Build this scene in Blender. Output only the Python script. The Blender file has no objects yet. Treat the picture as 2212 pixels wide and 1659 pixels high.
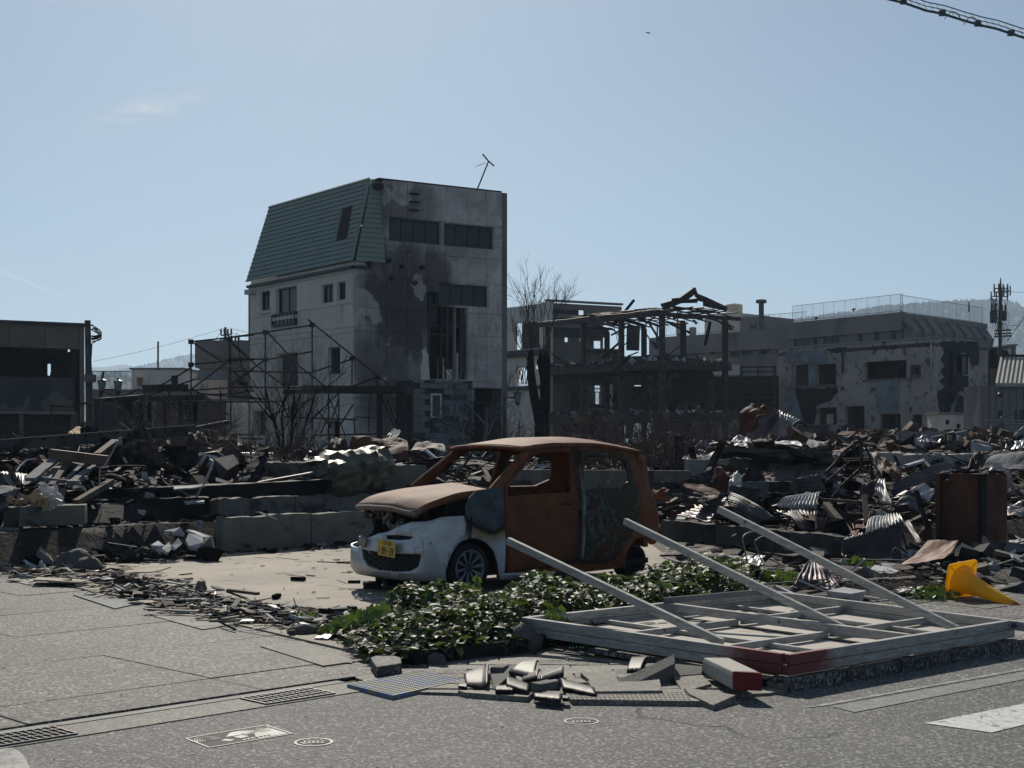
import bpy,math,random
import numpy as np
from mathutils import Vector,Matrix,noise
from mathutils.geometry import delaunay_2d_cdt
random.seed(7)
SC=bpy.context.scene
COL=SC.collection
# ---------------------------------------------------------------- camera
F=3067.0;CX=1106.0;HY=955.0;EYE=1.6
cd=bpy.data.cameras.new('camera');cam=bpy.data.objects.new('camera',cd);COL.objects.link(cam)
cd.sensor_width=36;cd.lens=36*F/2212.0
cd.shift_y=(955.0-829.5)/2212.0
cd.clip_start=0.1;cd.clip_end=20000
cam.location=(0,0,EYE);cam.rotation_euler=(math.radians(90),0,0)
SC.camera=cam
# ---------------------------------------------------------------- sky, sun, exposure
SUN_EL=math.radians(35);SUN_AZ=math.radians(-8)
wd=bpy.data.worlds.new('World');SC.world=wd;wd.use_nodes=True
nt=wd.node_tree;nt.nodes.clear()
wo=nt.nodes.new('ShaderNodeOutputWorld');bg=nt.nodes.new('ShaderNodeBackground')
sky=nt.nodes.new('ShaderNodeTexSky');sky.sky_type='NISHITA';sky.sun_disc=False
sky.sun_elevation=SUN_EL;sky.sun_rotation=SUN_AZ;sky.air_density=1.0;sky.dust_density=0.35;sky.ozone_density=1.6
bg.inputs['Strength'].default_value=0.078
nt.links.new(bg.outputs[0],wo.inputs[0])
sun=bpy.data.lights.new('sun','SUN');sun.energy=4.8;sun.angle=math.radians(0.5);sun.color=(1.0,0.93,0.81)
so=bpy.data.objects.new('sun',sun);COL.objects.link(so)
sdir=Vector((math.sin(SUN_AZ)*math.cos(SUN_EL),math.cos(SUN_AZ)*math.cos(SUN_EL),math.sin(SUN_EL)))
so.rotation_euler=sdir.to_track_quat('Z','Y').to_euler();so.location=(0,0,50)
SC.view_settings.view_transform='Standard';SC.view_settings.look='None'
SC.view_settings.exposure=-0.02;SC.view_settings.gamma=1.0;SC.view_settings.use_curve_mapping=False
SC.cycles.max_bounces=6;SC.cycles.volume_bounces=1
# ---------------------------------------------------------------- node helpers
class N:
 def __init__(s,tree):s.t=tree
 def n(s,typ,**k):
  x=s.t.nodes.new(typ)
  for a,b in k.items():setattr(x,a,b)
  return x
 def put(s,sock,v):
  if isinstance(v,bpy.types.NodeSocket):s.t.links.new(v,sock)
  elif v is not None:sock.default_value=v
 def math(s,op,a,b=0.5,c=None,clamp=False):
  x=s.n('ShaderNodeMath',operation=op,use_clamp=clamp);s.put(x.inputs[0],a);s.put(x.inputs[1],b)
  if c is not None:s.put(x.inputs[2],c)
  return x.outputs[0]
 def vmath(s,op,a,b=(0,0,0)):
  x=s.n('ShaderNodeVectorMath',operation=op);s.put(x.inputs[0],a);s.put(x.inputs[1],b)
  return x.outputs['Value']if op in('LENGTH','DISTANCE','DOT_PRODUCT')else x.outputs[0]
 def noise(s,vec,scale,detail=4,rough=0.55,dist=0.0):
  x=s.n('ShaderNodeTexNoise');s.put(x.inputs['Vector'],vec);x.inputs['Scale'].default_value=scale
  x.inputs['Detail'].default_value=detail;x.inputs['Roughness'].default_value=rough;x.inputs['Distortion'].default_value=dist
  return x.outputs['Fac']
 def voro(s,vec,scale,out='Distance'):
  x=s.n('ShaderNodeTexVoronoi');s.put(x.inputs['Vector'],vec);x.inputs['Scale'].default_value=scale
  return x.outputs[out]
 def step(s,v,lo,hi,smooth=True):
  x=s.n('ShaderNodeMapRange',clamp=True);x.interpolation_type='SMOOTHSTEP' if smooth else 'LINEAR'
  s.put(x.inputs['Value'],v);x.inputs['From Min'].default_value=lo;x.inputs['From Max'].default_value=hi
  return x.outputs['Result']
 def mix(s,f,a,b):
  x=s.n('ShaderNodeMix',data_type='RGBA')
  s.put(x.inputs['Factor'],f)
  for sock,v in((x.inputs['A'],a),(x.inputs['B'],b)):
   if isinstance(v,tuple)and len(v)==3:v=v+(1,)
   s.put([q for q in x.inputs if q.name==sock.name and q.type=='RGBA'][0],v)
  return[q for q in x.outputs if q.type=='RGBA'][0]
 def xyz(s,v):
  x=s.n('ShaderNodeSeparateXYZ');s.put(x.inputs[0],v);return x.outputs
 def scale(s,v,sc):
  x=s.n('ShaderNodeMapping');s.put(x.inputs['Vector'],v);x.inputs['Scale'].default_value=sc;return x.outputs[0]
  # clouds: one wisp and one vapour trail in the blue
def sky_extras():
 h=N(nt)
 gen=h.n('ShaderNodeTexCoord').outputs['Generated']
 g=h.xyz(gen);cb=h.n('ShaderNodeCombineXYZ');h.put(cb.inputs[0],g[0]);h.put(cb.inputs[1],g[1])
 h.put(cb.inputs[2],h.math('ADD',h.math('MULTIPLY',h.math('MAXIMUM',g[2],0.0),.95),.085));h.put(sky.inputs[0],h.vmath('NORMALIZE',cb.outputs[0]))
 def direction(vx,vy):
  d=Vector(((vx-CX)/F,1,(HY-vy)/F));return d.normalized()
 def blob(c,ax,la,lb,dens):
  c=Vector(c);ax=Vector(ax).normalized();bx=c.cross(ax).normalized()
  d=h.vmath('SUBTRACT',gen,tuple(c))
  a=h.math('DIVIDE',h.vmath('DOT_PRODUCT',d,tuple(ax)),la);b=h.math('DIVIDE',h.vmath('DOT_PRODUCT',d,tuple(bx)),lb)
  w=h.math('DIVIDE',h.vmath('DOT_PRODUCT',d,tuple(c)),0.5)
  r=h.math('ADD',h.math('ADD',h.math('MULTIPLY',a,a),h.math('MULTIPLY',b,b)),h.math('MULTIPLY',w,w))
  g=h.math('EXPONENT',h.math('MULTIPLY',r,-1.0))
  return h.math('MULTIPLY',g,dens)
 c1_,c2_=direction(300,236),direction(405,210)
 nz=h.noise(h.scale(gen,(60,60,150)),1.0,5,0.6,0.6)
 m1=h.math('MULTIPLY',blob(direction(345,226),c2_-c1_,0.022,0.0055,0.75),h.step(nz,0.3,0.7))
 m1b=h.math('MULTIPLY',blob(direction(240,262),c2_-c1_,0.05,0.009,0.20),h.step(nz,0.35,0.75))
 d1,d2=direction(-40,566),direction(158,650)
 m2=blob(direction(62,610),d2-d1,0.026,0.0010,0.75)
 m=h.math('ADD',h.math('ADD',m1,m1b),m2)
 hs=h.n('ShaderNodeHueSaturation');hs.inputs['Saturation'].default_value=.84
 h.put(hs.inputs['Color'],sky.outputs[0])
 tn=h.vmath('MULTIPLY',hs.outputs[0],(.85,.915,.915))
 out=h.mix(h.math('MULTIPLY',m,1.0,None,True),tn,(8.5,8.8,9.2))
 nt.links.new(out,bg.inputs['Color'])
sky_extras()
# ---------------------------------------------------------------- picture to world helpers
def crop(x0,y0,s):return lambda x,y:((x0+x/s)/1.82278,(y0+y/s)/1.82278)
c1=crop(1300,1650,1.58);c2=crop(900,600,1.3825);c3=crop(1900,1000,1.8433);c4=crop(2900,1100,1.954)
c5=crop(0,1200,2.212);c6=crop(0,1650,1.4747);cA=crop(2500,1600,1.4439);cB=crop(1300,2100,1.58)
cC=crop(2600,2100,1.5447);cD=crop(0,2200,1.58);cE=crop(1350,2050,3.687);cF=crop(700,2750,3.16)
cG=crop(1750,2600,1.7015);cR=crop(2550,1650,2.9493);cQ=crop(3250,1650,2.765);cL=crop(0,1680,2.765)
cM=crop(700,1680,2.765);cK=crop(3400,0,3.5)
cV=lambda x,y:(x,y)
def W(v,Y):return Vector(((v[0]-CX)/F*Y,Y,EYE-(v[1]-HY)/F*Y))
def G(v,z=0.0):
 Y=(EYE-z)*F/(v[1]-HY);return Vector(((v[0]-CX)/F*Y,Y,z))
class Plane:
 """vertical plane through p with horizontal unit direction d"""
 def __init__(s,p,d):
  s.p=Vector((p[0],p[1]));s.d=Vector((d[0],d[1])).normalized();s.n=Vector((s.d.y,-s.d.x))
  if s.n.dot(Vector((0,0))-s.p)<0:s.n=-s.n
 def sz(s,v):
  k=(v[0]-CX)/F
  # p + d*t = (k Y, Y)
  t=(k*s.p.y-s.p.x)/(s.d.x-k*s.d.y);Y=s.p.y+s.d.y*t
  return t,EYE-(v[1]-HY)/F*Y
 def at(s,t,z,out=0.0):
  q=s.p+s.d*t+s.n*out;return Vector((q.x,q.y,z))
 def rect(s,c,x0,y0,x1,y1):
  a=s.sz(c(x0,y0))[0];b=s.sz(c(x1,y0))[0];m=(x0+x1)/2
  z1=s.sz(c(m,y0))[1];z0=s.sz(c(m,y1))[1]
  return(min(a,b),max(a,b),z0,z1)
  # ---------------------------------------------------------------- object helpers
ORG={}
def reg(o,parent):
 COL.objects.link(o)
 if parent is not None:
  o.parent=parent;ORG[o.name]=ORG.get(parent.name,Vector((0,0,0)))
def tag(o,label=None,cat=None,group=None,kind=None):
 if label:o['label']=label
 if cat:o['category']=cat
 if group:o['group']=group
 if kind:o['kind']=kind
 return o
def thing(name,label,cat,loc=(0,0,0),group=None,rotz=0.0):
 o=bpy.data.objects.new(name,None);COL.objects.link(o);o.location=loc;o.rotation_euler=(0,0,rotz)
 o.empty_display_size=0.2
 ORG[o.name]=Vector(loc)if rotz==0 else Vector((0,0,0))
 return tag(o,label,cat,group)
class MB:
 def __init__(s):s.v=[];s.f=[];s.m=[]
 def add(s,vs,fs,mi=0):
  b=len(s.v);s.v.extend(tuple(q)for q in vs)
  s.f.extend(tuple(i+b for i in q)for q in fs);s.m.extend([mi]*len(fs));return s
 def box(s,c,size,R=None,mi=0):
  hx,hy,hz=size[0]/2,size[1]/2,size[2]/2
  vs=[Vector((x,y,z))for x in(-hx,hx)for y in(-hy,hy)for z in(-hz,hz)]
  if R is not None:vs=[R@q for q in vs]
  c=Vector(c)
  return s.add([q+c for q in vs],[(0,1,3,2),(4,6,7,5),(0,4,5,1),(2,3,7,6),(0,2,6,4),(1,5,7,3)],mi)
 def beam(s,a,b,w,h,up=(0,0,1),mi=0,roll=0.0):
  a=Vector(a);b=Vector(b);d=b-a;L=d.length
  if L<1e-6:return s
  x=d/L;y=Vector(up).cross(x)
  if y.length<1e-4:y=Vector((0,1,0)).cross(x)
  y.normalize();z=x.cross(y);R=Matrix((x,y,z)).transposed()
  if roll:R=R@Matrix.Rotation(roll,3,'X')
  return s.box((a+b)/2,(L,w,h),R,mi)
 def tube(s,pts,r,n=6,mi=0,r2=None,cap=True):
  pts=[Vector(p)for p in pts];k=len(pts);b=len(s.v);up=Vector((0.13,0.21,1)).normalized()
  for i,p in enumerate(pts):
   t=(pts[min(i+1,k-1)]-pts[max(i-1,0)])
   if t.length<1e-7:t=Vector((0,0,1))
   t.normalize();x=up.cross(t)
   if x.length<0.05:x=Vector((1,0,0)).cross(t)
   x.normalize();y=t.cross(x)
   rr=r if r2 is None else r+(r2-r)*i/(k-1)
   if isinstance(r,(list,tuple)):rr=r[i]
   for j in range(n):
    a=2*math.pi*j/n;q=p+x*(math.cos(a)*rr)+y*(math.sin(a)*rr);s.v.append(tuple(q))
  for i in range(k-1):
   for j in range(n):
    s.f.append((b+i*n+j,b+i*n+(j+1)%n,b+(i+1)*n+(j+1)%n,b+(i+1)*n+j));s.m.append(mi)
  if cap:
   s.f.append(tuple(b+j for j in reversed(range(n))));s.m.append(mi)
   s.f.append(tuple(b+(k-1)*n+j for j in range(n)));s.m.append(mi)
  return s
 def prism(s,poly,z0,z1,mi=0):
  """polygon (x,y) extruded between z0 and z1 (numbers or per point functions)"""
  n=len(poly);za=[z0(p)if callable(z0)else z0 for p in poly];zb=[z1(p)if callable(z1)else z1 for p in poly]
  ar=sum(poly[i][0]*poly[(i+1)%n][1]-poly[(i+1)%n][0]*poly[i][1]for i in range(n))
  if ar<0:poly=poly[::-1];za=za[::-1];zb=zb[::-1]
  vs=[(p[0],p[1],a)for p,a in zip(poly,za)]+[(p[0],p[1],b)for p,b in zip(poly,zb)]
  fs=[tuple(reversed(range(n))),tuple(range(n,2*n))]+[(i,(i+1)%n,n+(i+1)%n,n+i)for i in range(n)]
  return s.add(vs,fs,mi)
 def quadslab(s,a,b,c,d,th,mi=0):
  """thick slab from 4 corner points, thickness th behind the face"""
  a,b,c,d=map(Vector,(a,b,c,d));n=(b-a).cross(d-a)
  if n.length<1e-9:n=Vector((0,0,1))
  n.normalize();o=n*th
  return s.add([a,b,c,d,a-o,b-o,c-o,d-o],[(0,1,2,3),(7,6,5,4),(0,4,5,1),(1,5,6,2),(2,6,7,3),(3,7,4,0)],mi)
 def lathe(s,prof,n=24,c=(0,0,0),R=None,mi=0,closed=False):
  b=len(s.v);c=Vector(c)
  for r,z in prof:
   for j in range(n):
    a=2*math.pi*j/n;q=Vector((r*math.cos(a),r*math.sin(a),z))
    if R is not None:q=R@q
    s.v.append(tuple(q+c))
  for i in range(len(prof)-1):
   for j in range(n):
    s.f.append((b+i*n+j,b+i*n+(j+1)%n,b+(i+1)*n+(j+1)%n,b+(i+1)*n+j));s.m.append(mi)
  return s
 def build(s,name,mats,parent=None,smooth=False,local=False,bevel=0):
  me=bpy.data.meshes.new(name)
  vs=s.v
  if parent is not None and not local:
   o3=ORG.get(parent.name,Vector((0,0,0)))
   if o3 .length>0:vs=[(x-o3 .x,y-o3 .y,z-o3 .z)for x,y,z in s.v]
  me.from_pydata(vs,[],s.f)
  if not isinstance(mats,(list,tuple)):mats=[mats]
  for m in mats:me.materials.append(m)
  if len(mats)>1:me.polygons.foreach_set('material_index',s.m)
  if smooth:me.polygons.foreach_set('use_smooth',[True]*len(me.polygons))
  me.update()
  o=bpy.data.objects.new(name,me);reg(o,parent)
  if bevel:
   md=o.modifiers.new('bevel','BEVEL');md.width=bevel;md.segments=2;md.limit_method='ANGLE';md.angle_limit=math.radians(40)
  return o
def single(name,mb,mats,label,cat,group=None,smooth=False,kind=None,bevel=0):
 return tag(mb.build(name,mats,smooth=smooth,bevel=bevel),label,cat,group,kind)
def struct(name,mb,mats,smooth=False):return tag(mb.build(name,mats,smooth=smooth),kind='structure')
def inside(p,poly):
 x,y=p[0],p[1];c=False;n=len(poly);j=n-1
 for i in range(n):
  xi,yi=poly[i][0],poly[i][1];xj,yj=poly[j][0],poly[j][1]
  if(yi>y)!=(yj>y)and x<(xj-xi)*(y-yi)/(yj-yi)+xi:c=not c
  j=i
 return c
def densify(loop,step):
 out=[]
 for i,p in enumerate(loop):
  q=loop[(i+1)%len(loop)];d=math.hypot(q[0]-p[0],q[1]-p[1]);k=max(1,int(d/step))
  for j in range(k):out.append((p[0]+(q[0]-p[0])*j/k,p[1]+(q[1]-p[1])*j/k))
 return out
def smooth_loop(loop,it=2,keep=()):
 for _ in range(it):
  o=[]
  n=len(loop)
  for i,p in enumerate(loop):
   q=loop[(i+1)%n]
   o.append((p[0]*.75+q[0]*.25,p[1]*.75+q[1]*.25));o.append((p[0]*.25+q[0]*.75,p[1]*.25+q[1]*.75))
  loop=o
 return loop
def cdt(outer,holes=(),step=0.06,jag=0.0):
 """triangulated 2d region with interior points; returns (verts2d, tris)"""
 loops=[densify(outer,step)]+[densify(h,step)for h in holes]
 if jag:loops=[[(x+random.uniform(-jag,jag),y+random.uniform(-jag,jag))for x,y in l]for l in loops]
 vs=[];es=[]
 for l in loops:
  b=len(vs);vs+=[Vector(p)for p in l];es+=[(b+i,b+(i+1)%len(l))for i in range(len(l))]
 xs=[p[0]for p in loops[0]];ys=[p[1]for p in loops[0]]
 x=min(xs)+step/2
 while x<max(xs):
  y=min(ys)+step/2
  while y<max(ys):
   if inside((x,y),loops[0])and not any(inside((x,y),h)for h in loops[1:]):vs.append(Vector((x,y)))
   y+=step
  x+=step
 r=delaunay_2d_cdt(vs,es,[],0,1e-5)
 V2=[(p.x,p.y)for p in r[0]];T=[]
 for t in r[2]:
  cx=sum(V2[i][0]for i in t)/3;cy=sum(V2[i][1]for i in t)/3
  if inside((cx,cy),loops[0])and not any(inside((cx,cy),h)for h in loops[1:]):T.append(tuple(t))
 return V2,T
def shell(mb,V2,T,fn,th=0.0,mi=0,nrm=None):
 """map a 2d triangulation through fn; with th the sheet gets a second skin and an edge"""
 P=[Vector(fn(*p))for p in V2]
 mb.add(P,T,mi)
 if th:
  vn=[Vector((0,0,0))for _ in P]
  for t in T:
   n=(P[t[1]]-P[t[0]]).cross(P[t[2]]-P[t[0]])
   for i in t:vn[i]+=n
  Q=[p-n.normalized()*th if n.length>0 else p for p,n in zip(P,vn)]
  cnt={}
  for t in T:
   for a,b in((t[0],t[1]),(t[1],t[2]),(t[2],t[0])):cnt[(a,b)]=1
  b0=len(mb.v);mb.add(Q,[tuple(reversed(t))for t in T],mi)
  b1=b0-len(P)
  for(a,b)in cnt:
   if(b,a)not in cnt:mb.f.append((b1+a,b0+a,b0+b,b1+b));mb.m.append(mi)
def wall(mb,pl,s0,s1,z0,z1,holes=(),th=0.25,mi=0,out=0.0):
 """wall on a vertical plane with rectangular holes (sa,sb,za,zb) and real reveals"""
 ss=sorted({s0,s1}|{min(max(q,s0),s1)for h in holes for q in h[:2]});zs=sorted({z0,z1}|{min(max(q,z0),z1)for h in holes for q in h[2:]})
 def solid(i,j):
  if i<0 or j<0 or i>=len(ss)-1 or j>=len(zs)-1:return False
  a=(ss[i]+ss[i+1])/2;b=(zs[j]+zs[j+1])/2
  return not any(h[0]<a<h[1]and h[2]<b<h[3]for h in holes)
 A=lambda s,z,o:pl.at(s,z,out-o)
 for i in range(len(ss)-1):
  for j in range(len(zs)-1):
   if not solid(i,j):continue
   a,b,c,d=ss[i],ss[i+1],zs[j],zs[j+1]
   mb.add([A(a,c,0),A(b,c,0),A(b,d,0),A(a,d,0)],[(0,1,2,3)],mi)
   mb.add([A(a,c,th),A(b,c,th),A(b,d,th),A(a,d,th)],[(3,2,1,0)],mi)
   if not solid(i-1,j):mb.add([A(a,c,0),A(a,d,0),A(a,d,th),A(a,c,th)],[(0,1,2,3)],mi)
   if not solid(i+1,j):mb.add([A(b,c,0),A(b,c,th),A(b,d,th),A(b,d,0)],[(0,1,2,3)],mi)
   if not solid(i,j-1):mb.add([A(a,c,0),A(a,c,th),A(b,c,th),A(b,c,0)],[(0,1,2,3)],mi)
   if not solid(i,j+1):mb.add([A(a,d,0),A(b,d,0),A(b,d,th),A(a,d,th)],[(0,1,2,3)],mi)
 return mb
def plbox(mb,pl,s0,s1,z0,z1,o0,o1,mi=0):
 vs=[pl.at(s,z,o)for s in(s0,s1)for z in(z0,z1)for o in(o0,o1)]
 return mb.add(vs,[(0,1,3,2),(4,6,7,5),(0,4,5,1),(2,3,7,6),(0,2,6,4),(1,5,7,3)],mi)
def window(pl,r,parent,panes=2,mats=None,depth=0.12,fw=0.06,rail=False,name='window',broken=()):
 """framed window set into the wall: frame > panes"""
 s0,s1,z0,z1=r;m=MB();fm,gm=mats
 plbox(m,pl,s0,s1,z0,z0+fw,-depth,-depth+.06);plbox(m,pl,s0,s1,z1-fw,z1,-depth,-depth+.06)
 for k in range(panes+1):
  x=s0+(s1-s0-fw)*k/panes;plbox(m,pl,x,x+fw,z0+fw+.001,z1-fw-.001,-depth+.001,-depth+.059)
 if rail:plbox(m,pl,s0+fw,s1-fw,(z0+z1)/2-.02,(z0+z1)/2+.02,-depth+.01,-depth+.05)
 w=m.build(name,fm,parent)
 for k in range(panes):
  if k in broken:continue
  a=s0+(s1-s0-fw)*k/panes+fw;b=s0+(s1-s0-fw)*(k+1)/panes
  q=MB();plbox(q,pl,a,b,z0+fw,z1-fw,-depth+.015,-depth+.03);q.build('pane',gm,w)
 return w
 # ---------------------------------------------------------------- materials
def new_mat(name):
 m=bpy.data.materials.new(name);m.use_nodes=True;t=m.node_tree;t.nodes.clear()
 h=N(t);out=h.n('ShaderNodeOutputMaterial');p=h.n('ShaderNodeBsdfPrincipled');t.links.new(p.outputs[0],out.inputs[0])
 return m,h,p
def M(name,a,b=None,c=None,sc=1.5,rough=0.85,metal=0.0,bump=0.3,bs=25.0,isl=0.0,cthr=0.6,csc=None,sharp=0.05,stretch=(1,1,1),spec=0.3,dist=0.0,r2=None,speck=None,csharp=0.02):
 """a to b by soft noise, patches of c with an edge, speckles, bump, per piece variation"""
 m,h,p=new_mat(name)
 co=h.n('ShaderNodeTexCoord').outputs['Object']
 info=h.n('ShaderNodeObjectInfo').outputs['Random']
 off=h.n('ShaderNodeCombineXYZ');h.put(off.inputs[0],h.math('MULTIPLY',info,37.0));h.put(off.inputs[2],h.math('MULTIPLY',info,11.0))
 v=h.scale(h.vmath('ADD',co,off.outputs[0]),stretch)
 b=b or tuple(x*0.6 for x in a)
 n1=h.noise(v,sc,6,0.6,dist)
 col=h.mix(h.step(n1,0.5-0.2,0.5+0.2),a,b)
 if c:
  n2=h.noise(h.vmath('ADD',v,(13.1,7.7,3.3)),csc or sc*1.7,7,0.62,0.3)
  mk=h.step(n2,cthr-csharp,cthr+csharp);col=h.mix(mk,col,c)
 if speck:
  n3=h.noise(v,speck[0],2,0.6);col=h.mix(h.math('MULTIPLY',h.step(n3,speck[1],speck[1]+0.08),speck[3]if len(speck)>3 else 1.0),col,speck[2])
 if isl:
  r=h.n('ShaderNodeNewGeometry').outputs['Random Per Island']
  hs=h.n('ShaderNodeHueSaturation');h.put(hs.inputs['Color'],col)
  h.put(hs.inputs['Value'],h.math('ADD',h.math('MULTIPLY',h.math('POWER',r,1.6),isl*1.6),1-isl*0.75))
  h.put(hs.inputs['Hue'],h.math('ADD',0.5,h.math('MULTIPLY',h.math('SUBTRACT',h.math('FRACT',h.math('MULTIPLY',r,7.3)),0.5),0.03)))
  col=hs.outputs[0]
 h.put(p.inputs['Base Color'],col);p.inputs['Metallic'].default_value=metal
 if r2 is not None:h.put(p.inputs['Roughness'],h.math('ADD',rough,h.math('MULTIPLY',n1,r2-rough)))
 else:p.inputs['Roughness'].default_value=rough
 p.inputs['Specular IOR Level'].default_value=spec
 if bump:
  bn=h.n('ShaderNodeBump');bn.inputs['Strength'].default_value=bump;bn.inputs['Distance'].default_value=0.02
  h.put(bn.inputs['Height'],h.noise(v,bs,5,0.65));h.put(p.inputs['Normal'],bn.outputs[0])
 return m
MT={}
MT['char']=M('charred_wood',(.012,.012,.013),(.028,.027,.027),(.05,.05,.052),sc=6,bump=.8,bs=40,isl=.5,rough=.9,spec=.0)
MT['ash']=M('ash',(.045,.043,.042),(.022,.022,.023),(.12,.12,.12),sc=3,bump=.8,isl=.5)
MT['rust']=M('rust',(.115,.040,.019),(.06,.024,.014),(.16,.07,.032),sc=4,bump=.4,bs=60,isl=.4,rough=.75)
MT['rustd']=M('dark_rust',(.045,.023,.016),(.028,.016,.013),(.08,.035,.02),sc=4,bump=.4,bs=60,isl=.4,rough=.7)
MT['zinc']=M('scorched_zinc',(.11,.11,.115),(.06,.06,.065),(.12,.055,.03),sc=2.5,rough=.55,metal=.35,bump=.15,bs=20,isl=.3,cthr=.62,csharp=.06)
MT['zincl']=M('pale_zinc',(.38,.38,.37),(.22,.22,.22),(.16,.08,.05),sc=2.5,rough=.5,metal=.3,bump=.15,bs=20,isl=.3,cthr=.64,csharp=.06)
MT['plum']=M('purple_brown_sheet',(.105,.085,.095),(.06,.046,.052),(.17,.11,.09),sc=2.5,rough=.5,metal=.35,bump=.2,bs=20,isl=.3,csharp=.08)
MT['conc']=M('concrete',(.16,.155,.14),(.10,.098,.092),(.07,.07,.07),sc=1.2,cthr=.63,bump=.4,bs=30,csharp=.07,speck=(45,.62,(.10,.10,.10),.5))
MT['concd']=M('sooty_concrete',(.085,.085,.08),(.04,.04,.04),(.022,.022,.022),sc=1.0,cthr=.56,bump=.4,bs=30,csharp=.08)
MT['concl']=M('pale_concrete',(.33,.32,.29),(.25,.245,.23),(.16,.155,.15),sc=1.4,cthr=.66,bump=.3,bs=40,csharp=.06,speck=(60,.64,(.16,.16,.15),.6))
MT['plast']=M('broken_plaster',(.42,.42,.42),(.30,.31,.32),(.16,.16,.16),sc=3,bump=.3,isl=.35)
MT['wood']=M('grey_wood',(.12,.088,.06),(.06,.047,.037),(.03,.028,.027),sc=3,stretch=(1,1,1),bump=.5,isl=.5,cthr=.6)
MT['woodg']=M('weathered_grey_timber',(.20,.20,.205),(.13,.13,.135),(.06,.06,.06),sc=2.0,bump=.5,bs=50,cthr=.64,csharp=.08,isl=.2)
MT['black']=M('soot_and_shade_black',(.008,.008,.009),(.016,.016,.017),sc=5,bump=.4,rough=.8)  # soot, and also the shade put behind openings and under grates
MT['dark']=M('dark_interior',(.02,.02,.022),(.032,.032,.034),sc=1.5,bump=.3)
MT['steel']=M('rusty_steel_pipe',(.060,.033,.023),(.028,.021,.019),(.11,.10,.095),sc=3,bump=.3,rough=.6,metal=.3)
MT['cable']=M('grey_cable',(.30,.30,.29),(.2,.2,.2),sc=4,bump=0,rough=.6)
MT['glass']=None
def glass_mat(name,c,rough=.12):
 m,h,p=new_mat(name);p.inputs['Base Color'].default_value=(*c,1);p.inputs['Roughness'].default_value=rough
 p.inputs['Specular IOR Level'].default_value=.32
 co=h.n('ShaderNodeTexCoord').outputs['Object'];n1=h.noise(co,1.1,3)
 h.put(p.inputs['Base Color'],h.mix(h.step(n1,.35,.7),c,tuple(x*2.2 for x in c)))
 b=h.n('ShaderNodeBump');b.inputs['Strength'].default_value=.05;h.put(b.inputs['Height'],h.noise(co,3,2));h.put(p.inputs['Normal'],b.outputs[0])
 return m
MT['glass']=glass_mat('sooty_window_glass',(.012,.017,.02))
MT['glassl']=glass_mat('dusty_window_glass',(.16,.18,.19),.3)
MT['frame']=M('dark_window_frame',(.02,.035,.04),(.03,.045,.05),sc=3,bump=0,rough=.5)
MT['black0']=MT['black']
MT['green']=M('green_shingle',(.225,.27,.235),(.25,.295,.255),(.145,.172,.15),sc=.8,bump=.2,bs=20,cthr=.68,csharp=.08,rough=.75)
MT['white']=M('white_paint',(.55,.55,.55),(.45,.45,.45),sc=3,bump=.1)
MT['tree']=M('bare_bark',(.13,.115,.105),(.08,.07,.065),sc=6,bump=.3)
MT['twig']=M('dry_twigs',(.12,.085,.07),(.06,.045,.04),sc=6,bump=0,isl=.4)
MT['pole']=M('grey_concrete_pole',(.10,.10,.095),(.06,.06,.055),sc=2,bump=.2)
MT['earth']=M('burnt_earth',(.026,.019,.016),(.013,.012,.011),(.05,.043,.038),sc=.7,bump=1.0,bs=14,cthr=.6,csharp=.05,speck=(30,.6,(.15,.14,.13),.5))
MT['redearth']=M('reddish_rubble_earth',(.12,.055,.035),(.06,.032,.024),(.17,.12,.09),sc=1.3,bump=1.0,bs=12,csharp=.05)
def asphalt():
 m,h,p=new_mat('asphalt');co=h.n('ShaderNodeTexCoord').outputs['Object']
 big=h.noise(co,.8,7,.68);col=h.mix(h.step(big,.36,.64),(.118,.116,.112),(.085,.084,.083))
 g=h.voro(co,75.0,'Color');gx=h.xyz(g)
 col=h.mix(h.math('MULTIPLY',h.step(gx[0],.66,.98),.95),col,(.34,.33,.31));col=h.mix(h.math('MULTIPLY',h.step(gx[1],.5,.9),.9),col,(.035,.035,.036))
 col=h.mix(h.math('MULTIPLY',h.step(h.noise(co,3.0,6,.7),.6,.75),.5),col,(.075,.07,.066))
 # wandering hairline cracks
 vd=h.n('ShaderNodeTexVoronoi',feature='DISTANCE_TO_EDGE');vd.inputs['Scale'].default_value=.55
 ns=h.n('ShaderNodeTexNoise');ns.inputs['Scale'].default_value=2.2;h.put(ns.inputs['Vector'],co);ns.inputs['Detail'].default_value=6
 h.put(vd.inputs['Vector'],h.vmath('ADD',co,h.vmath('SCALE',ns.outputs['Color'])if False else h.vmath('MULTIPLY',ns.outputs['Color'],(.5,.5,.5))))
 ck=h.math('SUBTRACT',1.0,h.step(vd.outputs['Distance'],.004,.010));ck=h.math('MULTIPLY',ck,h.step(h.noise(co,.7,3),.52,.6))
 col=h.mix(ck,col,(.03,.03,.03))
 h.put(p.inputs['Base Color'],col);p.inputs['Roughness'].default_value=.82;p.inputs['Specular IOR Level'].default_value=.35
 b=h.n('ShaderNodeBump');b.inputs['Strength'].default_value=.7;b.inputs['Distance'].default_value=.006
 h.put(b.inputs['Height'],h.math('SUBTRACT',h.math('ADD',gx[0],h.noise(co,40,3)),h.math('MULTIPLY',ck,2.0)));h.put(p.inputs['Normal'],b.outputs[0]);return m
MT['asphalt']=asphalt()
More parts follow.
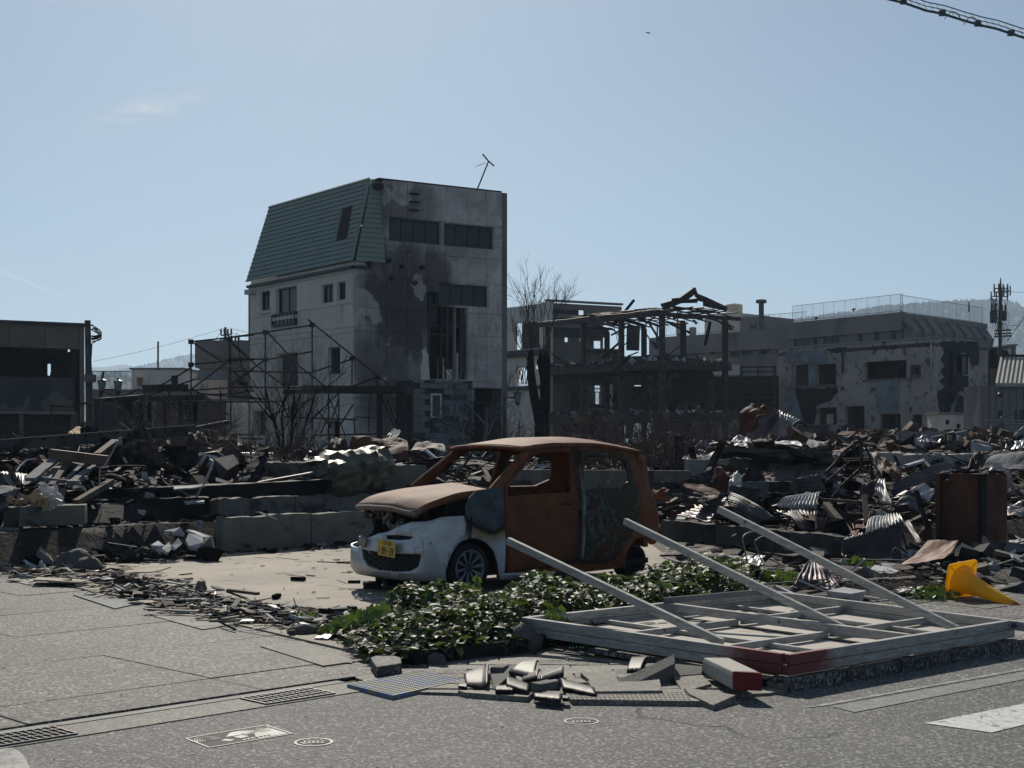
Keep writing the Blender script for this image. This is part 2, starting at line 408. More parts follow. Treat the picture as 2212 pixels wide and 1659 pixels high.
def aggregate(name,base,lo,hi,sc=55.0):
 m,h,p=new_mat(name);co=h.n('ShaderNodeTexCoord').outputs['Object'];rnd=h.n('ShaderNodeObjectInfo').outputs['Random']
 col=h.mix(h.step(h.noise(co,.8,5),.3,.7),base,tuple(x*.78 for x in base))
 gx=h.xyz(h.voro(co,sc,'Color'));col=h.mix(h.step(gx[0],.55,.8),col,hi);col=h.mix(h.step(gx[1],.45,.8),col,lo)
 stain=h.math('MULTIPLY',h.step(h.noise(h.n('ShaderNodeNewGeometry').outputs['Position'],.9,8,.72,.6),.50,.68),.6);col=h.mix(stain,col,tuple(x*.6 for x in lo))
 hs=h.n('ShaderNodeHueSaturation');h.put(hs.inputs['Color'],col);h.put(hs.inputs['Value'],h.math('ADD',.9,h.math('MULTIPLY',rnd,.2)))
 h.put(p.inputs['Base Color'],hs.outputs[0]);p.inputs['Roughness'].default_value=.8
 b=h.n('ShaderNodeBump');b.inputs['Strength'].default_value=.6;b.inputs['Distance'].default_value=.006;h.put(b.inputs['Height'],h.math('ADD',gx[0],h.noise(co,30,4)));h.put(p.inputs['Normal'],b.outputs[0]);return m
MT['paving']=aggregate('exposed_aggregate_paving',(.085,.081,.075),(.024,.023,.023),(.25,.24,.22))
MT['pavel']=aggregate('pale_paving',(.22,.20,.165),(.14,.13,.11),(.30,.28,.24),70)
MT['paveb']=aggregate('bluish_paving',(.13,.14,.145),(.08,.085,.09),(.22,.22,.22),70)
MT['gutter']=aggregate('gutter_concrete',(.19,.175,.15),(.11,.10,.09),(.27,.25,.22),60)
def lot():
 m,h,p=new_mat('sandy_concrete');co=h.n('ShaderNodeTexCoord').outputs['Object']
 col=h.mix(h.step(h.noise(co,.6,6,.6),.3,.72),(.33,.28,.215),(.20,.175,.14))
 col=h.mix(h.math('MULTIPLY',h.step(h.noise(co,2.6,7,.72),.52,.66),.75),col,(.13,.115,.10));col=h.mix(h.math('MULTIPLY',h.step(h.noise(h.scale(co,(1,3,1)),1.1,8,.75,1.0),.56,.66),.55),col,(.10,.09,.08))
 col=h.mix(h.math('MULTIPLY',h.step(h.noise(co,45,3),.6,.72),.5),col,(.17,.15,.13))
 h.put(p.inputs['Base Color'],col);p.inputs['Roughness'].default_value=.85
 b=h.n('ShaderNodeBump');b.inputs['Strength'].default_value=.4;b.inputs['Distance'].default_value=.01;h.put(b.inputs['Height'],h.noise(co,20,6));h.put(p.inputs['Normal'],b.outputs[0]);return m
MT['lot']=lot()
def worn_paint(name,c,thr):
 m,h,p=new_mat(name);co=h.n('ShaderNodeTexCoord').outputs['Object']
 n1=h.noise(h.scale(co,(1,1,1)),9,7,.75);gx=h.xyz(h.voro(co,75.0,'Color'))
 vd=h.n('ShaderNodeTexVoronoi',feature='DISTANCE_TO_EDGE');vd.inputs['Scale'].default_value=9;h.put(vd.inputs['Vector'],co)
 w=h.math('MAXIMUM',h.step(n1,thr,thr+.06),h.math('MULTIPLY',h.math('SUBTRACT',1.0,h.step(vd.outputs['Distance'],.01,.03)),h.step(h.noise(co,3,2),.45,.6)))
 asp=h.mix(h.step(gx[0],.6,.95),(.10,.10,.10),(.2,.2,.19))
 h.put(p.inputs['Base Color'],h.mix(w,h.mix(h.step(h.noise(co,30,3),.4,.7),c,tuple(x*.75 for x in c)),asp));p.inputs['Roughness'].default_value=.75;return m
MT['line']=worn_paint('worn_line_paint',(.30,.30,.29),.46);MT['cross']=worn_paint('worn_crossing_paint',(.55,.56,.53),.56)
MT['yel']=M('yellow_cone_plastic',(.75,.42,.015),(.62,.34,.012),sc=3,bump=.1,rough=.45,spec=.5)
MT['rustlit']=M('sunlit_rust',(.22,.10,.055),(.13,.06,.038),(.26,.17,.12),sc=3,bump=.3,bs=50,rough=.6,cthr=.62,csharp=.08)  # lighter copy of the rust, with sunlight put into its colour
MT['rustbrown']=M('brown_rust_timber',(.15,.09,.065),(.09,.055,.045),(.2,.14,.11),sc=3,bump=.4,bs=50,rough=.7)  # brown of the rusty cross beams themselves
MT['charlog']=M('blue_charred_log',(.03,.032,.04),(.012,.012,.014),(.10,.11,.13),sc=9,bump=1.0,bs=30,rough=.8,spec=.05,cthr=.66)
MT['concd2']=M('dusty_boulder',(.13,.125,.115),(.08,.078,.075),sc=3,bump=.6)
MT['tan']=M('tan_board',(.42,.27,.15),(.32,.20,.11),(.18,.10,.06),sc=3,bump=.1)
MT['board']=M('pale_bare_board',(.42,.38,.30),(.32,.28,.22),(.16,.13,.10),sc=2,bump=.3,stretch=(1,4,4))  # tan of the bare wood itself
# ---------------------------------------------------------------- terrain
def sst(x,a,b):
 t=min(max((x-a)/(b-a),0.0),1.0);return t*t*(3-2*t)
MOUNDS=[(-6.2,24.0,2.4,.45),(-3.2,25.5,2.0,.15),(5.4,25.5,3.2,.30),(9.5,24.0,3.0,.15),(1.2,31,3,.15),(-9,33,4,.2),(14,36,6,.25),(13.5,47,5.0,.55),(20,52,7,.3),(8,42,4,.25),(25,60,8,.3),(-4,36,3,.2),(3,40,4,.2),(33,75,9,.35),(24,76,9,.3),(42,82,9,.4),(17,74,9,.3)]
def gz(x,y):
 d1=(x+4.06)*-.75+(y-19.9)*.66
 e=min((x-2.28)*.9+(y-21.7)*.44,(y-17.9)*.75-(x-4.16)*.66)
 if x<0.2:d=d1
 else:d=max(y-24.7,-1.0)
 z=.46*sst(d,.15,.3)+.22*sst(d,1.25,1.4)+.30*sst(d,2,6)+.25*sst(d,10,40)+.3*sst(d,45,90)
 ze=.40*sst(e,.15,.35)+.35*sst(e,2,6)+.25*sst(e,6,9)+.2*sst(e,12,40)+.3*sst(d,45,90)
 z=max(z,ze)
 # loose soil in the bed behind the hoarding
 z=max(z,.12*sst(x-1.9,0,.6)*sst(y-12.9-max(0,x-3.0)*.85,0,.5))
 if z>.3:
  k=sst(z,.3,.9)
  for mx,my,r,h in MOUNDS:
   q=((x-mx)**2+(y-my)**2)/(r*r)
   if q<4:z+=h*k*math.exp(-q)
  z+=k*(.10*noise.noise(Vector((x*.8,y*.8,0)))+.07*noise.noise(Vector((x*2.5,y*2.5,3))))
 return z
def axis(segs):
 out=[]
 for a,b,st in segs:
  n=max(1,int(round((b-a)/st)));out+=[a+(b-a)*i/n for i in range(n)]
 return out+[segs[-1][1]]
def build_ground():
 xs=axis([(-9000,-300,2900),(-300,-40,52),(-40,-14,1.2),(-14,14,.24),(14,45,1.0),(45,300,51),(300,9000,2900)])
 ys=axis([(-60,2,31),(2,13,1.1),(13,32,.24),(32,60,.7),(60,100,2),(100,300,40),(300,1000,140),(1000,9000,2000)])
 V=[];Fq=[]
 for y in ys:
  for x in xs:V.append((x,y,gz(x,y)if y<110 and abs(x)<60 else(1.2 if y>60 else 0))if y>10 else(x,y,0))
 nx=len(xs)
 for j in range(len(ys)-1):
  for i in range(nx-1):Fq.append((j*nx+i,j*nx+i+1,(j+1)*nx+i+1,(j+1)*nx+i))
 m=MB();m.v=V;m.f=Fq;m.m=[0]*len(Fq)
 struct('ground',m,MT['earth'],smooth=True)
build_ground()
def sheet(name,poly,z,mat,kind='structure',parent=None,th=None):
 m=MB()
 if th:m.prism(poly,z-th,z)
 else:
  ar=sum(poly[i][0]*poly[(i+1)%len(poly)][1]-poly[(i+1)%len(poly)][0]*poly[i][1]for i in range(len(poly)))
  if ar<0:poly=poly[::-1]
  m.add([(p[0],p[1],z)for p in poly],[tuple(range(len(poly)))])
 o=m.build(name,mat,parent)
 if kind:o['kind']=kind
 return o
g2=lambda v,z=0.0:tuple(G(v,z)[:2])
# kerb line, left to right
KERB=[(-9.9,.62),(-2.79,7.73),(-1.17,9.36),(-.74,8.97),(.27,8.80),(1.07,8.77),(1.59,8.89),(3.92,10.88),(22.0,26.3)]
sheet('road',KERB+[(22,-20),(-30,-20),(-30,-19)],.006,MT['asphalt'])
# left sidewalk: base with slabs
SW=[(-9.9,.62),(-2.79,7.73),(-1.17,9.36),(-1.0,10.45),(-6.6,17.9),(-16,17.9),(-30,-2)]
base=sheet('sidewalk',SW,.008,MT['black'])
O2=Vector((-1.17,9.36));KA=Vector((-.7071,-.7071));KB=Vector((-.7071,.7071))
def ab(a,b):q=O2+KA*a+KB*b;return(q.x,q.y)
bs=[.062,.66,2.1,3.5,4.93,6.4,7.9,9.4,11.0,12.6];as_=[-3.6,-2.2,-.95,.52,2.1,3.7,5.3,6.9,8.5]
def clip_lot(q):
 x,y=q;return(x+1.0)*.8+(y-10.45)*.6<.25
for i in range(len(bs)-1):
 for j in range(len(as_)-1):
  jj=random.uniform(-.03,.03);a0,a1,b0,b1=as_[j]+.006,as_[j+1]-.006,bs[i]+.006,bs[i+1]-.006
  pts=[ab(a0,b0),ab(a1,b0),ab(a1,b1),ab(a0,b1)]
  if i==0:pts=[ab(a0,b0),ab(a1,b0),ab(a1,b1),ab(a0,b1)]
  # clip by kerb corner line x>..., polygon clip against the lot edge
  def clip(poly,f):
   out=[]
   for k,p in enumerate(poly):
    q=poly[(k+1)%len(poly)];fp,fq=f(p),f(q)
    if fp<=0:out.append(p)
    if(fp<0)!=(fq<0):t=fp/(fp-fq);out.append((p[0]+(q[0]-p[0])*t,p[1]+(q[1]-p[1])*t))
   return out
  pts=clip(pts,lambda p:(p[0]+1.0)*.8+(p[1]-10.45)*.6)
  if len(pts)<3:continue
  ctr=sum((Vector(p)for p in pts),Vector((0,0)))/len(pts)
  if ctr.y<4 or ctr.y>18:continue
  s_=MB();tz=random.uniform(-.003,.003);tx,ty=random.uniform(-.002,.002),random.uniform(-.002,.002)
  s_.prism(pts,.009,lambda p:.026+tz+tx*(p[0]-ctr.x)+ty*(p[1]-ctr.y))
  s_.build('paving_slab',MT['paving'],base)
for q in([cD(960,360),cD(1262,441),cD(1522,400),cD(1240,331)],[cD(1618,545),cD(2010,668),cD(2212,640),cD(1882,515)],[cD(40,130),cD(230,177),cD(470,150),cD(260,105)]):
 sheet('paving_tile',[g2(p,.03)for p in q],.034,MT['pavel'],None,base,th=.012)
sheet('drain_cover',[g2(p,.03)for p in(cD(455,226),cD(715,312),cD(935,262),cD(660,205))],.035,MT['paveb'],None,base,th=.012)
# kerb edging and gutter on the left
kb=MB();kb.prism([ab(-.06,.045),ab(9,.045),ab(9,-.04),ab(-.06,-.04)],.0,.016)
kerb=struct('kerb',kb,MT['concl'])
gt=MB();gt.prism([ab(-.06,-.042),ab(9,-.042),ab(9,-.36),ab(-.06,-.36)],.0,.012)
struct('gutter',gt,MT['gutter'])
# corner paving, broken
CP=[(-1.05,9.52),(-.74,9.0),(.27,8.83),(1.07,8.80),(1.62,8.93),(3.92,10.90),(9.0,15.26),(7.6,16.6),(3.2,13.2),(.2,10.95),(-.9,10.4),(-1.15,10.3)]
cbase=sheet('corner_pavement',CP,.022,MT['gutter'],th=.022)
mats_=[MT['paving'],MT['pavel'],MT['gutter'],MT['pavel']]
def paver(pts,z,tilt=(0,0),mat=None,th=None,parent=None,name='paving_block'):
 if th is None:th=z-.002 if z<.06 else z+.02
 c=sum((Vector(p)for p in pts),Vector((0,0)))/len(pts)
 s_=MB();top=lambda p:z+tilt[0]*(p[0]-c.x)+tilt[1]*(p[1]-c.y)
 s_.prism(pts,lambda p:top(p)-th,top);return s_.build(name,mat,parent,bevel=.004)
ang=math.radians(4)
for r in range(-3,12):
 for c in range(-5,12):
  w,h=.50,.19
  ox=-1.1+c*w+(r%2)*.22;oy=8.86+r*h
  pts=[(ox+.006,oy+.006),(ox+w-.006,oy+.006),(ox+w-.006,oy+h-.006),(ox+.006,oy+h-.006)]
  pts=[(x*math.cos(ang)-y*math.sin(ang)*.3,y)for x,y in pts]
  cc=(ox+w/2,oy+h/2)
  if not all(inside(p,CP[:6]+CP[8:])for p in pts)or cc[0]>2.9:continue
  if random.random()<.10:continue
  paver(pts,.031+random.uniform(-.002,.004),(random.uniform(-.012,.012),random.uniform(-.02,.02)),random.choice(mats_),parent=cbase)
  # lifted slabs at the broken edge
for q,z,t,mt in(([cG(1605,190),cG(1955,232),cG(1800,285),cG(1640,225)],.075,(.0,.05),'pavel'),([cG(1525,110),cG(1700,95),cG(1790,150),cG(1600,180)],.08,(.03,.1),'pavel'),([cG(1160,95),cG(1540,40),cG(1545,60),cG(1170,120)],.15,(0,.35),'conc'),([cG(1545,45),cG(1730,52),cG(1725,75),cG(1550,82)],.13,(0,.2),'conc'),([cG(960,140),cG(1440,125),cG(1460,195),cG(1000,200)],.085,(0,.04),'pavel'),([cG(910,85),cG(1150,78),cG(1160,125),cG(980,128)],.09,(0.02,.06),'pavel'),([cG(305,65),cG(470,50),cG(480,75),cG(330,150)],.12,(.1,.1),'conc')):
 z*=.7;paver([g2(p,z)for p in q],z,t,MT[mt],parent=cbase)
for q in([cG(90,200),cG(600,205),cG(560,245),cG(140,215)],[cG(800,208),cG(1600,205),cG(1750,272),cG(850,262)]):
 sheet('tactile_tile',[g2(p,.037)for p in q],.037,MT['pavel'],None,cbase,th=.035)
 # small raised bars on the tactile strip
tb=MB()
for r in range(5):
 for c in range(26):
  p=G(cG(840+c*31+r*6,214+r*11),.04);tb.box((p.x,p.y,.0375),(.019,.012,.005))
o=tb.build('tactile_bars',MT['pavel'],cbase);o['kind']='stuff'
# right side kerb stones
kd=(Vector((3.92,10.88))-Vector((1.59,8.89))).normalized();kn=Vector((-kd.y,kd.x));kp=Vector((1.75,9.03))
kr=struct('kerb',MB().prism([tuple(kp),tuple(kp+kd*9),tuple(kp+kd*9+kn*.17),tuple(kp+kn*.17)],0,.06),MT['gutter'])
for i in range(14):
 a=kp+kd*(i*.62+.006);b=kp+kd*(i*.62+.612)
 paver([tuple(a-kn*.01),tuple(b-kn*.01),tuple(b+kn*.15),tuple(a+kn*.15)],.088+random.uniform(-.003,.003),(0,0),MT['paving'],th=.09,parent=kr,name='kerb_stone')
RS=[tuple(kp+kn*.16),tuple(kp+kd*20+kn*.16),tuple(kp+kd*20+kn*3.0),tuple(kp+kd*4.2+kn*3.0),tuple(kp+kd*1.0+kn*2.6),tuple(kp+kn*1.2)]
rs=sheet('sidewalk',RS,.068,MT['black'],th=.06)
for i in range(0,14):
 for j in range(5):
  a0,b0=i*.9+.005,.17+j*.56;pts=[tuple(kp+kd*x+kn*y)for x,y in((a0,b0),(a0+.89,b0),(a0+.89,b0+.55),(a0,b0+.55))]
  if a0<1.2 and b0>1.5:continue
  paver(pts,.082+random.uniform(-.002,.002),(0,0),MT['pavel']if j in(0,3)else MT['paving'],th=.03,parent=rs,name='paving_slab')
tl=MB()
for k in range(5):
 for i in range(0,60):
  a=kp+kd*(3.2+i*.16)+kn*(1.95+k*.055);b=a+kd*.13;tl.beam((a.x,a.y,.085),(b.x,b.y,.085),.03,.008)
o=tl.build('tactile_bars',MT['pavel'],rs);o['kind']='stuff'
# road markings
sheet('crossing_stripe',[g2(p)for p in(cC(1608,1165),cC(2230,1041),cC(2600,1080),cC(2015,1222))],.010,MT['cross'])
sheet('road_line',[g2(p)for p in(cC(850,1072),cC(2400,793),cC(2400,806),cC(1000,1058))],.010,MT['line'])
sheet('worn_road_marking',[g2(p)for p in(cC(1050,1062),cC(2400,818),cC(2400,860),cC(1180,1098))],.010,worn_paint('worn_band',(.20,.20,.195),.42))
sheet('road_marking',[g2(p)for p in(cD(0,1188),cD(75,1188),cD(120,1210),cD(150,1240),cD(188,1310),cD(188,1500),cD(-200,1500),cD(-200,1200))],.010,MT['line'])
# the lot
LOT=[(-.95,10.3),(-6.35,17.5),(-6.9,19.0),(-4.0,20.2),(0.2,25.2),(2.6,25.0),(2.6,21.7),(4.3,18.1),(2.2,14.9),(1.6,11.9),(.1,11.2)]
sheet('parking_lot',LOT,.040,MT['lot'],th=.035)
# ---------------------------------------------------------------- drain grates and covers
def grate(a_hi,label):
 """a_hi: distance along the kerb of its right end"""
 c=O2+KA*(a_hi+.25)+KB*-.19
 t=thing('drain_grate',label,'drain grate',(c.x,c.y,0),'grates in the gutter')
 L,Wd=.52,.27
 def bar(u0,v0,u1,v1,w):
  p=c+KA*u0+KB*v0;q=c+KA*u1+KB*v1;return MB().beam((p.x,p.y,.018),(q.x,q.y,.018),w,.008)
 pit_shade=MB();pit_shade.prism([tuple(c+KA*u+KB*v)for u,v in((-L/2,-Wd/2),(L/2,-Wd/2),(L/2,Wd/2),(-L/2,Wd/2))],.010,.0145);pit_shade.build('pit_shade',MT['black'],t)  # flat black plate under the bars stands for the shade in the drain
 fm=MB()
 for(u0,v0,u1,v1)in((-L/2,-Wd/2,L/2,-Wd/2),(-L/2,Wd/2,L/2,Wd/2),(-L/2,-Wd/2,-L/2,Wd/2),(L/2,-Wd/2,L/2,Wd/2)):
  p=c+KA*u0+KB*v0;q=c+KA*u1+KB*v1;fm.beam((p.x,p.y,.017),(q.x,q.y,.017),.010,.009)
 fm.build('frame',MT['zinc'],t)
 for k in range(1,12):bar(-L/2+L*k/12,-Wd/2,-L/2+L*k/12,Wd/2,.006).build('bar',MT['zinc'],t)
 for k in(1,2):bar(-L/2,-Wd/2+Wd*k/3,L/2,-Wd/2+Wd*k/3,.007).build('cross_bar',MT['zinc'],t)
grate(.26,'galvanised drain grate in the gutter, the one further right beside the pavement edge')
grate(2.02,'galvanised drain grate cut off by the left edge of the photo, beside the white patch')
iron=M('worn_iron_relief',(.27,.27,.26),(.15,.15,.145),sc=8,bump=.3,metal=.2,rough=.6);irond=M('dark_iron',(.09,.087,.08),(.05,.05,.048),sc=8,bump=.3)
t=thing('utility_cover','rectangular iron cover with mountain relief set in the asphalt','utility cover',tuple(G(cF(760,490))))
qc=[g2(cF(*p))for p in((100,517),(1095,350),(1425,457),(395,632))]
sheet('cover_plate',qc,.0075,irond,None,t)
def bil(u,v):
 a,b,c,d=[Vector(q)for q in qc];return a*(1-u)*(1-v)+b*u*(1-v)+c*u*v+d*(1-u)*v
fr=MB()
for a,b in(((0,0),(1,0)),((1,0),(1,1)),((1,1),(0,1)),((0,1),(0,0))):
 p,q=bil(*a),bil(*b);fr.beam((p.x,p.y,.008),(q.x,q.y,.008),.012,.004)
fr.build('rim',iron,t)
def relief(pts,name='relief',zz=.0095):
 m=MB();m.prism([tuple(bil(*p))for p in pts],.007,zz);m.build(name,iron,t)
relief([(.36,.42),(.50,.14),(.62,.12),(.70,.22),(.80,.30),(.62,.42),(.48,.44)],'mountain')
relief([(.72,.42),(.95,.22),(.97,.93),(.62,.94),(.60,.86),(.66,.6)],'field')
relief([(.24,.62),(.32,.55),(.38,.72),(.30,.80)],'hut');relief([(.42,.5),(.54,.47),(.58,.66),(.46,.70)],'house')
for k in range(7):relief([(.44+k*.05,.80+.02*(k%2)),(.475+k*.05,.79),(.48+k*.05,.87),(.45+k*.05,.89)],'letter_stroke')
wv=MB()
for cx_,cy_,n_ in((.14,.5,5),(.74,.55,6),(.93,.45,5)):
 for k in range(n_):
  r_=.05+k*.032
  pts=[]
  for i in range(9):
   a=math.pi*i/8;u=cx_+r_*math.cos(a)*.8;v=cy_-r_*2.2*math.sin(a)
   u=min(max(u,.02),.98);v=min(max(v,.04),.96);q=bil(u,v);pts.append((q.x,q.y,.008))
  for i in range(8):wv.beam(pts[i],pts[i+1],.005,.005)
o=wv.build('wave_lines',iron,t);o['kind']='stuff'
def valve(c,r,label):
 p=G(c);t=thing('valve_cover',label,'valve cover',(p.x,p.y,0),'round iron valve covers in the road')
 MB().lathe([(0,.0075),(r*.99,.0075),(r*.99,.006)],28,(p.x,p.y,0)).build('lid',irond,t)
 MB().lathe([(r*.86,.0075),(r*.86,.0095),(r,.0095),(r,.006)],28,(p.x,p.y,0)).build('rim',iron,t)
 s_=MB()
 for k in range(-2,3):
  s_.box((p.x+k*r*.22,p.y,.008),(r*.13,r*.34,.004));s_.box((p.x+k*r*.22,p.y+r*.1,.0082),(r*.2,r*.05,.005))
 s_.box((p.x,p.y+r*.25,.008),(r*1.25,r*.05,.005));s_.box((p.x,p.y-r*.25,.008),(r*1.25,r*.05,.005));s_.build('lettering',iron,t)
 for k in range(10):
  a=math.pi*(1.1+.8*k/9)if k<5 else math.pi*(.15+.7*(k-5)/4)
  MB().box((p.x+math.cos(a)*r*.62,p.y+math.sin(a)*r*.62,.008),(r*.12,r*.12,.005),Matrix.Rotation(a,3,'Z')).build('stud',iron,t)
valve(cF(1690,562),.104,'small round iron valve cover beside the rectangular relief cover');valve(cG(918,418),.102,'small round iron valve cover alone in the road below the roof tiles')
# patterned plate at the kerb corner
t=thing('inspection_cover','square ribbed inspection cover with faded blue and yellow paint at the kerb corner','inspection cover',tuple(G(cB(460,930),.05)))
pm,h,p=new_mat('faded_blue_yellow_plate');co=h.n('ShaderNodeTexCoord').outputs['Object'];n1=h.noise(co,5.0,3,.6,1.5)
col=h.mix(h.step(n1,.42,.50),(.13,.20,.33),(.22,.22,.20));col=h.mix(h.step(n1,.55,.62),col,(.33,.27,.10));h.put(p.inputs['Base Color'],col);p.inputs['Roughness'].default_value=.7
qp=[Vector(g2(cB(*q),.03))for q in((105,940),(560,852),(830,912),(390,1012))]
sheet('plate',[tuple(q)for q in qp],.034,pm,None,t,th=.03)
rb=MB()
for k in range(1,22):
 for j in range(14):
  u=k/22;v0=j/14+.012;v1=(j+1)/14-.012
  f_=lambda u,v:qp[0]*(1-u)*(1-v)+qp[1]*u*(1-v)+qp[2]*u*v+qp[3]*(1-u)*v
  a=f_(v0,u);b=f_(v1,u);rb.beam((a.x,a.y,.035),(b.x,b.y,.035),.009,.005)
o=rb.build('raised_ribs',pm,t);o['kind']='stuff'
# ---------------------------------------------------------------- burnt car
CA=math.radians(49);CR=Vector((math.sin(CA),math.cos(CA)));CL_=Vector((math.cos(CA),-math.sin(CA)))
CO=Vector((-.434,14.57))-CL_*.70
car=thing('burnt_car','burnt out compact car with rusty roof and doors and a pale silver front bumper','car',(CO.x,CO.y,.04),None,math.atan2(CR.y,CR.x))
CZ=.04
def cw(s,l,z):q=CO+CR*s+CL_*l;return Vector((q.x,q.y,z+CZ))
def loc(s,l,z):return(s,-l,z)
def lat(s,z):
 pts=((.10,.66),(.25,.70),(.45,.728),(.95,.735),(1.06,.712),(1.30,.655),(1.56,.590))
 w=pts[0][1]
 for(z0,w0),(z1,w1)in zip(pts,pts[1:]):
  if z>=z0:w=w0+(w1-w0)*min(1,(z-z0)/(z1-z0))
 return w-max(0,s-2.2)**2*.30-max(0,.2-s)**2*.08
def side(p):
 vx,vy=p;d=Vector(((vx-CX)/F,1.0));l=.7;s=z=0
 for _ in range(6):
  b=CO+CL_*l;det=CR.x*-d.y+d.x*CR.y
  s=(-b.x*-d.y+-d.x*b.y)/det;Y=(CR.x*-b.y*-1+0)if False else(b.y+CR.y*s)/d.y
  z=EYE-(vy-HY)/F*Y-CZ;l=lat(s,z)
 return(s,z)
S1=lambda*pts:[side(c1(x,y))for x,y in pts]
EX=2/3.2
def wrapf(ph,z,off=0.0):
 if ph>math.pi/2:return(-.08+(ph-math.pi/2)*.75,.728+off)
 a=abs(math.sin(ph))**EX*(1 if ph>0 else-1);b=abs(math.cos(ph))**EX
 bul=.07*(1-abs((z-.30)/.55)**1.6)
 return(-.08-(.565+bul+off)*b,(.728+off)*a)
def wrapinv(p):
 vx,vy=p;z=.5;ph=1.2
 for _ in range(5):
  best=None;prev=None;k=150
  for i in range(k+1):
   f=2.2-(2.2+math.pi/2)*i/k;s,l=wrapf(f,z);q=cw(s,l,0);x=CX+q.x/q.y*F
   if prev is not None and(prev[1]-vx)*(x-vx)<=0:best=prev[0]+(f-prev[0])*(prev[1]-vx)/((prev[1]-x)or 1);break
   if prev is not None and f<1.2 and x>prev[1]:best=prev[0];break
   prev=(f,x)
  if best is not None:ph=best
  s,l=wrapf(ph,z);Y=cw(s,l,0).y;z=EYE-(vy-HY)/F*Y-CZ
 return(ph,z)
def paint_mat(name,kind):
 m,h,p=new_mat(name);co=h.n('ShaderNodeTexCoord').outputs['Object'];X=h.xyz(co)
 n1=h.noise(co,5,6,.65,.4);n2=h.noise(co,1.6,5,.6,.3);n3=h.noise(co,22,4,.6);P_=p.inputs
 rust=h.mix(h.step(n1,.35,.68),(.20,.075,.036),(.115,.043,.023));rust=h.mix(h.math('MULTIPLY',h.step(n3,.55,.75),.5),rust,(.27,.145,.09))
 rough=.7
 if kind=='silver':
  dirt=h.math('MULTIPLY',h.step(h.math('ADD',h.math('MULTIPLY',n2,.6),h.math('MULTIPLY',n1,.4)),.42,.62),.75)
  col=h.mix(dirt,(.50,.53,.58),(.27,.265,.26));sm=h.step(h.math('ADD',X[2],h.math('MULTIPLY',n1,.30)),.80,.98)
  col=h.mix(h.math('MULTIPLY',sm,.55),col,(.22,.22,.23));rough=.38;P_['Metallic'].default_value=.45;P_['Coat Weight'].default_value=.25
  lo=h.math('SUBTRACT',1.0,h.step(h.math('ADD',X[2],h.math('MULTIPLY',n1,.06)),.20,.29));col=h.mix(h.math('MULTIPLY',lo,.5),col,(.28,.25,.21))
 elif kind=='fender':
  q=h.math('SUBTRACT',h.math('ADD',X[2],h.math('MULTIPLY',n2,.22)),h.math('ADD',.76,h.math('MULTIPLY',h.math('ABSOLUTE',h.math('SUBTRACT',X[0],.30)),.22)))
  col=h.mix(h.step(q,-.17,-.03),(.45,.47,.50),(.27,.19,.09));col=h.mix(h.step(q,-.05,.0),col,(.02,.018,.016))
  col=h.mix(h.step(q,.01,.035),col,h.mix(h.step(n1,.35,.65),(.085,.10,.115),(.045,.052,.06)));rough=.55
  col=h.mix(h.step(h.math('ADD',X[0],h.math('MULTIPLY',n1,.06)),.50,.53),col,(.02,.018,.017))
 elif kind=='reardoor':
  sw=h.noise(co,2.4,5,.55,1.6)
  col=h.mix(h.step(sw,.38,.62),(.046,.045,.034),(.025,.026,.023));col=h.mix(h.step(sw,.55,.62),col,(.085,.038,.022));col=h.mix(h.math('MULTIPLY',h.step(n1,.5,.66),.6),col,(.075,.036,.022));col=h.mix(h.math('MULTIPLY',h.math('SUBTRACT',1.0,h.math('MULTIPLY',h.math('ABSOLUTE',h.math('SUBTRACT',sw,.52)),40.0),clamp=True),.55),col,(.19,.18,.15))
  ed=h.math('MULTIPLY',h.math('SUBTRACT',1.0,h.step(h.math('ABSOLUTE',h.math('SUBTRACT',X[0],h.math('ADD',1.575,h.math('MULTIPLY',n1,.03)))),.0,.035)),h.step(n2,.3,.55));col=h.mix(ed,col,(.24,.25,.25))
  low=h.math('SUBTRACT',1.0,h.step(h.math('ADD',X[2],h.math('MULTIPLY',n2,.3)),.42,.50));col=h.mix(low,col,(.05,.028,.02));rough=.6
 elif kind=='frontdoor':
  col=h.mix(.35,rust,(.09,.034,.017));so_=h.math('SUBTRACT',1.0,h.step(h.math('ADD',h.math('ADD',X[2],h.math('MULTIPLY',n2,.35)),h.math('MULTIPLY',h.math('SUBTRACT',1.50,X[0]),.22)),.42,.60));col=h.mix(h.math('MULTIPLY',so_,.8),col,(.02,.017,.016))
  col=h.mix(h.step(X[0],1.44,1.54),col,(.045,.028,.022))
 elif kind=='hood':
  col=rust;pl_=h.math('MULTIPLY',h.step(h.math('ADD',h.math('MULTIPLY',X[0],-1.0),h.math('MULTIPLY',n2,.4)),.58,.74),.6);col=h.mix(pl_,col,(.24,.23,.21));col=h.mix(h.step(n1,.60,.70),col,(.10,.055,.04));col=h.mix(h.step(n2,.56,.66),col,(.24,.14,.09))
 else:col=rust
 h.put(P_['Base Color'],col);P_['Roughness'].default_value=rough;P_['Specular IOR Level'].default_value=.4 if kind=='silver' else.15
 b=h.n('ShaderNodeBump');b.inputs['Strength'].default_value=.12 if kind=='silver' else.35;b.inputs['Distance'].default_value=.01
 h.put(b.inputs['Height'],h.noise(co,6 if kind=='silver' else 14,6));h.put(p.inputs['Normal'],b.outputs[0]);return m
PM={k:paint_mat('car_'+k,k)for k in('silver','fender','reardoor','frontdoor','hood','rust')}
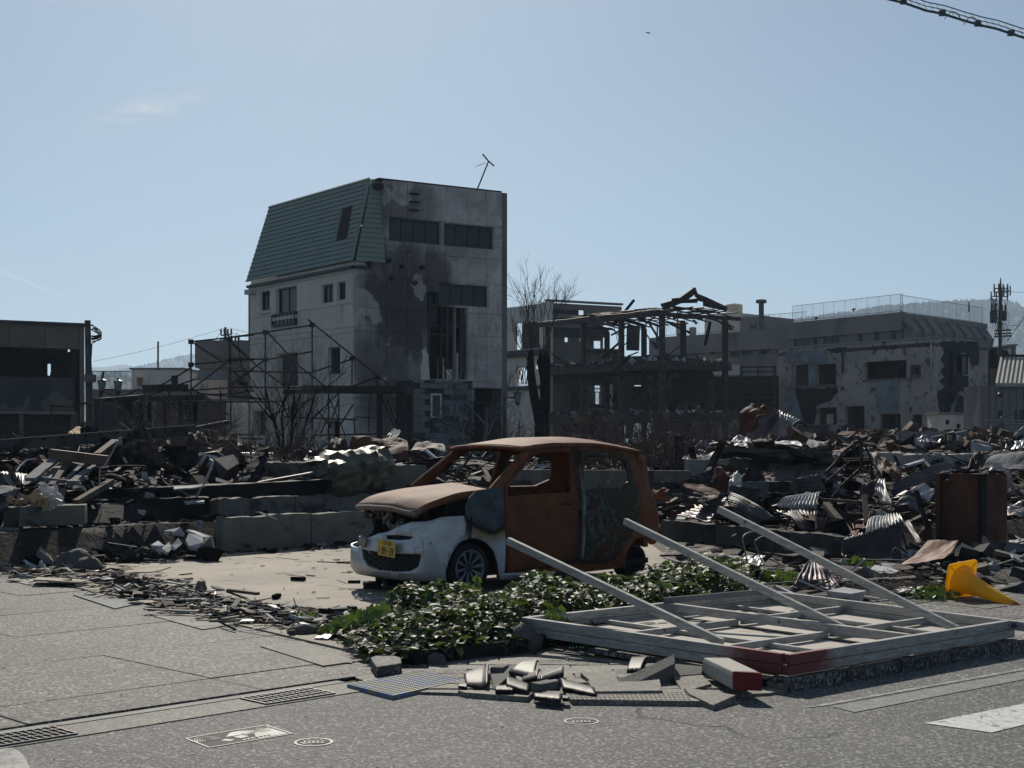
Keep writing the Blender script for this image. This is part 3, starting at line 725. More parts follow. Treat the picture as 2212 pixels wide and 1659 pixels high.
def sidepanel(name,outer,holes,mat,off=0.0,th=.012,sign=1,step=.07,wob=0.0,label=None,jag=0.0):
 V2,T=cdt(outer,holes,step,jag)
 # orient triangles outwards
 def fn(s,z):
  l=(lat(s,z)+off+(wob*noise.noise(Vector((s*4,z*4,off*50)))if wob else 0))*sign
  return loc(s,l,z)
 m=MB();tt=[]
 for t in T:
  P=[Vector(fn(*V2[i]))for i in t];n=(P[1]-P[0]).cross(P[2]-P[0]);tt.append(t if n.y*-sign>0 else tuple(reversed(t)))
 shell(m,V2,tt,fn,th);o=m.build(name,mat,car,smooth=False,local=True)
 o.data.polygons.foreach_set('use_smooth',[len(p.vertices)==3 for p in o.data.polygons])
 if label:o['label']=label
 return o
winF=S1((1106,482),(1102,425),(1172,335),(1235,262),(1292,212),(1340,204),(1495,208),(1500,455),(1250,468),(1150,478))
winR=S1((1574,240),(1592,226),(1700,234),(1790,246),(1832,268),(1856,340),(1861,385),(1790,426),(1640,430),(1584,435),(1576,415))
bodyo=S1((1000,430),(1050,370),(1216,184),(1262,160),(1400,147),(1560,152),(1700,166),(1850,188),(1930,203),(1958,232),(1972,290),(1992,420),(2030,520),(2050,600),(2054,700),(2030,775),(2003,782),(1985,750),(1945,735),(1902,752),(1862,806),(1843,870),(1838,925),(1500,962),(1270,975),(1048,988),(1076,700),(1070,480))
winFb=S1((1100,486),(1098,425),(1168,333),(1231,258),(1290,207),(1340,199),(1501,203),(1506,459),(1250,473),(1150,482))
winRb=S1((1570,236),(1590,222),(1700,229),(1793,241),(1836,264),(1861,338),(1866,388),(1793,431),(1640,435),(1580,439),(1571,417))
sidepanel('body_side',bodyo,[winFb,winRb],PM['rust'],-.012,.03)
sidepanel('body_side',bodyo,[winFb,winRb],PM['rust'],-.012,.03,sign=-1)
doorF=S1((1096,955),(1104,860),(1086,690),(1084,486),(1092,410),(1160,326),(1225,250),(1282,198),(1340,191),(1533,194),(1539,460),(1547,890),(1300,935))
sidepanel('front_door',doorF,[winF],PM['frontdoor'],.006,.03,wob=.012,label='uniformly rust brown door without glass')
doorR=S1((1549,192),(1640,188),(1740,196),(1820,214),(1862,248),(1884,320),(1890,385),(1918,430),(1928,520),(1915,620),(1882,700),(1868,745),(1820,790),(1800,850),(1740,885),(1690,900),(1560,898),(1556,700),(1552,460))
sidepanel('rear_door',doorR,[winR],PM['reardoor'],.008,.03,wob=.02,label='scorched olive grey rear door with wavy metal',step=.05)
fen=S1((1078,955),(1045,968),(1040,900),(1012,815),(965,765),(920,744),(872,738),(868,660),(846,610),(838,548),(862,492),(905,446),(1000,430),(1064,428),(1076,480),(1084,700))
sidepanel('front_fender',fen,[],PM['fender'],.008,.012,wob=.015,label='pale fender with a grey blue burnt patch',jag=.004)
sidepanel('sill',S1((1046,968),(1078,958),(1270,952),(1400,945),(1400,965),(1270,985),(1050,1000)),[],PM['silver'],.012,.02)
# handle and fuel flap
hs,hz=side(c1(1475,530));m=MB();m.box(loc(hs,lat(hs,hz)+.012,hz),(.10,.012,.022));m.box(loc(hs-.11,lat(hs,hz)+.01,hz),(.03,.01,.03));m.build('handle',MT['black'],car,local=True)
fs,fz=side(c1(1997,607));m=MB();R_=Matrix.Rotation(math.radians(90),3,'X');m.lathe([(0,.0),(.072,.0),(.08,-.004),(.088,.004),(.095,-.004)],24,loc(fs,lat(fs,fz)+.012,fz),R_);m.build('fuel_flap',PM['rust'],car,local=True,smooth=True)
# roof
def roofz(s,l):
 t=(s-.80)/1.85;edge=1.50+.035*math.sin(min(max(t,0),1)*math.pi)-.10*max(0,t-.55)**1.5*2
 return edge+.075*(1-abs(l/.6)**2.2)*(0.45+.55*min(1,max(0,t*4)))-.05*max(0,.03-t)
def header(l):return.80-.10*(1-(l/.6)**2)
V2=[];T=[];ns,nl=26,18
m=MB();vs=[]
for i in range(ns+1):
 for j in range(nl+1):
  l=-.61+1.22*j/nl;s0=header(l);s=s0+(2.62-s0)*i/ns;vs.append(loc(s,l,roofz(s,l)+.004*noise.noise(Vector((s*3,l*3,0)))))
m.add(vs,[(i*(nl+1)+j,i*(nl+1)+j+1,(i+1)*(nl+1)+j+1,(i+1)*(nl+1)+j)for i in range(ns)for j in range(nl)])
o=m.build('roof',PM['rust'],car,local=True,smooth=True);sd=o.modifiers.new('s','SOLIDIFY');sd.thickness=.02;sd.offset=0
m=MB();m.tube([loc(header(l)-.01,l,roofz(header(l),l)-.018)for l in[(-.6+1.2*i/12)for i in range(13)]],.022,8);m.build('windscreen_header',PM['rust'],car,local=True,smooth=True)
for sg in(1,-1):
 pts=[]
 for i in range(15):
  s=.76+1.86*i/14;z=roofz(s,.6)-.012;pts.append(loc(s,sg*(lat(s,z)-.004),z))
 MB().tube(pts,.02,8).build('roof_rail',PM['rust'],car,local=True,smooth=True)
 # roof spoiler remnant at the back
m=MB();q0=c1(1690,130);m.box(loc(2.50,-.25,1.565),(.16,.62,.035),Matrix.Rotation(.15,3,'Y'));m.build('rear_spoiler',MT['black'],car,local=True,bevel=.01)
# tail: hatch frame
m=MB()
for a,b in(((2.66,-.55,1.42),(2.66,.55,1.42)),((2.66,-.60,.95),(2.66,.60,.95)),((2.70,-.60,.40),(2.70,.60,.40))):m.beam(loc(*a),loc(*b),.05,.09)
for l in(-.6,.6):m.beam(loc(2.62,l*.95,1.45),loc(2.70,l,.35),.06,.06)
m.box(loc(2.70,0,.66),(.03,1.2,.56));m.build('tailgate',PM['rust'],car,local=True,bevel=.008)
# front bumper wrap
outer_px=[(835,602),(770,604),(690,612),(600,636),(505,640),(430,665),(368,698),(300,712),(246,735),(205,765),(170,800)]
bot_px=[(168,975),(260,990),(350,1002),(530,1012),(640,1014),(720,1010),(718,960),(735,890),(765,822),(820,760),(872,738),(868,660)]
wi=lambda x,y:wrapinv(c1(x,y))
top=[wi(*p)for p in outer_px];bot=[wi(*p)for p in bot_px]
BS=.75
zl_t=top[-1][1];zl_b=bot[0][1]
outer=[(p*BS,z)for p,z in top]+[(-1.45*BS,zl_t+.04),(-1.45*BS,zl_b)]+[(p*BS,z)for p,z in bot]
gr_px=[(196,806),(300,826),(430,838),(565,842),(563,868),(548,920),(495,948),(405,955),(300,942),(232,912),(204,870)]
grille=[(p*BS,z)for p,z in[wi(*q)for q in gr_px]];gz_=min(q[1]for q in grille)
slit=[(p*BS,z)for p,z in[wi(*q)for q in[(350,722),(430,722),(520,732),(495,748),(440,753),(350,748)]]]
V2,T=cdt(outer,[grille,slit],.055)
def wfn(off,crease=True):
 def f(u,z):
  ph=u/BS;s,l=wrapf(ph,z,off)
  if crease and z<.20+.05*math.cos(ph):s+=(.20+.05*math.cos(ph)-z)*.9*abs(math.cos(ph))**.6;l*=1-(.2-z)*.3 if z<.2 else 1
  return loc(s,l,z)
 return f
def orient(V2,T,fn):
 tt=[]
 for t in T:
  P=[Vector(fn(*V2[i]))for i in t];n=(P[1]-P[0]).cross(P[2]-P[0]);c=(P[0]+P[1]+P[2])/3;d=c-Vector((.3,0,c.z))
  tt.append(t if n.dot(d)>0 else tuple(reversed(t)))
 return tt
m=MB();f0=wfn(0);shell(m,V2,orient(V2,T,f0),f0,.012)
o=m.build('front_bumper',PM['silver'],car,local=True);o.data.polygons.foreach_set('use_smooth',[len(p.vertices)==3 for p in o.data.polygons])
# dark mesh behind the openings
def scaled(loop,k):
 cx=sum(p[0]for p in loop)/len(loop);cy=sum(p[1]for p in loop)/len(loop);return[(cx+(p[0]-cx)*k,cy+(p[1]-cy)*k)for p in loop]
for nm,lp in(('grille',grille),('upper_grille',slit)):
 V2b,Tb=cdt(scaled(lp,1.03),[],.06);fb=wfn(-.03,False);m=MB();shell(m,V2b,orient(V2b,Tb,fb),fb,.01);g_=m.build(nm,MT['black'],car,local=True)
 if nm=='grille':
  m=MB();us=[p[0]for p in lp];zs=[p[1]for p in lp];u0,u1,z0,z1=min(us),max(us),min(zs),max(zs);fb=wfn(-.012,False);k=u0-.4
  while k<u1+.4:
   for sg in(1,-1):
    prev=None
    for i in range(15):
     z=z0+(z1-z0)*i/14;u=k+sg*(z-z0)*1.0
     ok=inside((u,z),lp);P=Vector(fb(u,z))
     if prev is not None and ok:m.beam(prev,P,.006,.006)
     prev=P if ok else None
   k+=.055
  m.build('mesh_bars',MT['frame'],g_,local=True)['kind']='stuff'
  # a seam, tow hook cover and sensor on the bumper
def line_on(pts,name,r=.0022,mat=None):
 fb=wfn(.001,False);P=[fb(p*BS,z)for p,z in[wi(*q)for q in pts]];MB().tube(P,r,4).build(name,mat or MT['black'],car,local=True)
line_on([(560,735),(578,760),(580,800),(574,840)],'panel_seam');line_on([(526,838),(530,802),(565,798)],'panel_seam')
q=wfn(.002,False)(*(lambda a:(a[0]*BS,a[1]))(wi(624,773)));MB().lathe([(0,0),(.011,0),(.013,.002)],14,q,Matrix.Rotation(math.radians(60),3,'X')).build('sensor',MT['frame'],car,local=True)
# lamp cluster remnant at the far front corner and scrap under the nose
q=wfn(0.03,False)(*(lambda a:(a[0]*BS,a[1]))(wi(222,760)));m=MB();m.box(q,(.07,.10,.09),Matrix.Rotation(.5,3,'X')@Matrix.Rotation(.4,3,'Z'));m.box((q[0]+.03,q[1]+.02,q[2]-.04),(.05,.08,.05),Matrix.Rotation(.9,3,'Y'));m.build('broken_lamp',MT['zincl'],car,local=True,bevel=.01)
# hood
HC={'rn':(.42,.64,1.055),'rf':(.42,-.64,1.065),'fn':(-.50,.46,.895),'ff':(-.50,-.60,.935)}
def hood(u,v):
 a=Vector(HC['ff']).lerp(Vector(HC['fn']),v);b=Vector(HC['rf']).lerp(Vector(HC['rn']),v);p=a.lerp(b,u)
 p.z+=.055*math.sin(math.pi*v)*(.6+.4*u)+.03*math.sin(math.pi*u)+.012*noise.noise(Vector((u*3,v*4,1)))
 p.z-=.05*max(0,1-u*5)**2;p.x-=.05*math.sin(math.pi*v)*(1-u)
 p.z+=.03*max(0,v-.8)*5*u
 return(p.x,-p.y,p.z)
m=MB();nu,nv=22,26;b0=0
m.add([hood(i/nu,j/nv)for i in range(nu+1)for j in range(nv+1)],[(i*(nv+1)+j,i*(nv+1)+j+1,(i+1)*(nv+1)+j+1,(i+1)*(nv+1)+j)for i in range(nu)for j in range(nv)if not(i>17 and 4<j<8)])
# rolled lip
lip=[]
for j in range(nv+1):
 x,y,z=hood(0,j/nv);lip+=[(x,y,z),(x-.015,y,z-.03),(x+.02,y,z-.05)]
m.add(lip,[(j*3+k,(j+1)*3+k,(j+1)*3+k+1,j*3+k+1)for j in range(nv)for k in range(2)])
lip=[]
for i in range(nu+1):
 x,y,z=hood(i/nu,1);lip+=[(x,y,z),(x,y-.006,z-.04-.03*math.sin(math.pi*i/nu))]
m.add(lip,[(i*2,i*2+1,(i+1)*2+1,(i+1)*2)for i in range(nu)])
o=m.build('hood',PM['hood'],car,local=True,smooth=True);sd=o.modifiers.new('s','SOLIDIFY');sd.thickness=.008
# inner structure: firewall, floor, engine bay wreckage
m=MB();m.box(loc(1.45,0,.20),(2.5,1.30,.06));m.build('floor_pan',MT['black'],car,local=True)
m=MB();m.box(loc(.42,0,.60),(.05,1.34,.84));m.build('firewall',MT['black'],car,local=True)
m=MB();m.tube([loc(.50,l,.98+.02*math.sin(l*5))for l in[-.62+.155*i for i in range(9)]],.03,8);m.box(loc(.55,.1,.90),(.2,1.1,.08));m.build('dash_beam',MT['rustd'],car,local=True)
rnd=random.Random(3)
m=MB()
for k in range(85):
 s=rnd.uniform(-.46,.38);l=rnd.uniform(-.56,.56);z=rnd.uniform(.30,.84-.12*(s<-.2)*(l>.3));r=rnd.uniform(.03,.13)
 m.box(loc(s,l,z),(r,r*rnd.uniform(.5,2),r*rnd.uniform(.5,1.6)),Matrix.Rotation(rnd.uniform(0,3),3,Vector((rnd.random(),rnd.random(),rnd.random()+.1)).normalized()))
for k in range(16):
 s=rnd.uniform(-.50,-.40);l=rnd.uniform(-.5,.1);z=rnd.uniform(.72,.88);m.tube([loc(s+rnd.uniform(-.04,.04),l+.05*i,z+rnd.uniform(-.05,.05))for i in range(4)],.008,5)
m.box(loc(0,0,.42),(.75,1.1,.3));m.build('burnt_engine',MT['char'],car,local=True)
m=MB()
for l in(-.42,-.2,.02):m.box(loc(-.50,l,.80),(.02,.05,.10),Matrix.Rotation(.2,3,'Z'))
m.beam(loc(-.50,-.55,.86),loc(-.50,.42,.85),.03,.03);m.build('slam_panel',MT['rustd'],car,local=True)
m=MB()
for k in range(7):
 s,z=side(c1(858+rnd.uniform(-18,18),600+rnd.uniform(-10,30)));m.tube([loc(s,lat(s,z)+.01,z),loc(s+rnd.uniform(-.01,.02),lat(s,z)+.015,z-.06),loc(s+rnd.uniform(-.02,.02),lat(s,z)+.008,z-rnd.uniform(.12,.22))],.008,5,r2=.003)
m.build('melted_drips',MT['black'],car,local=True)
# seats, steering wheel
def seat(s,l):
 m=MB()
 for dl in(-.2,.2):
  m.tube([loc(s-.25,l+dl,.30),loc(s+.18,l+dl,.34),loc(s+.28,l+dl,.75),loc(s+.30,l+dl*.8,1.02)],.012,6);m.tube([loc(s-.25,l+dl,.3),loc(s-.25,l+dl,.2)],.012,6)
 m.tube([loc(s+.30,l-.16,1.02),loc(s+.31,l,1.10),loc(s+.30,l+.16,1.02)],.012,6)
 for k in range(7):m.tube([loc(s+.20+.014*k,l-.2,.40+.08*k),loc(s+.23+.014*k,l,.38+.08*k),loc(s+.20+.014*k,l+.2,.40+.08*k)],.005,4)
 for k in range(5):m.tube([loc(s-.2+.08*k,l-.2,.32),loc(s-.2+.08*k,l+.2,.32)],.006,4)
 m.build('seat_frame',MT['rust'],car,local=True)
seat(1.05,.34);seat(1.05,-.34)
m=MB();m.box(loc(2.05,0,.62),(.12,1.15,.62),Matrix.Rotation(-.2,3,'Y'));m.box(loc(1.85,0,.36),(.45,1.15,.10));m.build('rear_bench',MT['black'],car,local=True)
for l in(-.62,.62):MB().beam(loc(1.56,l,.25),loc(1.58,l*.96,1.50),.09,.06).build('inner_pillar',MT['rustd'],car,local=True)
m=MB();cx_=(.78,-.34,.92);pts=[]
for i in range(17):
 a=2*math.pi*i/16;pts.append(loc(cx_[0]+.08*math.sin(a),cx_[1]+.17*math.cos(a),cx_[2]+.15*math.sin(a)))
m.tube(pts,.008,5,cap=False);m.tube([loc(.5,-.34,.80),loc(.78,-.34,.92)],.015,6);m.build('steering_wheel',MT['rustd'],car,local=True)
# wheels
alloy=M('scorched_alloy',(.22,.24,.27),(.13,.14,.16),sc=9,bump=.1,metal=.5,rough=.4)
def wheel(s,l,flat=False,sg=1):
 m=MB();R_=Matrix.Rotation(math.radians(90)*sg,3,'X');C0=loc(s,l,.0)
 zc=.265 if not flat else.20;C0=(C0[0],C0[1],zc)
 prof=[(.185,-.16),(.245,-.15),(.262,-.10),(.262,-.03),(.250,.0),(.215,.012),(.187,.0)]if not flat else[(.185,-.16),(.2,-.15),(.2,-.02),(.185,0)]
 m.lathe(prof,32,C0,R_);w=m.build('wheel',MT['black'],car,local=True,smooth=True)
 MB().lathe([(.188,-.015),(.192,.006),(.178,.008),(.170,-.02),(.165,-.12),(.0,-.125)],32,C0,R_).build('rim',MT['dark']if flat else alloy,w,local=True,smooth=True)
 if not flat:
  bk=MB().lathe([(.166,-.05),(0,-.052)],28,C0,R_).build('brake_disc',MT['black'],w,local=True)
  for k in range(10):
   a=2*math.pi*(k+.25)/10;mm=MB();d=Vector((math.cos(a),math.sin(a),0));t=Vector((-math.sin(a),math.cos(a),0))
   ws,we=.008,.020
   P=[d*.045-t*ws,d*.172-t*we,d*.172+t*we,d*.045+t*ws]
   vs=[R_@(p+Vector((0,0,-.004 if i in(1,2)else-.018)))+Vector(C0)for i,p in enumerate(P)]+[R_@(p+Vector((0,0,-.03)))+Vector(C0)for p in P]
   mm.add(vs,[(0,1,2,3),(7,6,5,4),(0,4,5,1),(1,5,6,2),(2,6,7,3),(3,7,4,0)]);mm.build('spoke',alloy,w,local=True)
  MB().lathe([(0,-.006),(.032,-.008),(.05,-.02),(.05,-.04)],20,C0,R_).build('hub',MT['frame'],w,local=True)
  for k in range(4):
   a=2*math.pi*k/4+.3;q=R_@Vector((.062*math.cos(a),.062*math.sin(a),-.02))+Vector(C0);MB().lathe([(0,.012),(.008,.01),(.009,0)],8,q,R_).build('nut',alloy,w,local=True)
wheel(0,.705);wheel(0,-.705,True,-1);wheel(2.455,.66,True);wheel(2.455,-.66,True,-1)
# dark wheel arch liner
m=MB();pts=[]
for i in range(13):
 a=math.pi*i/12*1.05-.05;pts.append((-.345*math.cos(a),.27+.36*math.sin(a)))
m.add([loc(x,.715,z)for x,z in pts]+[loc(x,.40,z)for x,z in pts],[(i,i+1,13+i+1,13+i)for i in range(12)])
m.add([loc(x,.42,z)for x,z in pts],[tuple(range(13))]);m.build('arch_liner',MT['black'],car,local=True)
m=MB();m.box(loc(-.30,0,.19),(.45,1.1,.06))
for k in range(24):m.box(loc(rnd.uniform(-.6,0),rnd.uniform(-.6,.2),rnd.uniform(.02,.15)),(rnd.uniform(.03,.12),rnd.uniform(.03,.15),rnd.uniform(.02,.1)),Matrix.Rotation(rnd.uniform(0,3),3,'Z'))
m.build('hanging_scrap',MT['black'],car,local=True)
# licence plate
def text_mesh(txt,size,bold=.0):
 cu=bpy.data.curves.new('t','FONT');cu.body=txt;cu.size=size;cu.align_x='CENTER';cu.align_y='CENTER';cu.offset=bold;cu.resolution_u=3
 o=bpy.data.objects.new('t',cu);COL.objects.link(o);dg=bpy.context.evaluated_depsgraph_get();me=bpy.data.meshes.new_from_object(o.evaluated_get(dg),depsgraph=dg)
 vs=[tuple(v.co)for v in me.vertices];fs=[tuple(p.vertices)for p in me.polygons];bpy.data.objects.remove(o);bpy.data.curves.remove(cu);return vs,fs
pc=wi(363,803);ps,pl_=wrapf(pc[0],pc[1],.035);pz=pc[1]
plm=M('yellow_plate',(.62,.43,.07),(.50,.35,.06),(.36,.26,.07),sc=6,bump=.05,rough=.5,cthr=.62)
ink=M('black_plate_ink',(.02,.018,.018),sc=3,bump=0)
# plate frame: local y is across (car lateral), normal to -s
yaw=math.radians(-4);PR=Matrix.Rotation(yaw,3,'Z')@Matrix(((0,0,-1),(-1,0,0),(0,1,0)))
PR=Matrix.Rotation(math.radians(2.5),3,'X')@PR
def onplate(vs,z=.002,dx=0,dy=0):return[tuple(PR@Vector((x+dx,y+dy,z+zz))+Vector(loc(ps,pl_,pz)))for x,y,zz in vs]
m=MB();rr=smooth_loop([(-.165,-.0825),(.165,-.0825),(.165,.0825),(-.165,.0825)],0)
rr=[]
for cx_,cy_,a0 in((.153,-.0705,-90),(.153,.0705,0),(-.153,.0705,90),(-.153,-.0705,180)):
 for k in range(4):a=math.radians(a0+30*k);rr.append((cx_+.012*math.cos(a),cy_+.012*math.sin(a)))
nr=len(rr);m.add(onplate([(x,y,0)for x,y in rr])+onplate([(x,y,-.004)for x,y in rr]),[tuple(range(nr)),tuple(reversed(range(nr,2*nr)))]+[(i,nr+i,nr+(i+1)%nr,(i+1)%nr)for i in range(nr)])
plate=m.build('licence_plate',plm,car,local=True)
for txt,size,dx,dy,b,sx in(('89',.115,-.045,-.028,.002,.72),('39',.115,.098,-.028,.002,.72),('·',.12,.026,-.028,.004,1.0),('石川',.046,-.022,.052,.0008,.85),('580',.052,.060,.051,.0008,.75),('ひ',.05,-.130,-.030,.001,.8)):
 vs,fs=text_mesh(txt,size,b)
 xs=[v[0]for v in vs];ys=[v[1]for v in vs];mx=(min(xs)+max(xs))/2;my=(min(ys)+max(ys))/2
 m=MB();m.add(onplate([((x-mx)*sx,y-my,0)for x,y,z in vs],.0035,dx,dy),fs);m.build('characters',ink,plate,local=True)
for dx in(-.108,.125):
 m=MB();m.add(onplate([(.007*math.cos(2*math.pi*k/10),.007*math.sin(2*math.pi*k/10),0)for k in range(10)],.003,dx,.052),[tuple(range(10))]);m.build('screw',ink,plate,local=True)
print("WRAP",[(round(a,2),round(b,2))for a,b in top],"BOT",[(round(a,2),round(b,2))for a,b in bot],file=open("/tmp/wrap.txt","w"))
# a strip of trim lying on the concrete in front of the car
m=MB();m.tube([G(p,.06)for p in(cE(255,1050),cE(175,1100),cE(410,1150),cE(560,1128),cE(730,1165))],.012,6)
single('trim_strip',m,MT['plast'],'bent pale strip of car trim lying on the concrete below the bumper','car trim')
m=MB();p=G(cB(80,500),.05);m.box((p.x,p.y,.075),(.24,.12,.06),Matrix.Rotation(.5,3,'Z'));m.box((p.x+.08,p.y,.11),(.06,.10,.02),Matrix.Rotation(.5,3,'Z'));m.tube([(p.x-.1,p.y,.06),(p.x-.25,p.y+.05,.05),(p.x-.5,p.y-.02,.05)],.006,5)
single('plastic_box',m,MT['black'],'small black plastic box with a wire lying on the concrete in front of the car','plastic box')
# ---------------------------------------------------------------- far buildings: materials
MT['wallL']=M('cream_render',(.76,.67,.57),(.62,.55,.47),(.34,.30,.26),sc=.35,bump=.2,bs=8,cthr=.66,csc=.5,csharp=.1,stretch=(1,1,.45))
MT['wallP']=M('peeling_plaster',(.46,.39,.35),(.33,.285,.26),(.11,.105,.105),sc=.5,bump=.5,bs=6,cthr=.585,csc=1.8,csharp=.04,speck=(1.3,.60,(.12,.115,.11),.55))
MT['wallD']=M('dark_grey_wall',(.25,.225,.205),(.185,.172,.16),(.11,.105,.10),sc=.3,bump=.3,bs=6,cthr=.6,csharp=.1,stretch=(1,1,.4))
MT['wallB']=M('brown_facade',(.20,.155,.12),(.14,.115,.095),sc=.4,bump=.2,bs=6,stretch=(1,1,.5))
MT['wallK']=M('soot_stained_wall',(.04,.042,.048),(.075,.075,.08),(.16,.16,.165),sc=.45,bump=.3,bs=6,cthr=.64,csharp=.06)
MT['red']=M('faded_red_wall',(.15,.085,.078),(.11,.075,.07),sc=.5,bump=.2)
MT['concB']=M('block_wall_concrete',(.22,.22,.225),(.16,.16,.165),(.06,.06,.065),sc=.8,cthr=.62,bump=.4,bs=20,csharp=.06)
def soot_mat():
 """grey rendered wall with a soot plume, peeled patches and streaks (world position)"""
 m,h,p=new_mat('soot_plume_wall');co=h.n('ShaderNodeTexCoord').outputs['Object'];X=h.xyz(h.n('ShaderNodeNewGeometry').outputs['Position'])
 # along-wall coordinate
 s=h.math('ADD',h.math('MULTIPLY',h.math('SUBTRACT',X[0],-5.99),.85),h.math('MULTIPLY',h.math('SUBTRACT',X[1],54.0),.53));z=X[2]
 n1=h.noise(co,.7,7,.66,.5);n2=h.noise(h.vmath('ADD',co,(5,5,5)),.45,6,.6,.8);n3=h.noise(co,2.6,6,.65);n5=h.noise(h.scale(co,(1.6,1.6,.22)),1.6,7,.72);n6=h.noise(co,6,5,.75)
 col=h.mix(h.step(n1,.32,.68),(.70,.61,.56),(.40,.355,.335))
 col=h.mix(h.math('MULTIPLY',h.step(n5,.52,.68),.5),col,(.15,.14,.14))
 col=h.mix(h.math('MULTIPLY',h.step(n2,.57,.585),.7),col,(.72,.65,.58));col=h.mix(h.math('MULTIPLY',h.step(n3,.62,.66),.5),col,(.20,.19,.19))
 def el(cs,cz,rs,rz,k=1.0):
  a=h.math('DIVIDE',h.math('SUBTRACT',s,cs),rs);b=h.math('DIVIDE',h.math('SUBTRACT',z,cz),rz)
  r=h.math('ADD',h.math('MULTIPLY',a,a),h.math('MULTIPLY',b,b));r=h.math('ADD',r,h.math('ADD',h.math('MULTIPLY',h.math('SUBTRACT',n1,.5),2.4),h.math('ADD',h.math('MULTIPLY',h.math('SUBTRACT',n5,.5),1.5),h.math('MULTIPLY',h.math('SUBTRACT',n6,.5),1.0))))
  return h.math('MULTIPLY',h.math('SUBTRACT',1.0,h.step(r,.15,1.5)),k)
 soot=el(2.1,7.0,2.1,2.6)
 for q in((3.4,8.0,.9,1.6,.9),(1.2,4.4,1.5,2.6,.85),(1.7,10.9,1.9,1.3,.75),(3.2,3.3,1.6,1.5,.7),(4.3,9.4,1.8,.8,.35)):soot=h.math('MAXIMUM',soot,el(*q))
 soot=h.math('MULTIPLY',soot,.93)
 peel=h.math('MULTIPLY',h.step(h.noise(h.vmath('ADD',co,(31,2,8)),.62,6,.5,.2),.60,.612),.55)
 soot=h.math('MULTIPLY',soot,h.math('SUBTRACT',1.0,peel))
 col=h.mix(soot,col,(.055,.050,.050))
 h.put(p.inputs['Base Color'],col);p.inputs['Roughness'].default_value=.9;p.inputs['Specular IOR Level'].default_value=.2
 b=h.n('ShaderNodeBump');b.inputs['Strength'].default_value=.35;b.inputs['Distance'].default_value=.03;h.put(b.inputs['Height'],h.noise(co,9,6,.7));h.put(p.inputs['Normal'],b.outputs[0]);return m
MT['soot']=soot_mat()
U=lambda x,y:Vector((x,y)).normalized()
# ---------------------------------------------------------------- tall building with green mansard roof
B1C=(-5.99,54.0);lf=U(-.60,.80);rf=U(.85,.53)
PLt=Plane(B1C,lf);PRt=Plane(B1C,rf)
b1=thing('mansard_building','tall three storey concrete building with a green mansard roof and a soot stained side wall','building',(B1C[0],B1C[1],.6))
def panels(pl,s_lines,z_lines,holes,mat,parent,name='wall_panel',gap=.018,th=.06):
 for a,b in zip(s_lines,s_lines[1:]):
  for c,d in zip(z_lines,z_lines[1:]):
   hh=[(max(a,q[0]-.03),min(b,q[1]+.03),max(c,q[2]-.03),min(d,q[3]+.03))for q in holes if q[0]-.03<b and q[1]+.03>a and q[2]-.03<d and q[3]+.03>c]
   if any(q[0]<=a+.05 and q[1]>=b-.05 and q[2]<=c+.05 and q[3]>=d-.05 for q in hh):continue
   m=MB();wall(m,pl,a+gap/2,b-gap/2,c+gap/2,d-gap/2,hh,th,0,th);m.build(name,mat,parent)
r=PLt.rect
wl={'a':r(c2,178,757,230,860),'b':r(c2,268,737,376,882),'c':r(c2,513,722,575,818),'d':r(c2,599,708,641,802),'e':r(c2,552,1062,612,1208),'f':r(c2,272,1095,383,1272),'g':r(c2,542,1460,612,1560),'h':r(c2,140,1412,200,1540)}
m=MB();wall(m,PLt,0.02,8.7,.4,8.5,list(wl.values()),.3);m.build('side_wall',MT['wallL'],b1)
zt=PRt.sz(c2(1160,190))[1];print_z=zt
rr_=PRt.rect
wr={'a':rr_(c2,873,367,1150,492),'b':rr_(c2,1172,397,1438,518),'c':rr_(c2,1145,722,1408,836),'slot':rr_(c2,1083,842,1300,1235),'slot2':rr_(c2,1083,766,1143,841),'rec':rr_(c2,1333,1285,1500,1600)}
RL=PRt.sz(c2(1484,700))[0];TOPZ=11.70
RET=(-.5,1.22,8.5,12.5)
m=MB();wall(m,PRt,0.0,RL,.4,TOPZ,list(wr.values())+[RET],.3);m.build('front_wall',MT['soot'],b1)
sl=[PRt.sz(c2(x,1000))[0]for x in(690,745,855,970,1078,1180,1300,1400,1490)];sl[0]=0.0;sl[-1]=RL
zl=[.4,3.3]+[PRt.sz(c2(1000,y))[1]for y in(1240,985,860)]+[PRt.sz(c2(1000,690))[1],8.95,PRt.sz(c2(1000,480))[1],PRt.sz(c2(1000,366))[1],TOPZ];zl=sorted(zl)
panels(PRt,sl,zl[1:],list(wr.values())+[RET],MT['soot'],b1)
sl2=sorted([PLt.sz(c2(x,900))[0]for x in(683,600,513,452,378,262,190,122)]);sl2[0]=.03;sl2[-1]=8.66
zl2=[.9,3.3,PLt.sz(c2(688,980))[1],PLt.sz(c2(688,948))[1],PLt.sz(c2(688,820))[1],PLt.sz(c2(688,650))[1],8.4]
panels(PLt,sl2,sorted(zl2),list(wl.values()),MT['wallL'],b1)
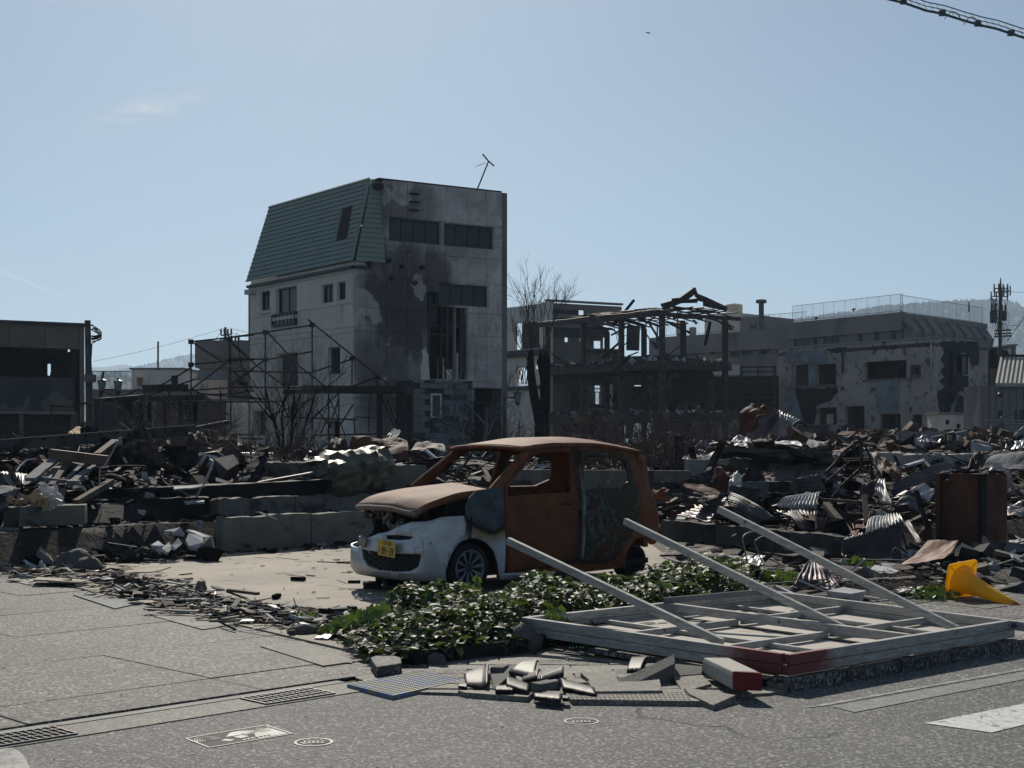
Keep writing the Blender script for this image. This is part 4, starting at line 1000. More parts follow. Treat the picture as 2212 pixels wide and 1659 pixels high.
# rear walls, slabs, flat roof
Pb=Plane(PLt.at(8.7,0)[:2],rf);m=MB();wall(m,Pb,0,RL,.4,TOPZ-.4,[(-1,1.3,8.3,13)],.3)
Pc=Plane(PRt.at(RL,0)[:2],lf);wall(m,Pc,0,8.7,.4,TOPZ,[],.3);m.build('rear_wall',MT['wallD'],b1)
m=MB();q=[PRt.at(.9,0),PRt.at(RL,0),Pc.at(8.7,0),PRt.at(.9,0)+Vector((lf.x,lf.y,0))*8.7]
fl=[tuple(p[:2])for p in q];fl2=[tuple(PRt.at(.35,0,-.35)[:2]),tuple(PRt.at(RL-.3,0,-.35)[:2]),tuple((Pc.at(8.4,0))[:2]),tuple((PRt.at(.35,0,-8.3))[:2])]
m.prism(fl,TOPZ-.35,TOPZ-.15)
m.build('roof_slab',MT['concd'],b1);m=MB()
for z in(3.2,6.1,8.6):m.prism(fl2,z-.1,z+.1)
m.build('floor_slab',MT['dark'],b1)
WM=(MT['frame'],MT['glass'])
for k,n_ in(('a',2),('b',2),('c',2),('d',2),('e',2)):window(PLt,wl[k],b1,n_,WM)
bk=MB();plbox(bk,PLt,wl['f'][0],wl['f'][1],wl['f'][2],wl['f'][3],-.28,-.2);bk.build('opening_shade_panel',MT['wallK'],b1)  # dark panel set in an open hole, the shade inside put into its colour
window(PRt,wr['a'],b1,4,WM);window(PRt,wr['b'],b1,4,WM);wc=window(PRt,wr['c'],b1,4,WM)
s0,s1,z0,z1=wr['c'];m=MB();plbox(m,PRt,s0+(s1-s0)*.49,s0+(s1-s0)*.73,z0+.1,z1-.1,-.15,-.11);m.build('rusted_board',MT['rustd'],wc)
s0,s1,z0,z1=wr['b'];m=MB();plbox(m,PRt,s0+(s1-s0)*.77,s1-.08,z0+.08,z1-.1,-.16,-.11);m.build('pale_curtain',MT['glassl'],b1)
# sill and trim
m=MB();s0,s1,z0,z1=wl['b'];plbox(m,PLt,s0-.1,s1+.15,z0-.22,z0-.08,-.05,.18)
plbox(m,PLt,wl['a'][0]-.08,wl['a'][1]+.08,wl['a'][2]-.14,wl['a'][2]-.04,-.05,.14);m.build('window_sill',MT['wallL'],b1)
br=r(c2,255,875,381,945);m=MB();plbox(m,PLt,br[0],br[1],br[2],br[2]+.12,.12,.2);plbox(m,PLt,br[0],br[1],br[3]-.08,br[3],.12,.2)
for k in range(7):x=br[0]+(br[1]-br[0]-.05)*k/6;plbox(m,PLt,x,x+.05,br[2]+.12,br[3]-.08,.13,.18)
plbox(m,PLt,br[0],br[0]+.06,br[2],br[3],0,.2);plbox(m,PLt,br[1]-.06,br[1],br[2],br[3],0,.2);m.build('window_rail',MT['frame'],b1)
zb=PLt.sz(c2(683,624))[1];m=MB();plbox(m,PLt,-.08,8.75,zb-.06,zb+.05,.06,.2);plbox(m,PRt,-.08,.62,zb-.06,zb+.05,.06,.17);m.build('gutter',MT['frame'],b1)
m=MB();q=r(c2,132,750,160,775);plbox(m,PLt,q[0],q[1],q[2],q[3],.05,.4);m.build('vent_hood',MT['white'],b1)
for x,y in((760,606),(938,620),(1048,628),(883,684),(1007,712),(868,590)):
 s_,z_=PRt.sz(c2(x,y));m=MB();m.lathe([(.0,.12),(.09,.12),(.10,.0)],12,PRt.at(s_,z_,.06),Vector((PRt.n.x,PRt.n.y,0)).to_track_quat('Z','Y').to_matrix());m.build('vent_pipe',MT['dark'],b1)
for y in(228,272,316):s_,z_=PRt.sz(c2(1003,y));m=MB();plbox(m,PRt,s_-.2,s_+.2,z_-.03,z_+.03,.06,.16);m.build('wall_rung',MT['dark'],b1)
# mansard courses
D1,D2=.9,.42;EZ=8.48;RZ=11.74
def roofpt(t,u,side_):
 hip=PRt.at(D1*t,0,-D2*t)if False else None
 c=Vector((B1C[0],B1C[1],0));n1=-Vector((PLt.n.x,PLt.n.y,0));n2=-Vector((PRt.n.x,PRt.n.y,0))
 if side_==0:q=c+Vector((lf.x,lf.y,0))*(u*(8.85-t*.12)+(1-u)*(D2*t))+n1*(D1*t-.14*(1-t))
 else:q=c+Vector((rf.x,rf.y,0))*(D1*t*(1-u)+1.24*u)+n2*(D2*t-.10)
 q.z=EZ+(RZ-EZ)*t;return q
def stepped(name,side_,u0,u1,i,n):
 t0,t1=i/n,(i+1)/n;m=MB();nn=(Vector((PLt.n.x,PLt.n.y,.3))if side_==0 else Vector((PRt.n.x,PRt.n.y,.1))).normalized()
 a,b,c,d=roofpt(t0,u0,side_)+nn*.055,roofpt(t0,u1,side_)+nn*.055,roofpt(t1,u1,side_)+nn*.012,roofpt(t1,u0,side_)+nn*.012
 bk=-nn*.05;m.add([a,b,c,d,a+bk,b+bk,c+bk,d+bk],[(0,1,2,3),(7,6,5,4),(0,4,5,1),(1,5,6,2),(2,6,7,3),(3,7,4,0)])
 m.build(name,MT['green'],rf_)
m=MB()
for sd_ in(0,1):
 nn=(Vector((PLt.n.x,PLt.n.y,0))if sd_==0 else Vector((PRt.n.x,PRt.n.y,0)))*-.04
 P=[roofpt(0,0,sd_),roofpt(0,1,sd_),roofpt(1,1,sd_),roofpt(1,0,sd_)];m.quadslab(*[p+nn for p in P],.05)
rf_=m.build('mansard_roof',MT['green'],b1)
NC=17
du=[roofpt(0,0,0),roofpt(0,1,0)]
def u_of(v,t):
 best=min(range(201),key=lambda k:abs(CX+(lambda q:q.x/q.y*F)(roofpt(t,k/200,0))-v[0]));return best/200
for i in range(NC):
 t=(i+.5)/NC
 zc=EZ+(RZ-EZ)*t
 # dormer opening spans a part of the courses
 if 5<=i<=11:
  f=(i-5)/7;ur=u_of(c2(652+(680-652)*f,0),t);ul=u_of(c2(588+(618-588)*f,0),t)
  stepped('roof_course',0,0,min(ur,ul),i,NC);stepped('roof_course',0,max(ur,ul),1,i,NC)
 else:stepped('roof_course',0,0,1,i,NC)
 stepped('roof_course',1,0,1,i,NC)
m=MB();nn=Vector((PLt.n.x,PLt.n.y,0));ur0,ul0=sorted((u_of(c2(652,0),5.5/NC),u_of(c2(588,0),5.5/NC)));ur1,ul1=sorted((u_of(c2(680,0),11.5/NC),u_of(c2(618,0),11.5/NC)))
m.quadslab(roofpt(5/NC,ur0+.004,0)+nn*.0,roofpt(5/NC,ul0-.004,0)+nn*.0,roofpt(12/NC,ul1-.004,0)+nn*.0,roofpt(12/NC,ur1+.004,0)+nn*.0,.03);m.build('dormer_recess',MT['dark'],rf_)
m=MB();m.tube([roofpt(t/6,0,0)+Vector((.02,-.06,0))for t in range(7)],.06,6);m.tube([roofpt(1,0,0)+Vector((0,0,.02)),roofpt(1,1,0)+Vector((0,0,.02))],.07,6);m.build('ridge_cap',MT['green'],rf_)
# slot fins and remains of the curtain wall
ins=MB();plbox(ins,PRt,wr['slot'][0]-.3,wr['slot'][1]+.3,wr['slot'][2],wr['slot2'][3],-1.5,-1.4);ins.build('stairwell_wall',MT['wallK'],b1)
for x,y0,y1,mt in((1095,770,1235,'wallK'),(1163,842,1235,'dark'),(1195,842,1160,'wallK'),(1236,842,1235,'wallD'),(1270,842,1235,'wallK'),(1283,880,1200,'wallK')):
 q=PRt.rect(c2,x-5,y0,x+6,y1);m=MB();plbox(m,PRt,q[0],q[1],q[2],q[3],-.24,-.06);m.build('mullion',MT[mt],b1)
for(x0,y0,x1,y1,o_)in((1085,938,1298,950,-.14),(1085,985,1190,996,-.14),(1085,828,1298,842,-.1),(1160,1115,1195,1235,-.3),(1200,1180,1236,1235,-.2),(1245,1090,1268,1235,-.2),(1115,842,1160,930,-.3),(1172,842,1192,940,-.28),(1088,768,1125,826,-.2),(1200,955,1230,1000,-.25)):
 q=PRt.rect(c2,x0,y0,x1,y1);m=MB();plbox(m,PRt,q[0],q[1],q[2],q[3],o_-.05,o_);m.build('cladding_remnant',MT['wallK']if y0<1000 else MT['wallL'],b1)
m=MB();V2,T=cdt([PRt.sz(c2(*p))for p in((1045,1075),(1062,1068),(1082,1100),(1086,1150),(1090,1236),(1043,1240),(1040,1180),(1050,1120))],[],.3,.02)
m.add([PRt.at(a,b,.075)for a,b in V2],T);m.build('peeled_edge',MT['wallL'],b1)
# porch block
Pp=Plane(PRt.at(PRt.sz(c2(1080,1400))[0]-1.0,0,1.6)[:2],rf)
pr=Pp.rect(c2,1015,1240,1330,1640);pw=Pp.rect(c2,1104,1312,1164,1446)
m=MB();plbox(m,Pp,pr[0]+.02,pr[1]-.02,.3,pr[3]-.02,-1.6,-.14);porch=m.build('porch_block',MT['wallK'],b1)
bw,bh=.42,.21;nb=0
kx=pr[0]
row=0;z=.9
while z<pr[3]-.1:
 x=pr[0]+(-.21 if row%2 else 0)
 while x<pr[1]:
  a,b=max(x,pr[0]),min(x+bw,pr[1])
  if b-a>.05 and not(a<pw[1]and b>pw[0]and z<pw[3]and z+bh>pw[2]):
   m=MB();plbox(m,Pp,a+.006,b-.006,z+.006,min(z+bh,pr[3])-.006,-.13,random.uniform(-.004,.006));m.build('concrete_block',MT['concB']if random.random()<.7 else MT['wallK'],porch);nb+=1
  x+=bw
 z+=bh;row+=1
pwn=window(Pp,pw,porch,1,(MT['wallL'],MT['glass']),depth=.10,fw=.07)
# recess under the overhang
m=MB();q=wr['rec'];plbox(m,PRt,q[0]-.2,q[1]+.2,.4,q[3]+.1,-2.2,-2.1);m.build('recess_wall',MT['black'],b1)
# roof clutter and aerial
m=MB()
for x0,x1,y0,y1 in((1196,1232,183,205),(1236,1270,180,206),(1275,1330,205,222),(1340,1362,200,222),(1412,1470,212,228)):
 q=PRt.rect(c2,x0,y0,x1,y1);plbox(m,PRt,q[0],q[1],TOPZ+.002,max(q[3],TOPZ+.1),-.9,-.3)
plbox(m,PRt,1.0,RL,TOPZ,TOPZ+.05,-.3,.05);m.build('parapet_cap',MT['dark'],b1)
a=thing('roof_aerial','leaning television aerial on the flat roof of the mansard building','aerial',W(c2(1360,205),57))
m=MB();m.tube([W(c2(1352,205),57),W(c2(1375,150),57),W(c2(1415,50),57)],.03,5);m.build('mast',MT['steel'],a)
MB().tube([W(c2(1384,10),57),W(c2(1412,45),57.2),W(c2(1445,74),57.4)],.03,5).build('boom',MT['steel'],a)
for x,y in((1386,12),(1400,28),(1420,52),(1442,70)):MB().tube([W(c2(x-6,y+4),56.6),W(c2(x+4,y-3),57.8)],.012,4).build('element',MT['steel'],a)
MB().tube([W(c2(1345,78),57),W(c2(1396,56),57.2)],.012,4).build('arm',MT['steel'],a)
# ---------------------------------------------------------------- left burnt two storey shop
b6=thing('burnt_shop','burnt two storey shop with brown fascia and rusty roller shutters at the left edge','building',(-18,62,.5))
PS=Plane(W(c5(0,500),62)[:2],(W(c5(735,500),63.8)-W(c5(0,500),62))[:2]);rs_=PS.rect
SE=PS.sz(c5(735,400))[0];S0=-9.0;ZT=PS.sz(c5(0,160))[1]
f1=PS.sz(c5(300,375))[1];w0=PS.sz(c5(300,628))[1];w1=PS.sz(c5(300,928))[1]
mm=MB();plbox(mm,PS,S0,SE,f1,ZT,-.5,0);fas=mm.build('fascia',MT['wallB'],b6)
for a,b in((0,78),(78,388),(388,690),(690,735)):
 x0,x1=PS.sz(c5(a,300))[0],PS.sz(c5(b,300))[0]
 if a==0:x0=S0
 q=MB();plbox(q,PS,x0+.02,x1-.02,f1+(.0 if a<690 else-3.3),ZT-.15,.002,.05);q.build('fascia_panel',MT['wallB'],fas)
mm=MB();plbox(mm,PS,S0,SE+.1,ZT,ZT+.14,-.6,.12);mm.build('roof_edge',MT['wallK'],b6)
mm=MB();wall(mm,PS,S0,PS.sz(c5(660,800))[0],w1,w0,[],.3,0,-.2);mm.build('upper_wall',MT['wallK'],b6)
mm=MB();plbox(mm,PS,PS.sz(c5(692,800))[0],SE,.4,f1,-6,0);mm.build('side_pier',MT['dark'],b6)
mm=MB();bw_=PS.rect(c5,415,515,530,618);PSb=Plane(PS.at(0,0,-6)[:2],PS.d);bw2=PSb.rect(c5,415,515,530,618)
wall(mm,PSb,S0-1,SE+.6,.4,ZT,[bw2],.2);plbox(mm,PS,S0,SE,w0-.15,w0,-6,-.3);plbox(mm,PS,S0,SE,ZT-.15,ZT,-6,-.5);mm.build('rear_wall',MT['black'],b6)
for x in(20,655):s_=PS.sz(c5(x,500))[0];q=MB();plbox(q,PS,s_-.12,s_+.1,w0,f1,-1.2 if x not in(655,)else-.5,-.9 if x!=655 else-.2);q.build('charred_post',MT['dark'],b6)
q=MB();q.tube([W(c5(190,390),64),W(c5(330,385),64.5),W(c5(560,400),65)],.06,5);q.tube([W(c5(30,480),64),W(c5(160,420),64.5),W(c5(320,390),65)],.05,5);q.build('fallen_pipe',MT['steel'],b6)
# broken shards in the back window
q=MB();V2,T=cdt([PSb.sz(c5(*p))for p in((430,618),(435,590),(450,575),(462,585),(475,560),(468,618))],[],.3);q.add([PSb.at(a,b2,.1)for a,b2 in V2],T);q.build('torn_scrap',MT['black'],b6)
# pale ragged plaster along the bottom of the wall
for pts in(((0,880),(55,870),(60,835),(72,915),(0,918)),((205,870),(250,780),(262,830),(275,918),(190,918)),((372,850),(410,800),(470,750),(560,790),(640,850),(655,915),(372,918)),((75,895),(185,890),(190,918),(75,918))):
 V2,T=cdt([PS.sz(c5(*p))for p in pts],[],.25,.05);q=MB();q.add([PS.at(a,b2,-.19)for a,b2 in V2],T);q.build('bare_plaster',MT['conc'],b6)
q=MB();plbox(q,PS,S0,PS.sz(c5(660,930))[0],w1-.12,w1,-.25,.1);q.build('awning_rail',MT['wallD'],b6)
shm=M('rusty_shutter',(.055,.032,.024),(.035,.024,.02),(.02,.018,.018),sc=.8,cthr=.55,bump=.2,stretch=(.6,.6,1.5),rough=.6)
for x0,x1 in((-400,172),(212,632)):
 sa,sb=PS.sz(c5(x0,1000))[0],PS.sz(c5(x1,1000))[0];z0_,z1_=1.0,w1-.13;n_=16;q=MB();plbox(q,PS,sa,sb,.5,z1_,-.5,-.42);sh=q.build('roller_shutter',shm,b6)
 for k in range(n_):
  q=MB();za=z0_+(z1_-z0_)*k/n_;zb_=za+(z1_-z0_)/n_-.02;o_=.03*noise.noise(Vector((k,x0,0)))
  q.add([PS.at(sa,za,-.36),PS.at(sb,za,-.36),PS.at(sb,zb_,-.40),PS.at(sa,zb_,-.40),PS.at(sa,za,-.41),PS.at(sb,za,-.41)],[(0,1,2,3),(0,4,5,1)]);q.build('slat',shm,sh)
for x0,x1 in((176,210),(628,645)):
 q=MB();plbox(q,PS,PS.sz(c5(x0,1000))[0],PS.sz(c5(x1,1000))[0],.5,w1-.13,-.4,-.1);q.build('pillar',MT['conc'],b6)
q=MB();plbox(q,PS,PS.sz(c5(645,1000))[0],PS.sz(c5(692,1000))[0],.5,w1,-.45,-.25);q.build('pier_wall',MT['wallB'],b6)
# ---------------------------------------------------------------- things between the shop and the tall building
def boxbuilding(name,label,c,x0,x1,ytop,Y,depth,mat,zb=.8,dirv=(1,0),cat='building',holes=(),hole_mats=None,group=None):
 pl=Plane(W(c(x0,ytop),Y)[:2],U(*dirv));s1_,zt_=pl.sz(c(x1,ytop));zt_=EYE-(c(x0,ytop)[1]-HY)/F*Y
 t=thing(name,label,cat,tuple(pl.at(0,zb)),group);m=MB();hs_=[pl.rect(c,*q[:4])for q in holes]
 wall(m,pl,0,s1_,zb-.5,zt_,hs_,.25);m.build('front_wall',mat,t)
 m=MB();see=any(len(q)>4 and q[4]=='sky' for q in holes)
 if not see:plbox(m,pl,0,s1_,zb-.5,zt_,-depth,-depth+.2)
 plbox(m,pl,0,.2,zb-.5,zt_,-depth,-.25);k_=MB();plbox(k_,pl,s1_-.2,s1_,zb-.5,zt_,-depth,-.25);k_.build('side_wall',mat,t)
 m.build('rear_wall',mat,t);m=MB();plbox(m,pl,-.1,s1_+.1,zt_,zt_+.12,-depth-.1,.1);m.build('roof',MT['wallD'],t)
 for q,hq in zip(holes,hs_):
  if len(q)>4 and q[4]=='sky':continue
  if len(q)>4 and q[4]=='glass':window(pl,hq,t,2,WM);continue
  k=MB();plbox(k,pl,hq[0]-.1,hq[1]+.1,hq[2]-.1,hq[3]+.1,-.6,-.5);k.build('opening_shade_sheet',MT['black'],t)  # black sheet behind the hole stands for the shade indoors
 return t,pl,s1_,zt_
t,pl,s1_,zt_=boxbuilding('roof_hut','small grey concrete hut with an open window and a tall pipe behind the street lamps',c5,1143,1590,565,95,5,MT['wallL'],5.2,(1,-.05),holes=((1190,632,1247,712,'sky'),(1486,615,1550,770)))
m=MB();m.tube([W(c5(1376,560),94.5),W(c5(1377,320),94.5)],.06,8);m.build('flue_pipe',MT['steel'],t)
t,pl,s1_,zt_=boxbuilding('low_building','low grey building with a thin railing under the far hills',c5,800,1700,752,93,8,MT['wallD'],1.0,(1,.02),holes=((1190,1010,1280,1050,'glass'),))
m=MB()
for k in range(32):
 x=806+k*10.6;a=W(c5(x,752),93);m.tube([a,a+Vector((0,0,1.3))],.022,4)
a=W(c5(806,752),93);b=W(c5(1140,752),93);m.tube([a+Vector((0,0,1.3)),b+Vector((0,0,1.3))],.03,4);m.build('railing',MT['steel'],t)
# grey house with a mansard end, brown annex, red and pale walls
t,pl,s1_,zt_=boxbuilding('brown_annex','brown stained concrete block left of the tall building',c5,1980,2260,478,78,6,MT['wallB'],1.0,(1,-.03),holes=((2070,670,2165,700),))
m=MB();p0=W(c5(1925,400),78);m.box(W(c5(1990,440),79),(3.2,2.4,1.5));m.box(W(c5(2185,405),79),(1.6,1.2,.9));m.build('rooftop_boxes',MT['wallD'],t)
m=MB()
for k in range(26):m.box(W(c5(1985+k*9,476),77.8),(.14,.3,.16))
m.build('cornice_teeth',MT['wallD'],t)
t=thing('grey_roofed_house','house with a steep dark grey roof and white lower wall near the utility pole','house',W(c5(1840,1000),82))
m=MB();Y=82;m.quadslab(W(c5(1705,650),Y),W(c5(1975,650),Y+.5),W(c5(1975,428),Y+2.5),W(c5(1783,432),Y+2),.3);m.build('roof',MT['wallD'],t)
m=MB();pl=Plane(W(c5(1700,700),Y)[:2],(1,0));e=pl.sz(c5(1978,700))[0];hs_=[pl.rect(c5,1740,692,1780,740),pl.rect(c5,1900,705,1925,735)];wall(m,pl,0,e,.8,pl.sz(c5(1700,655))[1],hs_,.25);m.build('wall',MT['wallL'],t)
for q in hs_:window(pl,q,t,2,(MT['white'],MT['glassl']))
t,pl,s1_,zt_=boxbuilding('red_wall_building','faded red ground floor wall half hidden by the collapsed scaffold',c5,1360,1968,842,75,4,MT['red'],.9,(1,0),holes=((1600,880,1660,1000),))
t,pl,s1_,zt_=boxbuilding('pale_wall_building','pale grey ground floor wall left of the tall building',c5,1972,2260,845,70,4,MT['wallL'],.9,(1,0))
m=MB();a_=W(c5(2045,1010),62);m.box((a_.x+.35,a_.y,2.1),(1.05,.5,2.4));single('ac_unit',m,MT['wallL'],'tall grey outdoor unit standing in front of the pale ground floor wall','outdoor unit',bevel=.02)
# corrugated shed
t=thing('corrugated_shed','grey corrugated sheet shed with a rusted corner and an open doorway beside the bare pole','shed',W(c5(920,1100),55))
pl=Plane(W(c5(812,900),55)[:2],(1,.03));e=pl.sz(c5(1028,900))[0];zt_=pl.sz(c5(812,838))[1];n_=56;m=MB()
corrm=M('corrugated_grey_sheet',(.19,.19,.19),(.13,.13,.135),(.14,.055,.03),sc=.6,cthr=.60,bump=.15,rough=.55,csharp=.05)
vs=[];
for k in range(n_+1):
 o_=.03 if k%2 else-.03;vs+=[pl.at(e*k/n_,.7,o_),pl.at(e*k/n_,zt_,o_)]
m.add(vs,[(2*k,2*k+2,2*k+3,2*k+1)for k in range(n_)]);m.build('corrugated_wall',corrm,t)
m=MB();plbox(m,pl,0,e,.7,zt_-.05,-3,-.1);m.build('shed_body',MT['dark'],t)
e2=pl.sz(c5(1100,900))[0];m=MB();plbox(m,pl,e+.05,e2,.7,zt_,-3,-2.8);plbox(m,pl,e2-.1,e2,.7,zt_,-.2,0);m.build('doorway',MT['black'],t)
m=MB();plbox(m,pl,e,e2,pl.sz(c5(1028,935))[1]-.1,pl.sz(c5(1028,935))[1],-.1,.05);plbox(m,pl,-.05,e+.1,zt_,zt_+.06,-3,.1);m.build('door_head',MT['rustd'],t)
def cyl(a,b,r,r2=None,n=10):return MB().tube([a,b],r,n,r2=r2)
# bare pole with cut cables
t=thing('utility_pole','bare utility pole with a bundle of cut cables beside the burnt shop','utility pole',W(c5(775,1150),58),'utility poles')
MB().tube([W(c5(782,1180),58),W(c5(763,136),58)],.15,12,r2=.12).build('pole',MT['pole'],t)
for y in(178,215,272,292):MB().tube([W(c5(744,y),58),W(c5(812,y),58)],.035,5).build('bracket',MT['dark'],t)
rnd=random.Random(11)
for k in range(16):
 y0=rnd.choice((180,200,225,275));x1=rnd.uniform(835,885);y1=rnd.uniform(230,300);y2=rnd.uniform(270,340);m=MB()
 pts=[]
 for i in range(9):
  f=i/8;x=805*(1-f)**2+2*x1*f*(1-f)*1.1+800*f*f;y=y0*(1-f)**2+2*y1*f*(1-f)+y2*f*f;pts.append(W(c5(x,y),58+rnd.uniform(-.3,.3)))
 m.tube(pts,.018,4,cap=False);m.build('cable',MT['dark'],t)
for k in range(5):
 pts=[W(c5(795+6*math.sin(i*1.1+k)+rnd.uniform(-3,3),340+i*(40+k*8)),57.6)for i in range(9)];MB().tube(pts,.02,4).build('cable',MT['dark'],t)
for y in(640,1050):MB().box(W(c5(786,y),57.6),(.36,.36,.3)).build('band',MT['conc'],t)
# far pole with crossarms
t=thing('utility_pole','distant utility pole with crossarms rising behind the collapsed scaffold','utility pole',W(c5(1975,700),88),'utility poles')
MB().tube([W(c5(1968,900),88),W(c5(1963,195),88)],.2,8,r2=.07).build('pole',MT['pole'],t)
for y,x0,x1 in((262,1925,2015),(318,1990,2080),(350,1925,1990)):
 MB().tube([W(c5(x0,y+5),88),W(c5(x1,y-3),88)],.05,4).build('crossarm',MT['dark'],t)
 for k in range(4):a=W(c5(x0+(x1-x0)*k/3,y-2),88);MB().tube([a,a+Vector((0,0,.35))],.06,5).build('insulator',MT['dark'],t)
for k in range(3):MB().tube([W(c5(1965+(1700+40*k-1965)*i/8,200+k*60+(260)*(i/8)+12*math.sin(i/8*math.pi)),88+i*2)for i in range(9)],.015,3).build('wire',MT['dark'],t)
MB().tube([W(c5(1960+(820-1960)*i/10,200+292*i/10+20*math.sin(i/10*math.pi)),88)for i in range(11)],.012,3).build('wire',MT['dark'],t)
for k in range(4):MB().tube([W(c5(1990+(2210-1990)*i/6,200+k*35+(50+k*8)*i/6+4*math.sin(i/6*math.pi)),88)for i in range(7)],.013,3).build('wire',MT['dark'],t)
# twin lantern lamps
def lantern(name,label,top,Y,sc,px,post=True,group='street lanterns'):
 p=W(top,Y);t=thing(name,label,'street lamp',(p.x,p.y,1.0),group)
 m=MB();m.lathe([(0,.55),(.05,.5),(.07,.42),(.34,.30),(.36,.26),(.02,.26)],6,p-Vector((0,0,.55*sc)),Matrix.Scale(sc,3));cap=m.build('lantern_cap',MT['frame'],t)
 m=MB();m.lathe([(.27,.25),(.15,-.38),(0,-.38)],6,p-Vector((0,0,.55*sc)),Matrix.Scale(sc,3));m.build('glass',MT['glassl'],t)
 m=MB()
 for k in range(6):
  a=k*math.pi/3;q0=p+(Vector((.28*math.cos(a),.28*math.sin(a),.25-.55)))*sc;q1=p+(Vector((.155*math.cos(a),.155*math.sin(a),-.38-.55)))*sc;m.tube([q0,q1],.022*sc,4)
 m.lathe([(0,.3),(.16,.3),(.17,.2),(.05,.0)],8,p+Vector((0,0,-1.22*sc)),Matrix.Scale(sc,3));m.build('lantern_frame',MT['frame'],t)
 return t,p
Y=50;t,p=lantern('street_lamp','left one of the twin street lanterns between the bare pole and the concrete hut',c5(888,625),Y,.52,0)
MB().tube([W(c5(885,1100),Y+.2),W(c5(885,745),Y+.2),W(c5(898,582),Y+.2)],.045,8).build('post',MT['frame'],t)
MB().tube([W(c5(868,740),Y),W(c5(1032,738),Y)],.03,6).build('arm',MT['frame'],t)
t,p=lantern('street_lamp','right one of the twin street lanterns between the bare pole and the concrete hut',c5(1028,632),Y,.52,0)
MB().tube([W(c5(1028,745),Y),W(c5(1028,712),Y)],.03,6).build('arm',MT['frame'],t)
t,p=lantern('street_lamp','lone small street lantern right of the tall building beside the blackened tree',c2(1574,1290),52,.5,0)
q0=W(c2(1500,1340),52);MB().tube([W(c2(1500,1600),52),W(c2(1502,1335),52),W(c2(1568,1335),52)],.05,6).build('post',MT['frame'],t)
# ---------------------------------------------------------------- ruined steel frame building
K0=Vector((9.16,87.0));kl=U(-6.8,8.7);kr_=U(4.17,1.8);SP=3.68
b2=thing('steel_frame_ruin','burnt out three storey steel frame building with bare columns and a sagging open roof','building',(K0 .x,K0 .y,1.0))
ZR,Z2_,Z1_=9.55,6.55,3.35
def kp_(i,j,z):q=K0+kl*(i*SP)+kr_*(j*4.5);return Vector((q.x,q.y,z))
for i in range(4):
 for j in range(2):
  m=MB();zt=ZR+(.1 if j==0 else-.1);m.beam(kp_(i,j,.6),kp_(i,j,zt),.24,.24,up=(kr_.x,kr_.y,0));m.beam(kp_(i,j,.6)+Vector((.06,-.1,0)),kp_(i,j,zt-.3)+Vector((.06,-.1,0)),.12,.30,up=(kr_.x,kr_.y,0));m.build('column',MT['steel'],b2)
rnd=random.Random(5)
for zz,nm in((Z2_,'upper_floor'),(Z1_,'lower_floor')):
 m=MB();a,b,c,d=[kp_(*q,zz)for q in((-.06,-.05),(3.02,-.05),(3.02,1.05),(-.06,1.05))];m.prism([tuple(q[:2])for q in(a,b,c,d)],zz-.12,zz+.06)
 fl_=m.build(nm,MT['concd'],b2)
 for(p,q)in(((-.06,-.06),(3.03,-.06)),((-.06,1.06),(3.03,1.06)),((-.06,-.06),(-.06,1.06)),((3.03,-.06),(3.03,1.06))):
  MB().beam(kp_(*p,zz-.30),kp_(*q,zz-.32),.16,.34).build('girder',MT['steel'],fl_)
 for i in(.5,1,1.5,2,2.5):MB().beam(kp_(i,-.04,zz-.27),kp_(i,1.04,zz-.27),.1,.24).build('joist',MT['rustd'],fl_)
 m=MB()
 for k in range(420):
  u=rnd.uniform(-.05,3);v=rnd.choice((rnd.uniform(-.06,.1),rnd.uniform(0,1)));s_=rnd.uniform(.06,.35);m.box(kp_(u,v,zz+.06+s_*.2),(s_*rnd.uniform(.5,2),s_,s_*rnd.uniform(.2,.8)),Matrix.Rotation(rnd.uniform(0,3),3,Vector((rnd.random(),rnd.random(),1)).normalized()),rnd.choice((0,1,2,0)))
 o=m.build('floor_debris',[MT['ash'],MT['concd'],MT['plast']],fl_);o['kind']='stuff'
 m=MB()
 for k in range(90):
  u=rnd.uniform(0,3);L=rnd.uniform(.15,1.3)*rnd.random();p=kp_(u,-.06,zz-.4);m.tube([p,p+Vector((rnd.uniform(-.15,.15),0,-L))],.012,3)
 o=m.build('hanging_wires',MT['dark'],fl_);o['kind']='stuff'
for i in range(14):
 u=-.1+i*.24;bow=.12*math.sin(i*1.3);MB().tube([kp_(u,-.12,ZR+.02+bow*.3),kp_(u,.4,ZR+.28+bow),kp_(u,.8,ZR+.1),kp_(u,1.15,ZR-.25)],.05,5).build('rafter',MT['rustd'],b2)
for j in range(8):
 v=-.1+j*.175;MB().tube([kp_(-.1+k*.4,v,ZR+.12+.26*math.sin(min(1,max(0,v))*3.0)+.07*noise.noise(Vector((k*.8,j,0))))for k in range(9)],.045,4).build('purlin',MT['rustd'],b2)
MB().beam(kp_(-.08,-.12,ZR-.12),kp_(3.2,-.12,ZR-.10),.12,.26).build('eaves_beam',MT['steel'],b2);MB().beam(kp_(-.08,-.12,ZR-.12),kp_(-.08,1.2,ZR-.25),.12,.22).build('eaves_beam',MT['steel'],b2)
